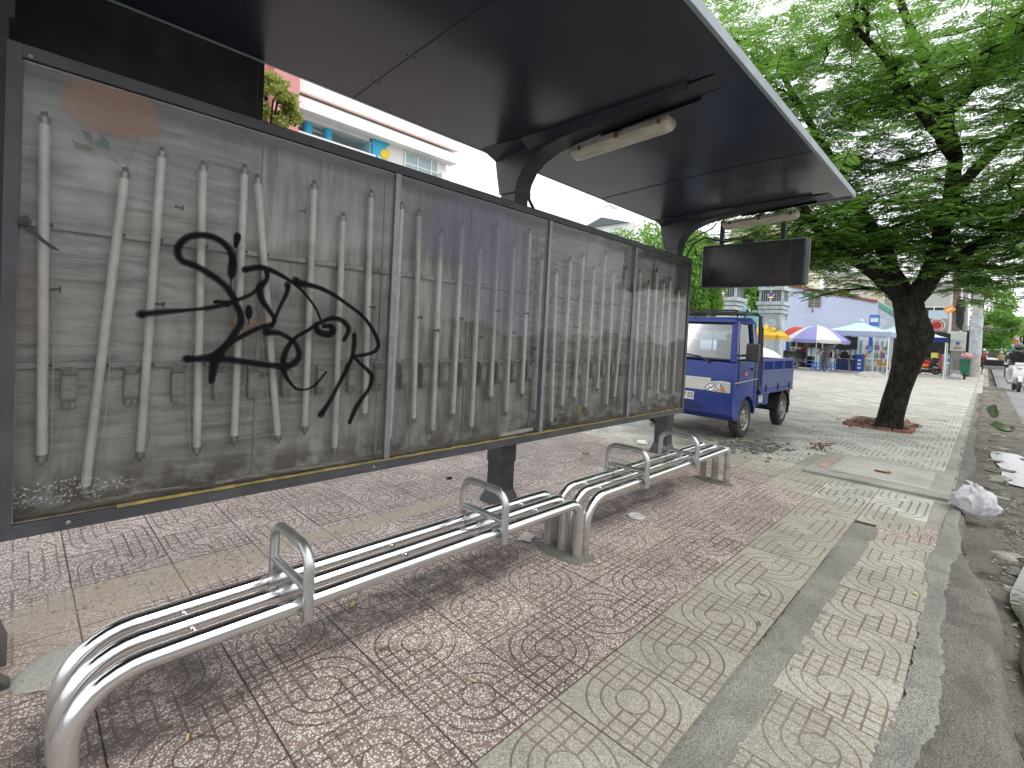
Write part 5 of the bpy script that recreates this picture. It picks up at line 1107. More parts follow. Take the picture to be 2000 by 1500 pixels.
def tent(u,vt,vb,uL,uR,X,mat,vmat,label,legs=True):
    c=onX(u,vt,X); A=onX(uL,vb,X); B_=onX(uR,vb,X); w=abs(A.y-B_.y)/2; cy=(A.y+B_.y)/2; t=thing('market_tent',label,'tent',(X,cy,0),0,'pale market tents'); zb=A.z*.5+B_.z*.5; n=10
    for k,(sx,sy) in enumerate(((-1,0),(0,-1),(1,0),(0,1))):
        mb=MB(); vs=[]
        for i in range(n+1):
            f=i/n; z=c.z-(c.z-zb)*(f**.85)
            for j in range(n+1):
                g=(j/n*2-1)*f
                p=(sx*f*w,g*w) if sx else (g*w,sy*f*w); vs.append((p[0],p[1],z-.05*math.sin(PI*f)))
        fs=[(i*(n+1)+j,i*(n+1)+j+1,(i+1)*(n+1)+j+1,(i+1)*(n+1)+j) for i in range(n) for j in range(n)]
        mb.add(vs,fs); mb.build('canopy',mat,t,smooth=True,recalc=False)
        mb=MB(); m=16; vs=[]
        for j in range(m+1):
            g=(j/m*2-1); p=(sx*w*1.003,g*w) if sx else (g*w,sy*w*1.003)
            vs+=[(p[0],p[1],zb),(p[0],p[1],zb-.24-.03*math.sin(j*1.9))]
        mb.add(vs,[(2*j,2*j+1,2*j+3,2*j+2) for j in range(m)]); mb.build('valance',vmat,t,recalc=False)
    for sx in(-1,1):
        for sy in(-1,1): mb=MB(); mb.box((sx*w*.96-.025,sy*w*.96-.025,0),(sx*w*.96+.025,sy*w*.96+.025,zb)); mb.build('leg',M['wwhite'],t)
    mb=MB(); mb.lathe([(.16,0),(.1,.12),(0,.16)],(0,0,c.z-.03),10); mb.build('finial',mat,t)
tent(1680,627,648,1618,1748,31,M['ft'],fabric('lilac_valance',(.45,.50,.68)),'pale blue peaked tent between parasol and big tree trunk')
tent(1752,634,652,1712,1790,34,M['ft'],fabric('lilac_valance2',(.45,.50,.68)),'smaller pale blue tent partly behind the big tree trunk')
tent(1806,643,659,1770,1852,33,M['ft'],M['fn'],'white and navy awning just right of the big tree trunk')
# ------------------------------------------------------------------ market goods
M['bplas']=plain('blue_stool_plastic',(.08,.22,.62),.4); M['navy']=worn('navy_cloth',(.02,.035,.14),.8); M['skin']=worn('skin',(.42,.24,.16),.6,0,.08,20); M['greyc']=worn('grey_cloth',(.17,.16,.15),.9,0,.2,12,.3); M['brownc']=worn('brown_cloth',(.12,.035,.02),.9,0,.2,12,.3); M['blackc']=worn('black_cloth',(.015,.015,.017),.9); M['hair']=plain('black_hair',(.01,.009,.008),.5)
M['pot']=worn('dented_pot',(.25,.25,.25),.4,.8); M['whitec']=worn('white_cloth',(.7,.7,.7),.8)
G=lambda u,v: onZ(u,v,0)
def stool(u,v,label):
    p=G(u,v); t=thing('plastic_stool',label,'stool',(p.x,p.y,0),random.uniform(-.3,.3),'blue plastic stools at the stall')
    mb=MB(); mb.box((-.2,-.2,.42),(.2,.2,.46)); mb.build('seat',M['bplas'],t,bevel=.02)
    for sx in(-1,1):
        for sy in(-1,1):
            mb=MB(); mb.add([(sx*.24-.035,sy*.24-.035,0),(sx*.24+.035,sy*.24-.035,0),(sx*.24+.035,sy*.24+.035,0),(sx*.24-.035,sy*.24+.035,0),(sx*.17-.03,sy*.17-.03,.43),(sx*.17+.03,sy*.17-.03,.43),(sx*.17+.03,sy*.17+.03,.43),(sx*.17-.03,sy*.17+.03,.43)],[(0,3,2,1),(4,5,6,7),(0,1,5,4),(1,2,6,5),(2,3,7,6),(3,0,4,7)]); mb.build('leg',M['bplas'],t)
    mb=MB(); mb.box((-.21,-.21,.18),(.21,.21,.24)); mb.build('stretcher',M['bplas'],t)
stool(1597,724,'blue plastic stool left of the bending woman'); stool(1619,724,'blue plastic stool right of the bending woman'); stool(1583,718,'blue plastic stool in shade beside the parasol pole')
stool(1566,716,'blue plastic stool nearest the crouching person in brown')
def table(u,v,w,label):
    p=G(u,v); t=thing('stall_table',label,'table',(p.x,p.y,0),0); mb=MB(); mb.box((-.4,-w,.70),(.4,w,.74)); mb.build('table_top',M['rail'],t,bevel=.01)
    for sy in(-1,1):
        mb=MB(); mb.tube([(-.3,sy*w*.8,0),(.25,sy*w*.7,.70)],.022,6); mb.tube([(.3,sy*w*.8,0),(-.25,sy*w*.7,.70)],.022,6); mb.build('leg',M['rail'],t)
    return p
p=table(1635,724,.75,'folding metal stall table at the woman’s hands')
for k,(dy,r,h) in enumerate(((.45,.16,.3),(.05,.14,.24),(-.3,.17,.33),(-.58,.1,.2))):
    t=thing('cooking_pot',['tall dented pot at the left end of the stall table','low dark pot beside the woman’s hand','largest pot near the right end of the stall table','small pot at the right end of the stall table'][k],'pot',(p.x,p.y+dy,.742),0,'pots on the stall table')
    MB().lathe([(r*.9,0),(r,.03),(r,h),(r*1.06,h+.01),(r*.95,h+.02),(r*.2,h+.06),(0,h+.07)],(0,0,0),16).build('body',M['pot'] if k%2 else M['tarp'],t,smooth=True)
    mb=MB(); mb.lathe([(.02,0),(.02,.04)],(0,0,h+.06),8); mb.build('lid_knob',M['black'],t)
def crate(u,v,sz,mat,label,cat='box',extra=None):
    p=G(u,v); t=thing('cooler_box' if cat=='cool box' else 'goods_box',label,cat,(p.x,p.y,0),random.uniform(-.1,.1)); mb=MB(); mb.box((-sz[0]/2,-sz[1]/2,0),(sz[0]/2,sz[1]/2,sz[2]*.82)); mb.build('box',mat,t,bevel=.02)
    mb=MB(); mb.box((-sz[0]/2-.015,-sz[1]/2-.015,sz[2]*.83),(sz[0]/2+.015,sz[1]/2+.015,sz[2])); mb.build('lid',mat,t,bevel=.02)
    if extra:
        for k in range(3): mb=MB(); mb.box((-sz[0]/2-.006,-sz[1]*.2,sz[2]*(.15+.22*k)),(-sz[0]/2-.001,sz[1]*.2,sz[2]*(.26+.22*k))); mb.build('white_label',M['wwhite'],t)
crate(1652,723,(.7,.9,.95),M['navy'],'navy cloth-covered box under the tent edge'); crate(1668,724,(.6,.55,.95),M['fblue'],'blue box with white labels stacked by the tent','box',True)
crate(1678,725,(.5,.4,1.0),M['fblue'],'slim blue crate with white labels next to the grey bucket','box',True); crate(1575,717,(.6,.7,.7),M['tarp'],'black crate in the shade beside the seated person'); crate(1640,716,(.5,1.3,.8),M['tarp'],'dark covered cart behind the folding table')
def bucket(u,v,label):
    p=G(u,v); t=thing('bucket',label,'bucket',(p.x,p.y,0)); MB().lathe([(.2,0),(.27,.5),(.29,.52),(.27,.53),(.25,.45),(0,.44)],(0,0,0),18).build('body',M['gstone'],t,smooth=True); MB().tube([(0,.27*math.cos(a),.52+.2*math.sin(a)) for a in np.linspace(0,PI,9)],.008,5).build('handle',M['cap'],t)
bucket(1685,724,'grey bucket beside the blue boxes')
# cart and clothes/toys rack
p=G(1712,727); rk=thing('goods_rack','white shelf rack of snacks and toys left of the big trunk','rack',(p.x,p.y,0))
mb=MB()
for sy in(-.6,.6): mb.box((-.2,sy-.02,0),(-.16,sy+.02,2.0)); mb.box((.2,sy-.02,0),(.24,sy+.02,2.0))
mb.build('frame',M['wwhite'],rk)
for z in(.35,.8,1.25): mb=MB(); mb.box((-.22,-.62,z),(.24,.62,z+.03)); mb.build('shelf',M['wwhite'],rk)
cl_=[(.7,.35,.05),(.1,.3,.45),(.7,.6,.1),(.6,.1,.1),(.75,.75,.7),(.3,.15,.4),(.8,.4,.1),(.1,.4,.5)]
gm=[plain('packet_%d'%k,c,.4) for k,c in enumerate(cl_)]
r_=random.Random(4)
CN=['orange','teal','mustard','red','white','purple','amber','blue']; PS={.38:'bottom',.83:'middle',1.28:'top'}; pk=0
for z in(.38,.83,1.28):
    y=-.55
    while y<.5:
        w=r_.uniform(.14,.24); h=r_.uniform(.18,.36); pk=r_.randrange(8); t=thing('snack_packet','small %s packet, %s from the left on the %s shelf of the white rack'%(CN[pk],['first','second','third','fourth','fifth','sixth','seventh','eighth'][min(7,int((.55-y)/.15))],PS[z]),'packet',(p.x,p.y+y+w/2,z+.001),0,'packets on the rack'); mb=MB(); mb.box((-.12,-w/2+.01,0),(.08,w/2-.01,h)); mb.build('packet',gm[pk],t,bevel=.01); y+=w
def bag(p,sx,sy,sz,label,cat,mat,seed,grp=None,knot=True,rot=0):
    r=np.random.default_rng(seed); n=72;m=40; vs=[]; ph=r.uniform(0,6.28,8)
    for i in range(m+1):
        f=i/m; z=f; rad=(math.sin(PI*min(1,f*.9+.06))**.65)*(1-.30*f)
        if knot and f>.88: rad*=max(.06,1-(f-.88)*7)
        for j in range(n):
            a=2*PI*j/n; fold=1+.05*math.sin(5*a+ph[0]+3*f)+.035*math.sin(9*a+ph[1]-5*f)+.03*math.sin(14*a+ph[2]+4*f*math.sin(a))+.06*math.sin(2*a+ph[3])
            vs.append((sx*rad*fold*math.cos(a),sy*rad*fold*math.sin(a)+.12*sy*f,sz*(z+.05*math.sin(3*a+ph[4])*f+.04*math.sin(7*a+ph[5])*f)))
    fs=[(i*n+j,i*n+(j+1)%n,(i+1)*n+(j+1)%n,(i+1)*n+j) for i in range(m) for j in range(n)]+[tuple(range(n))[::-1],tuple(m*n+j for j in range(n))]
    nv=[]
    for (x,y,z) in vs:       # crumple: sharp folds from ridged noise
        q=Vector((x/sx,y/sy,z/sz)); k=1-abs(MN.noise(q*2.1+Vector((seed,0,0))))*.55+.10*abs(MN.noise(q*6+Vector((0,seed,0))))
        nv.append((x*k,y*k,z*(.82+.25*k)))
    vs=nv
    o=MB().add(vs,fs).build('plastic_bag',mat,smooth=True,auto=75); o.location=p; o.rotation_euler=(0,0,rot); 
    if knot:
        mb=MB()
        for a in (.4,2.6): mb.add([(.02*math.cos(a),.02*math.sin(a)+.09*sy,sz*.93),(.22*sx*math.cos(a),.22*sy*math.sin(a)+.1*sy,sz*1.03),(.42*sx*math.cos(a+.3),.42*sy*math.sin(a+.3)+.1*sy,sz*1.14),(.30*sx*math.cos(a-.4),.3*sy*math.sin(a-.4)+.1*sy,sz*1.10)],[(0,1,2,3)])
        mb.build('handle',mat,o)
    tag(o,label,cat,grp); return o
N=NT('thin_white_plastic'); p_=N.pos(); d=N.bsdf(N.mix(N.ramp(N.noise(p_,6,3),.4,.65),(.82,.83,.85),(.80,.76,.79)),.28,0,N.bump(N.noise(N.mapv(p_,(1,3,1)),22,5,.6,1.2),.9,.02),.5); t_=N.n('ShaderNodeBsdfTranslucent'); t_.inputs[0].default_value=(.8,.8,.84,1); m_=N.n('ShaderNodeMixShader'); m_.inputs[0].default_value=.3; N.link(d,m_.inputs[1]); N.link(t_.outputs[0],m_.inputs[2]); M['bagp']=N.done(m_.outputs[0])
p=G(1697,722); bag(Vector((p.x,p.y,.45)),.38,.45,1.5,'big clear bag of plastic goods hanging beside the rack','bag',M['bagp'],3); p=G(1690,724); bag(Vector((p.x,p.y,.0)),.4,.55,.9,'bulging translucent sack on the ground by the rack','sack',M['bagp'],5)
p=G(1700,735); blobpad(p.x,p.y,1.2,.5,.22,9,'sand_heap','low pale heap of sand in front of the goods rack',M['conc_l'],'sand heap')
# ------------------------------------------------------------------ people
def skin_body(name,joints,edges,root,mat,parent,sub=2):
    me=bpy.data.meshes.new(name); names=list(joints); idx={n:i for i,n in enumerate(names)}
    me.from_pydata([joints[n][0] for n in names],[(idx[a],idx[b]) for a,b in edges],[])
    o=bpy.data.objects.new(name,me); COL.objects.link(o)
    sm=o.modifiers.new('skin','SKIN'); sm.use_smooth_shade=True
    for i,n in enumerate(names):
        r=joints[n][1]; r=r if isinstance(r,tuple) else (r,r); me.skin_vertices[0].data[i].radius=r; me.skin_vertices[0].data[i].use_root=(n==root)
    s=o.modifiers.new('sub','SUBSURF'); s.levels=sub; s.render_levels=sub
    dg=bpy.context.evaluated_depsgraph_get(); m2=bpy.data.meshes.new_from_object(o.evaluated_get(dg)); bpy.data.objects.remove(o)
    m2.materials.clear(); 
    for m in (mat if isinstance(mat,(list,tuple)) else [mat]): m2.materials.append(m)
    o=bpy.data.objects.new(name,m2); COL.objects.link(o); o.parent=parent; m2.shade_smooth(); return o
def paint(o,rules):   # material index by position of the face
    for p in o.data.polygons:
        c=p.center
        for i,f in rules:
            if f(c): p.material_index=i; break
def head(parent,c,r,hairmat,skin,fwd=(-1,0,0),hair=True,tilt=0):
    # skull with nose, eyes, ears, mouth; fwd is where the face looks
    mb=MB(); n=18; prof=[]
    for i in range(13):
        a=PI*i/12; rr=math.sin(a)*r*(1-.14*max(0,math.cos(a)*-1)); prof.append((max(rr,.0005),-math.cos(a)*r*1.28))
    mb.lathe(prof,(0,0,0),n,0,cap=False); mb.v=[(x*1.05,y*.86,z) for x,y,z in mb.v]
    mb.add([(r*.95,0,r*.12),(r*.95,r*.14,-r*.25),(r*1.22,0,-r*.22),(r*.95,-r*.14,-r*.25)],[(0,1,2),(0,2,3),(1,3,2)])
    for s in(-1,1): mb.cb((0,s*r*.88,-r*.05),(r*.3,r*.12,r*.45)); 
    for s in(-1,1): mb.cb((r*.93,s*r*.33,r*.08),(r*.1,r*.24,r*.1),1)
    mb.cb((r*.92,0,-r*.55),(r*.08,r*.5,r*.08),2)
    o=mb.build('head',[skin,M['ink'],M['redp']],parent,smooth=True); an=math.atan2(fwd[1],fwd[0]); o.location=c; o.rotation_euler=(0,tilt,an)
    if hair:
        mb=MB(); prof=[(max(.0005,math.sin(a)*r*1.10),-math.cos(a)*r*1.36) for a in np.linspace(PI*.36,PI,9)]; mb.lathe(prof,(-r*.14,0,r*.05),n,0,cap=False); mb.v=[(x*1.06,y*.92,z) for x,y,z in mb.v]
        mb.lathe([(r*.35,-.0),(r*.45,r*.3),(.0,r*.75)],(-r*1.05,0,-.2*r),8)
        mb.build('hair',hairmat,o,smooth=True)
    return o
def hand(parent,c,d,mat,s=1.0,name='hand'):
    # palm with four fingers and a thumb, d = pointing direction
    d=Vector(d).normalized(); up=Vector((0,0,1)); sd=d.cross(up); sd=sd.normalized() if sd.length>.1 else Vector((1,0,0)); nn=sd.cross(d); c=Vector(c)
    mb=MB(); mb.tube([c-d*.02*s,c+d*.04*s,c+d*.085*s],[.026*s,.040*s,.034*s],8,sy=.5)
    for k,(o_,l) in enumerate(((-.030,.060),(-.010,.072),(.010,.068),(.028,.052))):
        b=c+d*.08*s+sd*o_*s; mb.tube([b,b+d*l*.5*s-nn*.006*s,b+d*l*.85*s-nn*.024*s],[.0095*s,.009*s,.007*s],6)
    b=c+d*.02*s-sd*.035*s; mb.tube([b,b+(d*.6-sd*.7)*.035*s,b+(d*1.2-sd*.5)*.055*s],[.012*s,.011*s,.008*s],6)
    return mb.build(name,mat,parent,smooth=True)
# bending woman in grey at the stall
p=G(1610,725); wm=thing('person','woman in grey blouse and trousers bending over the stall table','person',(p.x,p.y,0),0,)
V3=lambda x,y,z:(x,y,z)
J={'pel':(V3(0,0,.92),(.15,.13)),'spine':(V3(.04,-.08,1.12),(.14,.11)),'chest':(V3(.08,-.22,1.32),(.155,.11)),'neck':(V3(.10,-.33,1.43),.055),'skull':(V3(.11,-.40,1.50),.06),
 'hl':(V3(.0,.10,.86),.115),'kl':(V3(.03,.13,.48),.095),'al':(V3(-.02,.16,.10),.085),'hr':(V3(.0,-.09,.86),.115),'kr':(V3(-.06,-.06,.47),.095),'ar':(V3(-.0,-.14,.10),.085),
 'sl':(V3(.02,-.12,1.36),.065),'el':(V3(.0,.16,1.17),.05),'wl':(V3(.0,.33,1.0),.035),'sr':(V3(.14,-.32,1.34),.065),'er':(V3(.1,-.42,1.08),.05),'wr':(V3(.05,-.55,.90),.035)}
E_=[('pel','spine'),('spine','chest'),('chest','neck'),('neck','skull'),('pel','hl'),('hl','kl'),('kl','al'),('pel','hr'),('hr','kr'),('kr','ar'),('chest','sl'),('sl','el'),('el','wl'),('chest','sr'),('sr','er'),('er','wr')]
pants=worn('grey_trousers',(.15,.135,.115),.9,0,.2,10,.3)
b=skin_body('body',J,E_,'pel',[M['greyc'],pants,M['skin']],wm); paint(b,[(1,lambda c:c.z<.93 and abs(c.y)<.3 and not(c.y<-.3)),(2,lambda c:c.z<1.03 and (c.y>.3 or c.y<-.5)),(2,lambda c:c.y<-.36 and c.z>1.40)])
head(wm,V3(.10,-.46,1.56),.098,M['hair'],M['skin'],(-.2,-1,-.3),tilt=.3); hand(wm,V3(0,.35,.98),(0,.5,-.8),M['skin'],1.2); hand(wm,V3(.04,-.57,.88),(0,-.6,-.7),M['skin'],1.2)
mb=MB(); mb.tube([(.15*math.cos(a)+.0,.15*math.sin(a)-.02,.98+.04*math.sin(a)) for a in np.linspace(0,2*PI,18)[:-1]],.02,6,close=True); mb.build('apron_tie',M['blackc'],wm,smooth=True)
for y,x in((.16,-.06),(-.14,-.04)): mb=MB(); mb.cb((x,y,.035),(.24,.10,.06)); mb.build('shoe',M['whitec'],wm,bevel=.02)
# person in brown crouching beside a cart
p=G(1563,719); cp=thing('person','crouching person in brown hood with a lilac cloth over the lap','person',(p.x,p.y,0))
J={'pel':(V3(.1,0,.42),(.19,.17)),'spine':(V3(.0,-.02,.72),(.2,.16)),'chest':(V3(-.06,-.06,1.0),(.2,.15)),'neck':(V3(-.05,-.22,1.2),.09),'skull':(V3(-.06,-.28,1.28),.09),
 'hl':(V3(.05,.2,.42),.12),'kl':(V3(-.3,.25,.50),.11),'al':(V3(-.2,.25,.09),.075),'hr':(V3(.05,-.2,.42),.12),'kr':(V3(-.3,-.25,.50),.11),'ar':(V3(-.2,-.25,.09),.075),
 'sl':(V3(-.04,.2,1.02),.08),'el':(V3(-.2,.42,.85),.06),'wl':(V3(-.3,.58,.80),.045),'sr':(V3(-.04,-.22,1.02),.08),'er':(V3(-.25,-.35,.8),.06),'wr':(V3(-.42,-.2,.7),.045)}
b=skin_body('body',J,E_,'pel',[M['brownc'],M['blackc']],cp); paint(b,[(1,lambda c:c.z<.5)])
h=head(cp,V3(-.09,-.30,1.32),.10,M['brownc'],M['skin'],(-.5,-.8,-.2),True,.35)
hand(cp,V3(-.33,.60,.79),(-.6,.6,-.2),M['skin'],1.2); hand(cp,V3(-.44,-.18,.69),(-.9,.3,-.2),M['skin'],1.2)
mb=MB(); n=10; mb.add([( -.48-.12*math.sin(i/n*2),-.45+1.0*j/n*.9,.92-.055*i-.02*math.sin(j)) for i in range(n+1) for j in range(n+1)],[(i*(n+1)+j,(i+1)*(n+1)+j,(i+1)*(n+1)+j+1,i*(n+1)+j+1) for i in range(n) for j in range(n)]); mb.build('lap_cloth',worn('lilac_cloth',(.42,.36,.46),.9),cp,smooth=True)
p=G(1548,719); wc=thing('hand_cart','dark wheeled cart with spoked wheel left of the crouching person','cart',(p.x-.2,p.y,0))
mb=MB(); mb.tube([(0,.55*math.cos(a),.56+.55*math.sin(a)) for a in np.linspace(0,2*PI,28)[:-1]],.03,6,close=True); w_=mb.build('wheel',M['rubber'],wc,smooth=True)
mb=MB()
for k in range(10): a=PI*k/10; mb.tube([(0,.53*math.cos(a),.56+.53*math.sin(a)),(0,-.53*math.cos(a),.56-.53*math.sin(a))],.012,4)
mb.build('spokes',M['rail'],w_); mb=MB(); mb.box((.06,-.6,.6),(.6,.6,1.0)); mb.build('tray',M['tarp'],wc,bevel=.02); mb=MB(); mb.tube([(.1,.55,.9),(.1,.9,1.15)],.02,6); mb.build('push_handle',M['cap'],wc)
# ------------------------------------------------------------------ scooters
def scooter(name,label,loc,rz,bodym,accent,group=None,sc=1.0,cat='motorbike'):
    # built facing +x
    t=thing(name,label,cat,loc,rz,group); t.scale=(sc,)*3
    for x,nm in((-.62,'wheel'),(.62,'wheel')):
        mb=MB(); mb.lathe([(.19,-.035),(.25,-.045),(.28,-.02),(.28,.02),(.25,.045),(.19,.035)],(0,0,0),22,0,'Y',cap=False); w=mb.build('wheel',M['rubber'],t,smooth=True); w.location=(x,0,.28)
        mb=MB(); mb.lathe([(.195,-.03),(.17,-.025),(.17,.025),(.195,.03)],(0,0,0),18,0,'Y',cap=False)
        for k in range(5): a=2*PI*k/5; mb.tube([(.03*math.cos(a),0,.03*math.sin(a)),(.175*math.cos(a),0,.175*math.sin(a))],.014,5)
        mb.lathe([(.05,-.05),(.05,.05)],(0,0,0),10,0,'Y'); mb.build('rim',M['cap'],w,smooth=True)
    mb=MB(); prof=[(.30,.30),(.34,.45),(.38,.80),(.36,.98),(.46,.98),(.56,.80),(.60,.60),(.54,.40),(.44,.30)]
    mb.prism([(x,z) for x,z in prof],-.17,.17,'Y'); mb.build('front_shield',bodym,t,bevel=.05,seg=3)
    mb=MB(); mb.box((-.25,-.13,.27),(.36,.13,.34)); mb.build('floorboard',M['trim'],t,bevel=.03)
    mb=MB(); mb.prism([(-.18,.32),(-.10,.58),(-.12,.72),(-.72,.80),(-.86,.72),(-.72,.55),(-.45,.36)],-.14,.14,'Y'); mb.build('rear_body',bodym,t,bevel=.05,seg=3)
    mb=MB(); mb.prism([(-.45,.40),(-.20,.44),(-.16,.52),(-.60,.62),(-.70,.55)],-.148,.148,'Y'); mb.build('side_panel',accent,t,bevel=.02)
    mb=MB(); mb.prism([(-.08,.74),(-.1,.82),(-.45,.84),(-.74,.89),(-.78,.82),(-.4,.76)],-.13,.13,'Y'); mb.build('seat',M['trim'],t,bevel=.03)
    mb=MB(); mb.tube([(.62,-.07,.28),(.50,-.07,.70),(.42,-.03,.95)],.022,6); mb.tube([(.62,.07,.28),(.50,.07,.70),(.42,.03,.95)],.022,6); mb.build('fork',M['cap'],t)
    mb=MB(); mb.prism([(.40,.34),(.66,.58),(.86,.50),(.90,.38),(.84,.47),(.66,.545),(.48,.46)],-.06,.06,'Y'); mb.build('mudguard',bodym,t,bevel=.015)
    mb=MB(); mb.box((.34,-.12,.96),(.50,.12,1.08)); mb.build('handlebar_cowl',bodym,t,bevel=.035,seg=3)
    mb=MB(); mb.tube([(.36,-.36,1.05),(.40,-.14,1.03),(.40,.14,1.03),(.36,.36,1.05)],.018,6); mb.build('handlebar',M['trim'],t)
    for s in(-1,1):
        mb=MB(); mb.tube([(.40,s*.18,1.05),(.42,s*.26,1.22)],.008,5); mb.build('mirror_stalk',M['trim'],t)
        mb=MB(); mb.lathe([(.0,-.01),(.055,-.008),(.06,.006),(0,.012)],(.42,s*.27,1.25),12,0,'X',cap=False); mb.build('mirror',M['trim'],t,smooth=True)
    mb=MB(); mb.lathe([(.0,.02),(.06,.0),(.085,-.03)],(.555,0,.88),16,0,'X',cap=False); mb.build('headlight',M['lens'],t,smooth=True)
    mb=MB(); mb.box((-.90,-.08,.62),(-.84,.08,.70)); mb.build('tail_light',M['redp'],t,bevel=.01)
    mb=MB(); mb.tube([(-.2,-.16,.28),(-.5,-.17,.30),(-.80,-.18,.38)],[.03,.05,.055],10); mb.build('exhaust',M['pot'],t,smooth=True)
    mb=MB(); mb.tube([(-.1,.12,.30),(-.12,.25,.02)],.014,5); mb.build('kickstand',M['trim'],t)
    return t
M['redm']=carpaint('red_bike_paint',(.42,.02,.015),.25,.1); M['orangep']=plain('orange_panel',(.85,.28,.02),.4); M['cream']=carpaint('cream_white_paint',(.76,.78,.76),.2,.05)
bx_=36; p=Vector((bx_,onX(1820,705,bx_).y,0)); scooter('motorbike','red, black and orange motorbike parked just right of the big trunk',(p.x,p.y,0),math.radians(-62),M['redm'],M['orangep'],'motorbikes parked by the shop',1.15)
scooter('motorbike','dark motorbike parked half behind the red one',(p.x+1.6,p.y-.8,0),math.radians(-70),M['trim'],M['cap'],'motorbikes parked by the shop',1.15)
scooter('motorbike','black motorbike mostly hidden by the big trunk',(p.x+.3,p.y+1.2,0),math.radians(-50),M['trim'],M['redp'],'motorbikes parked by the shop',1.15)
# rider on the white scooter coming toward the camera
def rider(t,jacket,pants_,skinm,helmet,visor=True,maskm=None,sub=2):
    # sits on a scooter built facing +x, hips at about (-.3,0,.9)
    J={'pel':((-.28,0,.93),(.15,.16)),'spine':((-.24,0,1.12),(.13,.16)),'chest':((-.18,0,1.34),(.13,.19)),'neck':((-.15,0,1.50),.055),'skull':((-.13,0,1.58),.06),
     'hl':((-.20,.12,.90),.105),'kl':((.18,.20,.82),.078),'al':((.14,.20,.42),.055),'tl':((.26,.20,.385),.045),'hr':((-.20,-.12,.90),.105),'kr':((.18,-.20,.82),.078),'ar':((.14,-.20,.42),.055),'tr':((.26,-.20,.385),.045),
     'sl':((-.17,.20,1.38),.07),'el':((.05,.34,1.16),.052),'wl':((.30,.33,1.08),.036),'sr':((-.17,-.20,1.38),.07),'er':((.05,-.34,1.16),.052),'wr':((.30,-.33,1.08),.036)}
    E2=[('pel','spine'),('spine','chest'),('chest','neck'),('neck','skull'),('pel','hl'),('hl','kl'),('kl','al'),('al','tl'),('pel','hr'),('hr','kr'),('kr','ar'),('ar','tr'),('chest','sl'),('sl','el'),('el','wl'),('chest','sr'),('sr','er'),('er','wr')]
    b=skin_body('body',J,E2,'pel',[jacket,pants_,skinm],t,sub); paint(b,[(1,lambda c:c.z<.97 and abs(c.y)<.3),(2,lambda c:c.z>1.5)])
    h=head(t,(-.09,0,1.66),.098,M['hair'],skinm,(1,0,0),False)
    mb=MB(); prof=[(max(.0005,math.sin(a)*.128),-math.cos(a)*.15) for a in np.linspace(PI*.46,PI,9)]; mb.lathe(prof,(0,0,.0),20,0,cap=False); mb.cb((.13,0,.01),(.10,.16,.012)); o=mb.build('helmet',helmet,h,smooth=True); o.location=(-.01,0,.025)
    if maskm: mb=MB(); mb.lathe([(.07,-.09),(.105,-.06),(.104,.0)],(.01,0,-.02),16,0,cap=False); mb.build('face_mask',maskm,h,smooth=True)
    for s in(-1,1): hand(t,(.31,s*.33,1.075),(.95,-s*.2,-.1),skinm,1.0)
    return b
pr_=onZ(1984,764,-.125); t=scooter('motorbike','cream white scooter ridden toward the camera at the right edge',(pr_.x,pr_.y,-.125),math.radians(184),M['cream'],M['cream'],None,1.12)
rd=thing('person','rider in black jacket, dark cap helmet and face mask on the cream scooter','person',(pr_.x,pr_.y,-.125),math.radians(184)); rd.scale=(1.12,)*3
rider(rd,M['blackc'],worn('pale_trousers',(.5,.5,.5),.9),M['skin'],plain('grey_helmet',(.12,.13,.12),.3),True,M['blackc'])
for s in(-1,1): mb=MB(); mb.cb((.27,s*.2,.365),(.24,.085,.07)); mb.build('shoe',M['whitec'],rd,bevel=.02)
# cyclo cart seen from behind
p=onZ(1942,714,-.125); cy=thing('cargo_tricycle','pedal cargo tricycle with dark load seen from behind in the lane','tricycle',(45,-2.6,-.125)); py=onX(1942,700,45).y; cy.location.y=py
for y in(-.55,.55):
    mb=MB(); mb.tube([(.36*math.cos(a),y,.37+.36*math.sin(a)) for a in np.linspace(0,2*PI,20)[:-1]],.028,5,close=True); mb.build('wheel',M['rubber'],cy)
mb=MB(); mb.box((-.6,-.5,.55),(.6,.5,.75)); mb.build('tray',M['cap'],cy,bevel=.02); mb=MB(); mb.box((-.5,-.48,.75),(.5,.48,1.15)); mb.build('load',M['tarp'],cy,bevel=.08)
mb=MB(); mb.tube([(.6,0,.5),(1.5,0,.6)],.03,6); mb.build('frame_tube',M['rubber'],cy)
# traffic further off: riders on scooters, each one a thing, sharing meshes
proto=scooter('motorbike','distant scooter in the traffic by the far kerb',(58,-1.8,-.125),PI,M['trim'],M['redp'],'motorbikes in the far traffic',1.05)
protor=thing('person','distant rider in the traffic by the far kerb','person',(58,-1.8,-.125),PI,'riders in the far traffic'); protor.scale=(1.05,)*3
rider(protor,worn('jacket_red',(.25,.05,.05),.8),M['blackc'],M['skin'],M['whitec'],True,None,1)
for d in [*proto.children]: pass
jk=[plain('jacket_%d'%k,c,.8) for k,c in enumerate(((.06,.30,.32),(.45,.1,.1),(.5,.5,.5),(.05,.06,.15),(.35,.25,.1)))]
spots=[(1921,62,'dark-clothed'),(1912,75,'red-topped'),(1902,82,'blue-topped'),(1934,90,'grey-topped'),(1955,70,'teal-clothed'),(1962,95,'pale-clothed'),(1968,110,'dark helmeted'),(1948,120,'small'),(1926,130,'smallest'),(1894,66,'kerbside'),(1938,140,'faint'),(1973,85,'outer-lane')]
used=False
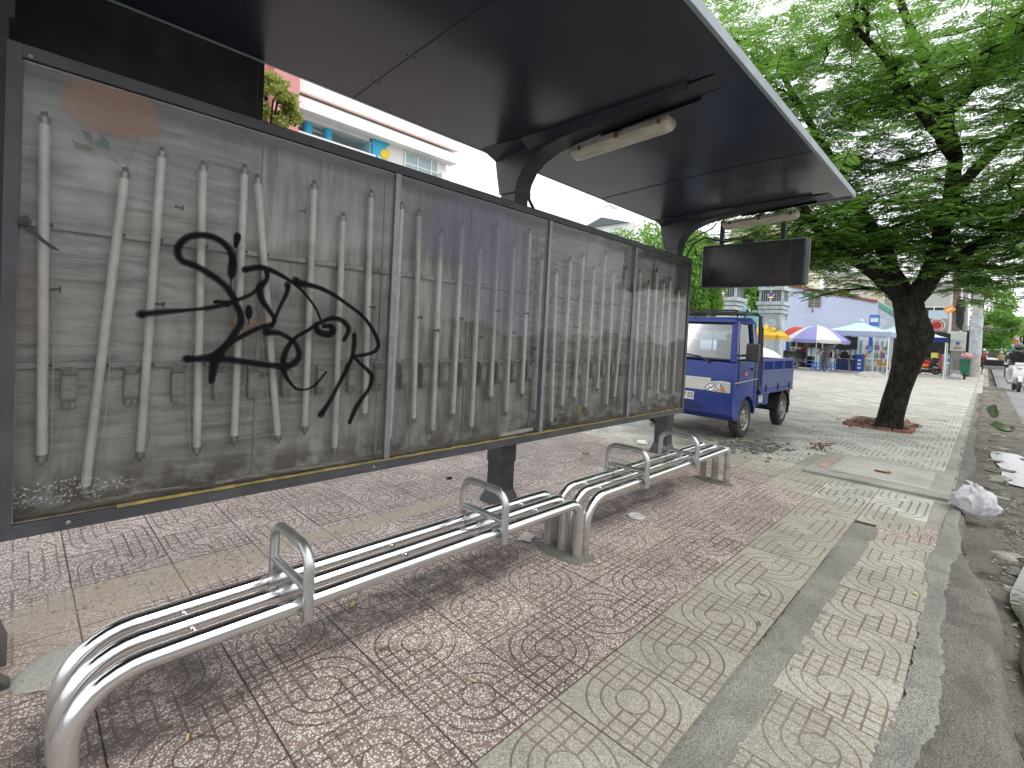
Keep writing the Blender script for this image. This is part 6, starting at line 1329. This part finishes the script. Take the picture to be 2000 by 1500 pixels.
for k,(u,X,w) in enumerate(spots):
    q=onX(u,700,X); y=q.y
    if k==0: a,b_=proto,protor
    else: a,b_=copy_tree(proto),copy_tree(protor)
    for o_ in(a,b_): o_.location=(X,y,-.125 if y<-1.5 else 0); o_.rotation_euler=(0,0,PI+random.uniform(-.25,.25) if k%2 else random.uniform(-.2,.2)); 
    b_.rotation_euler=a.rotation_euler
    a['label']='distant motorbike under the %s rider in the far traffic'%w; b_['label']='distant %s rider on a motorbike in the far traffic'%w
    for ch in b_.children:
        if ch.name.startswith('body') and k: ch.data=ch.data.copy(); ch.data.materials[0]=jk[k%5]
# far vans
def van(u,X,w,h,mat,label):
    q=onX(u,690,X); t=thing('delivery_van',label,'van',(X,q.y,-.125),0,'vans in the far traffic')
    mb=MB(); mb.prism([(-2.0,.4),(-2.0,1.0),(-1.6,1.2),(-1.2,h),(2.0,h),(2.1,.4)],-w/2,w/2,'Y'); mb.build('body',mat,t,bevel=.08)
    mb=MB(); mb.prism([(-1.75,1.2),(-1.32,h-.2),(-1.30,h-.2),(-1.72,1.2)],-w/2+.12,w/2-.12,'Y'); mb.build('windscreen',M['trim'],t)
    for s in(-1,1):
        for x in(-1.3,1.3): mb=MB(); mb.lathe([(.34,-.1),(.34,.1)],(x,s*w*.42,.34),14,0,'Y'); mb.build('wheel',M['rubber'],t)
van(1948,85,1.9,2.3,M['white'],'white van behind the cargo tricycle'); van(1972,92,2.4,2.5,M['white'],'wider white van right of the cargo tricycle in the far traffic')
# ------------------------------------------------------------------ white car behind the truck
cw=thing('white_car','white car showing bonnet, headlight and grille between truck cab and bed','car',(13.1,5.0,0),math.radians(-118))
CS=1.12; cw.scale=(CS,)*3       # faces +x locally
prof=[(2.2,.32),(2.28,.55),(2.22,.80),(2.05,1.02),(1.2,1.20),(.55,1.62),(.2,1.74),(-1.5,1.74),(-2.1,1.30),(-2.2,.9),(-2.15,.35)]+[]
mb=MB(); mb.prism(prof,-.9,.9,'Y'); bdy=mb.build('body',M['white'],cw,bevel=.13,seg=4)
mb=MB(); mb.prism([(1.12,1.235),(.56,1.60),(.58,1.615),(1.17,1.245)],-.72,.72,'Y'); mb.build('windscreen',M['trim'],cw)
for s in(-1,1):
    mb=MB(); mb.prism([(1.0,1.22),(.5,1.56),(.2,1.66),(-1.4,1.66),(-1.9,1.25)],s*.885,s*.905,'Y'); mb.build('side_glass',M['trim'],cw)
    mb=MB(); mb.prism([(2.0,.80),(2.16,.78),(2.12,.92),(1.9,1.0),(1.7,1.03),(1.72,.92)],s*.50,s*.905,'Y'); mb.build('headlight',M['lens'],cw,bevel=.02)
    for x in(1.38,-1.38): mb=MB(); mb.lathe([(.2,-.1),(.34,-.11),(.36,0),(.34,.11),(.2,.1)],(x,s*.82,.36),20,0,'Y'); mb.build('wheel',M['rubber'],cw,smooth=True)
for z in(.66,.74,.82): mb=MB(); mb.box((2.17,-.45,z),(2.27,.45,z+.035)); mb.build('grille_bar',M['trim'],cw)
mb=MB(); mb.box((2.262,-.26,.47),(2.275,.26,.57)); mb.build('number_plate',M['fy'],cw)
# ------------------------------------------------------------------ street furniture
M['cabg']=worn('cabinet_grey',(.50,.52,.47),.5,0,.1,4,.05,(.25,.22,.17),.35); M['pole']=worn('concrete_pole',(.42,.40,.36),.85,0,.2,3,.2,(.6,.62,.64),.4)
def vline(u,vt,vb,X): a=onX(u,vt,X); b=onX(u,vb,X); return a,b
X=34; a=onX(1870,648,X); b=onX(1870,686,X); cb=thing('switch_cabinet','grey electrical cabinet on a concrete-clad post beside the green bin','cabinet',(X,b.y,0)); w=abs(onX(1856,660,X).y-onX(1886,660,X).y)/2
mb=MB(); mb.box((-.3,-w,b.z),(.3,w,a.z)); cbd=mb.build('cabinet',M['cabg'],cb,bevel=.02); mb=MB(); mb.box((-.32,-w*.96,b.z+(a.z-b.z)*.52),(-.302,w*.96,b.z+(a.z-b.z)*.54)); mb.box((-.31,-w*.5,b.z+.12),(-.302,w*.5,b.z+.2)); mb.build('cabinet_seam',M['cap'],cbd)
mb=MB(); mb.lathe([(0,-.01),(.09,-.01),(.09,.0)],(-.305,0,b.z+.42),14,0,'X'); mb.build('round_badge',M['fblue'],cbd)
mb=MB(); mb.box((-.306,-w*.45,b.z+.21),(-.302,w*.45,b.z+.27)); mb.build('caution_strip',M['fy'],cbd)
mb=MB(); mb.box((-.24,-w*.78,0),(.24,w*.78,b.z)); mb.build('post_base',M['pole'],cb,bevel=.02)
mb=MB()
for k in range(7):
    y=-w*.6+k*w*.2; mb.tube([(-.26,y,b.z),(-.30,y+random.uniform(-.06,.06),b.z-.3),(-.27,y+random.uniform(-.1,.1),b.z-.65),(-.26,y*.8,b.z-1.0)],.02,5)
mb.build('cable_bundle',M['rail'],cb,smooth=True)['kind']='stuff'
def pole(u0,v0,u1,v1,X,r0,r1,label,mats,wrap=None,name='utility_pole',extra=None):
    A=onX(u1,v1,X); B_=onX(u0,v0,X); t=thing(name,label,'pole',(X,A.y,0)); mb=MB(); n=10
    mb.tube([(0,0,0),(0,(B_.y-A.y)*.5,B_.z*.5),(0,(B_.y-A.y),B_.z)],[r0,(r0+r1)/2,r1],14); mb.build('shaft',mats,t,smooth=True)
    if wrap: 
        z0,z1=wrap; mb=MB(); f=lambda z:(B_.y-A.y)*z/B_.z; mb.tube([(0,f(z0),z0),(0,f((z0+z1)/2),(z0+z1)/2),(0,f(z1),z1)],[r0*1.02+.01]*3,14); mb.build('paper_wrap',worn('torn_posters',(.52,.56,.60),.8,0,.3,5,.1,(.2,.25,.3),.6),t,smooth=True)
    return t,B_
t,B_=pole(1928,300,1903,716,38,.27,.17,'tall pale concrete pole wrapped in torn posters right of the green bin',M['pole'],(1.3,3.6))
for z in (4.6,):
    q=onX(1905,637,38); mb=MB(); mb.box((-.06,-.5,q.z-.06),(.06,.7,q.z)); mb.lathe([(.12,-.12),(.12,.12)],(0,-.55,q.z),10,0,'X'); mb.build('cross_arm',M['cap'],t)
t,B_=pole(1874,470,1868,650,34.6,.18,.15,'dark tarred post rising above the grey cabinet',worn('tarred_post',(.16,.12,.10),.9,0,.4,5,.3))
c=onX(1874,610,34.6); mb=MB(); mb.lathe([(.17,-.8),(.22,-.45),(.20,-.1),(.25,.25),(.19,.7)],(0,c.y-t.location.y,c.z),12); mb.build('cable_knot',M['tarp'],t,smooth=True)
a=onX(1855,605,34.4); sg=thing('orange_sign','small tilted orange notice hung beside the dark post','sign',(34.3,a.y,a.z)); mb=MB(); mb.box((-.02,-.22,-.16),(.0,.22,.16)); bd=mb.build('plate',M['orangep'],sg); sg.rotation_euler=(math.radians(-38),0,0); mb=MB(); mb.box((-.024,-.15,-.02),(-.021,.15,.05)); mb.build('print',M['wwhite'],bd)
t,B_=pole(1888,480,1886,690,46,.16,.12,'slim metal pole behind the cabinet',M['rail'])
a=onX(1887,656,44); tl=thing('traffic_light','green pedestrian signal glowing beside the cabinet','traffic light',(44,a.y,0)); mb=MB(); mb.box((-.1,-.22,a.z-.35),(.1,.22,a.z+.35)); mb.build('housing',M['trim'],tl,bevel=.03); mb=MB(); mb.cyl((0,0,0),(0,0,a.z-.35),.05,8); mb.build('post',M['trim'],tl)
mb=MB(); mb.lathe([(0,-.01),(.15,-.01),(.15,0)],(-.11,0,a.z),14,0,'X'); mb.build('lamp',emis('green_signal',(.05,.9,.35),1.2),tl)
# bin
p=onZ(1886,737,0); X=33; a=onX(1886,703,X); b=onX(1886,730,X); bn=thing('litter_bin','green litter bin on a post with a pink bag on top','bin',(X,a.y,0)); hw=abs(onX(1876,710,X).y-onX(1897,710,X).y)/2
mb=MB(); mb.add([(-.2,-hw*.8,b.z),(.2,-hw*.8,b.z),(.2,hw*.8,b.z),(-.2,hw*.8,b.z),(-.26,-hw,a.z),(.26,-hw,a.z),(.26,hw,a.z),(-.26,hw,a.z)],[(0,3,2,1),(4,5,6,7),(0,1,5,4),(1,2,6,5),(2,3,7,6),(3,0,4,7)]); mb.build('bucket',plain('bin_green',(.01,.13,.07),.45),bn,bevel=.02)
mb=MB(); mb.box((-.29,-hw*1.05,a.z),(.29,hw*1.05,a.z+.06)); mb.build('lid',plain('bin_lid',(.02,.16,.10),.45),bn,bevel=.02); mb=MB(); mb.box((-.05,-.05,0),(.05,.05,b.z)); mb.build('post',M['trim'],bn)
bag(Vector((X,a.y-.05,a.z+.06)),.26,.28,.30,'pale pink bag heaped on the green bin','bag',fabric('pink_plastic',(.75,.45,.45)),8); bag(Vector((X-.1,onX(1868,735,33).y,0)),.22,.3,.26,'grey-white rubbish bag at the foot of the cabinet','bag',M['bagp'],9)
# low block with blue notice
X=36; a=onX(1841,694,X); b=onX(1863,694,X); bl=thing('concrete_block','waist-high pale block with a blue and white notice left of the cabinet','concrete block',(X,(a.y+b.y)/2,0)); mb=MB(); mb.box((-.3,-abs(a.y-b.y)/2,0),(.3,abs(a.y-b.y)/2,a.z)); bo=mb.build('block',M['conc_l'],bl,bevel=.02)
w=abs(a.y-b.y)/2; mb=MB(); mb.box((-.32,-w*.6,a.z*.45),(-.302,w*.6,a.z*.92)); nb_=mb.build('notice',M['wwhite'],bo); mb=MB(); mb.box((-.33,-w*.55,a.z*.70),(-.322,w*.55,a.z*.88)); mb.box((-.33,-w*.55,a.z*.50),(-.322,w*.55,a.z*.58)); mb.build('blue_band',plain('notice_blue',(.05,.3,.6),.5),nb_)
# ------------------------------------------------------------------ shop row right of the trunk
M['shopw']=worn('pale_shop_wall',(.52,.52,.48),.8,0,.15,.6,.1,(.3,.28,.24),.4); M['peach']=worn('peach_wall',(.62,.42,.33),.8); M['signg']=worn('sign_grey_green',(.30,.33,.27),.6)
def shop(X,uL,uR,vt,mat,label,depth=9,shutter=True,sills=True,storeys=None,name='shop_house'):
    A=onX(uL,680,X); B_=onX(uR,680,X); zt=onX((uL+uR)/2,vt,X).z; t=thing(name,label,'building',(X,(A.y+B_.y)/2,0)); w=abs(A.y-B_.y)/2
    mb=MB(); mb.box((0,-w,0),(depth,w,zt)); mb.build('wall',mat,t)
    mb=MB(); mb.box((-.15,-w,zt),(depth,w,zt+.25)); mb.build('cornice',M['conc_l'],t)
    n=max(1,int(zt//3.4)); 
    for s in range(1,n+1):
        z=s*3.4-.2
        if z+1.2>zt: break
        k=max(1,int(w*2/2.2))
        for j in range(k):
            y=-w+(j+.5)*2*w/k
            mb=MB(); mb.box((-.05,y-.5,z),(-.01,y+.5,z+1.3)); wn=mb.build('window',M['trim'],t)
            mb=MB(); mb.box((-.08,y-.56,z-.08),(-.052,y+.56,z)); mb.box((-.08,y-.56,z+1.3),(-.052,y+.56,z+1.38)); mb.box((-.08,y-.03,z),(-.052,y+.03,z+1.3)); mb.build('frame',M['wwhite'],wn)
    if shutter:
        mb=MB(); mb.box((-.04,-w*.85,0.1),(-.01,w*.85,2.7)); sh=mb.build('shop_front',M['tarp'],t)
        mb=MB(); mb.box((-.9,-w*.95,2.75),(-.02,w*.95,2.85)); mb.build('awning',M['cap'],t)
    return t,w,zt
t,w,zt=shop(44,1789,1850,560,M['shopw'],'shop house with a round-logo sign board right of the trunk')
za=onX(1822,622,43.8).z; zb=onX(1822,648,43.8).z; yl=onX(1812,630,43.8).y-t.location.y; yr=onX(1850,630,43.8).y-t.location.y
mb=MB(); mb.box((-.25,yr,zb),(-.12,yl,za)); sb=mb.build('sign_board',M['signg'],t); 
mb=MB(); mb.lathe([(0,-.02),(.46,-.02),(.46,0)],(-.26,yl*.62+yr*.38-.1,(za+zb)/2),24,0,'X'); lg=mb.build('round_logo',M['wwhite'],sb); mb=MB(); mb.lathe([(.40,-.01),(.33,-.01)],(-.285,yl*.62+yr*.38-.1,(za+zb)/2),24,0,'X',cap=False); mb.lathe([(0,-.012),(.28,-.012)],(-.285,yl*.62+yr*.38-.1,(za+zb)/2),24,0,'X',cap=False); mb.build('logo_ring',M['redp'],lg)

for k,(y0_,y1_,zz) in enumerate(((.35,1.15,.30),(.45,1.1,.12),(.3,1.15,-.08),(.5,1.0,-.28))): mb=MB(); mb.box((-.262,yr+y0_,(za+zb)/2+zz),(-.252,yr+y1_,(za+zb)/2+zz+.09)); mb.build('print_line',M['ink'],sb)
mb=MB(); mb.box((-.1,yr,onX(1822,606,43.9).z),(-.05,yl,za-.06)); mb.build('pale_panel',plain('pale_blue_panel',(.55,.66,.74),.6),t)
t,w,zt=shop(52,1850,1884,520,M['wwhite'],'tall white shop house behind the dark post',8)
t,w,zt=shop(47,1770,1792,585,M['peach'],'peach-coloured shop front peeping right of the trunk fork',6)
t,w,zt=shop(60,1700,1770,545,M['shopw'],'pale block rising behind the lilac building',9,False)
t,w,zt=shop(50,1600,1690,540,worn('cream_block',(.6,.56,.45),.8),'cream block seen through the leaves above the lilac building',9,False)
t,w,zt=shop(64,1415,1560,436,worn('cream_shed',(.66,.60,.46),.8,0,.1,1),'cream warehouse wall seen just above the hanging display',8,False,name='warehouse')
t.children[0].location.z=0
# red lanterns / goods at the stall by the shop
p=onX(1835,677,41)
for k in range(5):
    o=MB().lathe([(.0,-.22),(.2,-.15),(.26,0),(.2,.15),(0,.22)],(0,0,0),12,cap=False).build('red_lantern',M['redp'],smooth=True); o.location=(41,p.y+.75-.38*k,p.z-.1*(k%2)); tag(o,'%s red lantern from the left under the navy awning'%['first','second','third','fourth','fifth'][k],'lantern','red lanterns under the awning')
p=onZ(1815,722,0); t=thing('goods_stall','dark shop stall with shelves under the navy awning','stall',(40,onX(1812,700,40).y,0)); mb=MB(); mb.box((0,-1.9,0),(.6,1.9,.9)); mb.build('counter',M['tarp'],t); mb=MB(); mb.box((.7,-1.9,0),(.75,1.9,2.6)); mb.build('back_sheet',M['tarp'],t)
for k in range(6): mb=MB(); mb.box((-.02,-1.7+.6*k,.92),(.4,-1.35+.6*k,1.3)); mb.build('goods',gm[k],t,bevel=.03)
t=thing('blue_sign','small blue and white sign on the wall left of the trunk','sign',(36.5,onX(1708,626,36.5).y,onX(1708,626,36.5).z)); mb=MB(); mb.box((-.03,-.27,-.36),(0,.27,.36)); b_=mb.build('plate',M['bluep'],t); mb=MB(); mb.box((-.036,-.2,-.1),(-.031,.2,.16)); mb.build('white_field',M['wwhite'],b_)
# far street: blurred trees, hoardings and a flag
clump_tree('street_tree','large bright green street tree beyond the concrete poles','tree',(72,onX(1918,660,72).y,0),6,5.2,(2.6,2.6,3.6),16000,.26,M['leaf2'],'street trees down the road',50,21,.2)
for k,(u,X,s) in enumerate(((1945,120,3.2),(1938,150,3.5),(1985,105,3.0),(1998,92,3.2),(1930,190,4.5),(1975,150,4.0),(1955,210,5))):
    clump_tree('street_tree',['low hazy street tree left of the far traffic','hazier street tree further down the left kerb','rounded street tree right of the flag','street tree at the right frame edge','faint tree closing the end of the road','pale tree behind the hoarding','faintest tree at the vanishing point'][k],'tree',(X,onX(u,680,X).y,0),5,s*1.1,(s,s,s*.9),3600,.55,M['leaf2'],'street trees down the road',26,30+k,.2)
q=onX(1992,648,130); yb=thing('yellow_building','pale yellow building far down the right side','building',(130,q.y-6,0)); mb=MB(); mb.box((0,-6,0),(14,6,q.z+1.2)); mb.build('wall',plain('pale_yellow',(.72,.58,.34),.8),yb)
for k in range(3):
    for j in range(4): mb=MB(); mb.box((-.1,4.4-j*2.4-1,1.5+k*2.6),(-.01,4.4-j*2.4,3.1+k*2.6)); mb.build('window',M['trim'],yb)
def hoarding(u,v,X,w,h,cols,label):
    q=onX(u,v,X); t=thing('hoarding',label,'billboard',(X,q.y,0)); mb=MB(); mb.box((-.1,-w/2,q.z-h/2),(.1,w/2,q.z+h/2)); b=mb.build('board',cols[0],t); mb=MB(); mb.box((-.14,-w/2*.8,q.z-h/2*.1),(-.102,w/2*.3,q.z+h/2*.8)); mb.build('print',cols[1],b); mb=MB(); mb.box((-.08,-.12,0),(.08,.12,q.z-h/2)); mb.build('post',M['cap'],t)
hoarding(1963,662,100,3.6,2.0,(plain('mauve_print',(.42,.34,.38),.6),plain('pale_print',(.6,.62,.66),.6)),'mauve roadside hoarding beyond the traffic')
hoarding(1975,676,88,1.6,1.0,(M['bluep'],M['wwhite']),'blue and white road board under the flag')
q=onX(1976,662,86); fl=thing('flag','red flag with yellow top on a thin pole over the road','flag',(86,q.y,0)); MB().cyl((0,.3,0),(0,.3,q.z+1),.04,6).build('pole',M['cap'],fl); mb=MB(); mb.add([(.0,.28,q.z+.7),(0.1,-.55,q.z-.2),(0,-.5,q.z-.9),(.08,.28,q.z-.5)],[(0,1,2,3)]); mb.build('cloth',fabric('flag_red',(.75,.06,.03)),fl)
# overhead cables
for k,(u0,v0,X0,u1,v1,X1) in enumerate(((1905,636,38,2010,633,20),(1905,640,38,1888,640,46),(1905,560,38,1700,545,60))):
    a=onX(u0,v0,X0); b=onX(u1,v1,X1); o=MB().tube([a.lerp(b,i/10)-Vector((0,0,.25*math.sin(PI*i/10))) for i in range(11)],.02,5).build('overhead_cable',M['trim'],smooth=True); tag(o,['cable running right from the concrete pole over the lane','short cable between the concrete pole and the slim pole','cable running left from the concrete pole toward the roofs'][k],'cable')
# houses across the road, behind the camera: what the panes and tubes mirror
for k in range(7):
    x=-16+k*5.2; h=[6.2,6.6,5.6,7,6.2,5.6,6.6][k]; t=thing('shop_house','%s terraced shop house across the road behind the camera'%['first white','second peach','third white','fourth lilac','fifth pale','sixth peach','seventh white'][k],'building',(x,-24,-.1),0,'houses across the road'); mb=MB(); mb.box((-2.5,-6,0),(2.5,0,h)); mb.build('wall',[M['shopw'],M['peach'],M['wwhite'],M['lilac']][k%4],t)
    mb=MB(); mb.box((-2.1,.0,.1),(2.1,.06,2.7)); mb.build('shutter',M['cap'],t)
    for s in range(2):
        for j in(-1,1): mb=MB(); mb.box((j*1.2-.5,.0,3.8+s*2.4),(j*1.2+.5,.05,5.2+s*2.4)) if 5.2+s*2.4<h else mb.box((j*1.2-.5,0,3.4),(j*1.2+.5,.05,3.5)); mb.build('window',M['trim'],t)
# ------------------------------------------------------------------ litter and small things near the camera
q=onZ(1906,1012,-.05); bag(Vector((4.35,-1.47,-.05)),.155,.20,.26,'knotted white plastic rubbish bag slumped in the gutter','rubbish bag',M['bagp'],12,rot=.3)
o=MB().lathe([(0,.002),(.050,.002),(.052,.010),(.058,.010),(.059,.003),(.062,.002)],(0,0,0),32,cap=False).build('cup_lid',plain('clear_lid',(.62,.61,.58),.3),smooth=True); o.location=(1.845,.335,.003); tag(o,'round pale drinks lid lying on the pink tiles','lid')
def paper(x,y,sx,sy,rz,label,seed,mat=None):
    r=np.random.default_rng(seed); n=7; vs=[((i/n-.5)*sx+r.normal()*.004,(j/n-.5)*sy+r.normal()*.004,.006+abs(r.normal())*.006) for i in range(n+1) for j in range(n+1)]
    o=MB().add(vs,[(i*(n+1)+j,(i+1)*(n+1)+j,(i+1)*(n+1)+j+1,i*(n+1)+j+1) for i in range(n) for j in range(n)]).build('paper_scrap',mat or M['whitec'],smooth=True); o.location=(x,y,0); o.rotation_euler=(0,0,rz); tag(o,label,'paper'); return o
paper(.93,.60,.12,.08,.4,'small white crumpled paper by the middle post foot',1); paper(4.18,1.6,.22,.12,.6,'flat white paper on the pink tiles behind the far bench',2)
paper(3.1,1.7,.09,.07,1.0,'tan scrap of paper under the light box',3,M['tan'])
o=MB().cb((0,0,0),(.05,.035,.02)).build('black_cap',M['black'],bevel=.006); q=onZ(877,933,.01); o.location=q; tag(o,'small black plastic cap on the pink tiles behind the light box','cap')
# cigarette end
o=MB().cyl((-.012,0,0),(.012,0,0),.0042,8).build('cigarette_end',M['wood'],smooth=True); q=onZ(366,1440,.005); o.location=q; o.rotation_euler=(0,0,1.2); tag(o,'tan cigarette end on the nearest pink tiles','cigarette end')
# fallen leaves
lf=[plain('dry_leaf',(.45,.27,.09),.8),plain('yellow_leaf',(.55,.45,.12),.8),plain('brown_leaf',(.16,.09,.05),.8),plain('green_leaf',(.12,.25,.04),.8)]
def leafmesh(mat):
    mb=MB(); mb.add([(-.024,0,.002),(-.008,.009,.006),(.012,.008,.005),(.028,0,.003),(.012,-.008,.006),(-.008,-.009,.004)],[(0,1,2,3,4,5)]); o=mb.build('leaf',mat); me=o.data; bpy.data.objects.remove(o); return me
LM=[leafmesh(m) for m in lf]; r_=random.Random(21)
lpos=[(600,1192,1),(643,1158,0),(690,1180,1),(750,1268,2),(1440,865,2),(1392,868,1)]
for u,v,c in lpos:
    q=onZ(u,v,.003); o=bpy.data.objects.new('fallen_leaf',LM[c]); COL.objects.link(o); o.location=q; o.rotation_euler=(0,0,r_.uniform(0,6)); tag(o,'single small dry leaf lying on the paving','leaf','fallen leaves on the paving')
for k in range(110):
    if k<45: x,y=r_.gauss(5.6,.8),r_.gauss(.9,.5)
    elif k<75: x,y=r_.uniform(-1.2,8),r_.uniform(-1.2,2.2)
    else: x,y=r_.uniform(2,9),r_.gauss(-1.55,.12)
    z=.002 if y>-1.3 else -.06-.13*(-1.3-y)
    o=bpy.data.objects.new('fallen_leaf',LM[r_.choice((0,1,2,2,3))]); COL.objects.link(o); o.location=(x,y,z+.004); o.rotation_euler=(r_.gauss(0,.2),r_.gauss(0,.2),r_.uniform(0,6)); o.scale=(r_.uniform(.5,1.0),)*3; tag(o,'single small dry leaf lying on the paving','leaf','fallen leaves on the paving')
# rubble and twigs near the truck wheel and in the gutter
def rubble(name,label,cx,cy,rx,ry,n,s,mat,seed,z=0,kind='stuff'):
    r=random.Random(seed); mb=MB()
    for k in range(n):
        x,y=r.gauss(0,rx/2),r.gauss(0,ry/2); d=s*r.uniform(.4,1.3); mb.cb((x,y,d*.22),(d*r.uniform(.6,1.4),d*r.uniform(.5,1),d*.4),0,r.uniform(0,6),r.uniform(-.3,.3),r.uniform(-.3,.3))
    o=mb.build(name,mat,bevel=0); o.location=(cx,cy,z); tag(o,label,'rubble'); o['kind']='stuff'; return o
rubble('rubble','small rubble and husks scattered before the truck’s front wheel',5.25,.62,.55,.35,150,.045,M['conc_d'],1)
rubble('rubble','brown scraps and husks on the paving left of the cover slab',6.1,.05,.35,.12,45,.03,M['soil'],2)
rubble('grit','grit and gravel washed along the muddy gutter',5,-1.75,7,.22,900,.018,M['conc'],3,-.105)
rubble('grit','loose grit on the swept sand behind the nearest bench',-.6,1.42,1.3,.3,500,.007,M['conc_l'],4,.0)
rubble('litter','leaf litter and chips inside the tree pit',9.4,-.2,.8,.5,160,.05,M['soil'],5,.015)
for k in range(9):
    r=random.Random(50+k); x,y=[(6.2,.1),(6.5,-.05),(5.7,.55),(9.2,-.55),(9.6,-.6),(8.9,-.6),(7.4,.3),(11.2,-1.0),(5.6,.8)][k]
    pts=[(0,0,.01),(.08,.02*r.uniform(-1,1),.015),(.2+.15*r.random(),.06*r.uniform(-1,1),.008)]
    if k in(3,4,5): pts=[(p[0]*1.6,p[1],p[2]+.03) for p in pts]
    o=MB().tube(pts,[.007,.006,.003],5).build('fallen_twig',lf[2] if k%2 else M['wood'],smooth=True); o.location=(x,y,0); o.rotation_euler=(0,0,r.uniform(0,3)); tag(o,'thin broken twig on the paving','twig','fallen twigs')
# broken mortar lumps along the kerb edge
for k in range(16):
    if k in(13,14): continue
    r=random.Random(90+k); x=[2.9,3.3,3.6,4.9,5.6,6.1,6.6,7.2,7.9,8.6,9.3,10.2,11.0,2.2,1.4,12.2][k]; y=-1.62+r.uniform(-.08,.06); s=r.uniform(.05,.13)
    o=MB().lathe([(0,-.4),(.7,-.3),(1,.0),(.75,.35),(.3,.5),(0,.52)],(0,0,0),9,cap=False).build('broken_kerb_piece',M['conc_d'] if k%2 else M['conc'],smooth=False)
    for v in o.data.vertices: v.co*=1+.75*MN.noise(v.co*1.7+Vector((k,0,0)))
    o.scale=(s*1.2,s*.9,s*.6); o.location=(x,y,-.105); o.rotation_euler=(0,0,r.uniform(0,6)); tag(o,'broken lump of kerb concrete lying in the gutter','concrete lump','broken kerb pieces in the gutter')
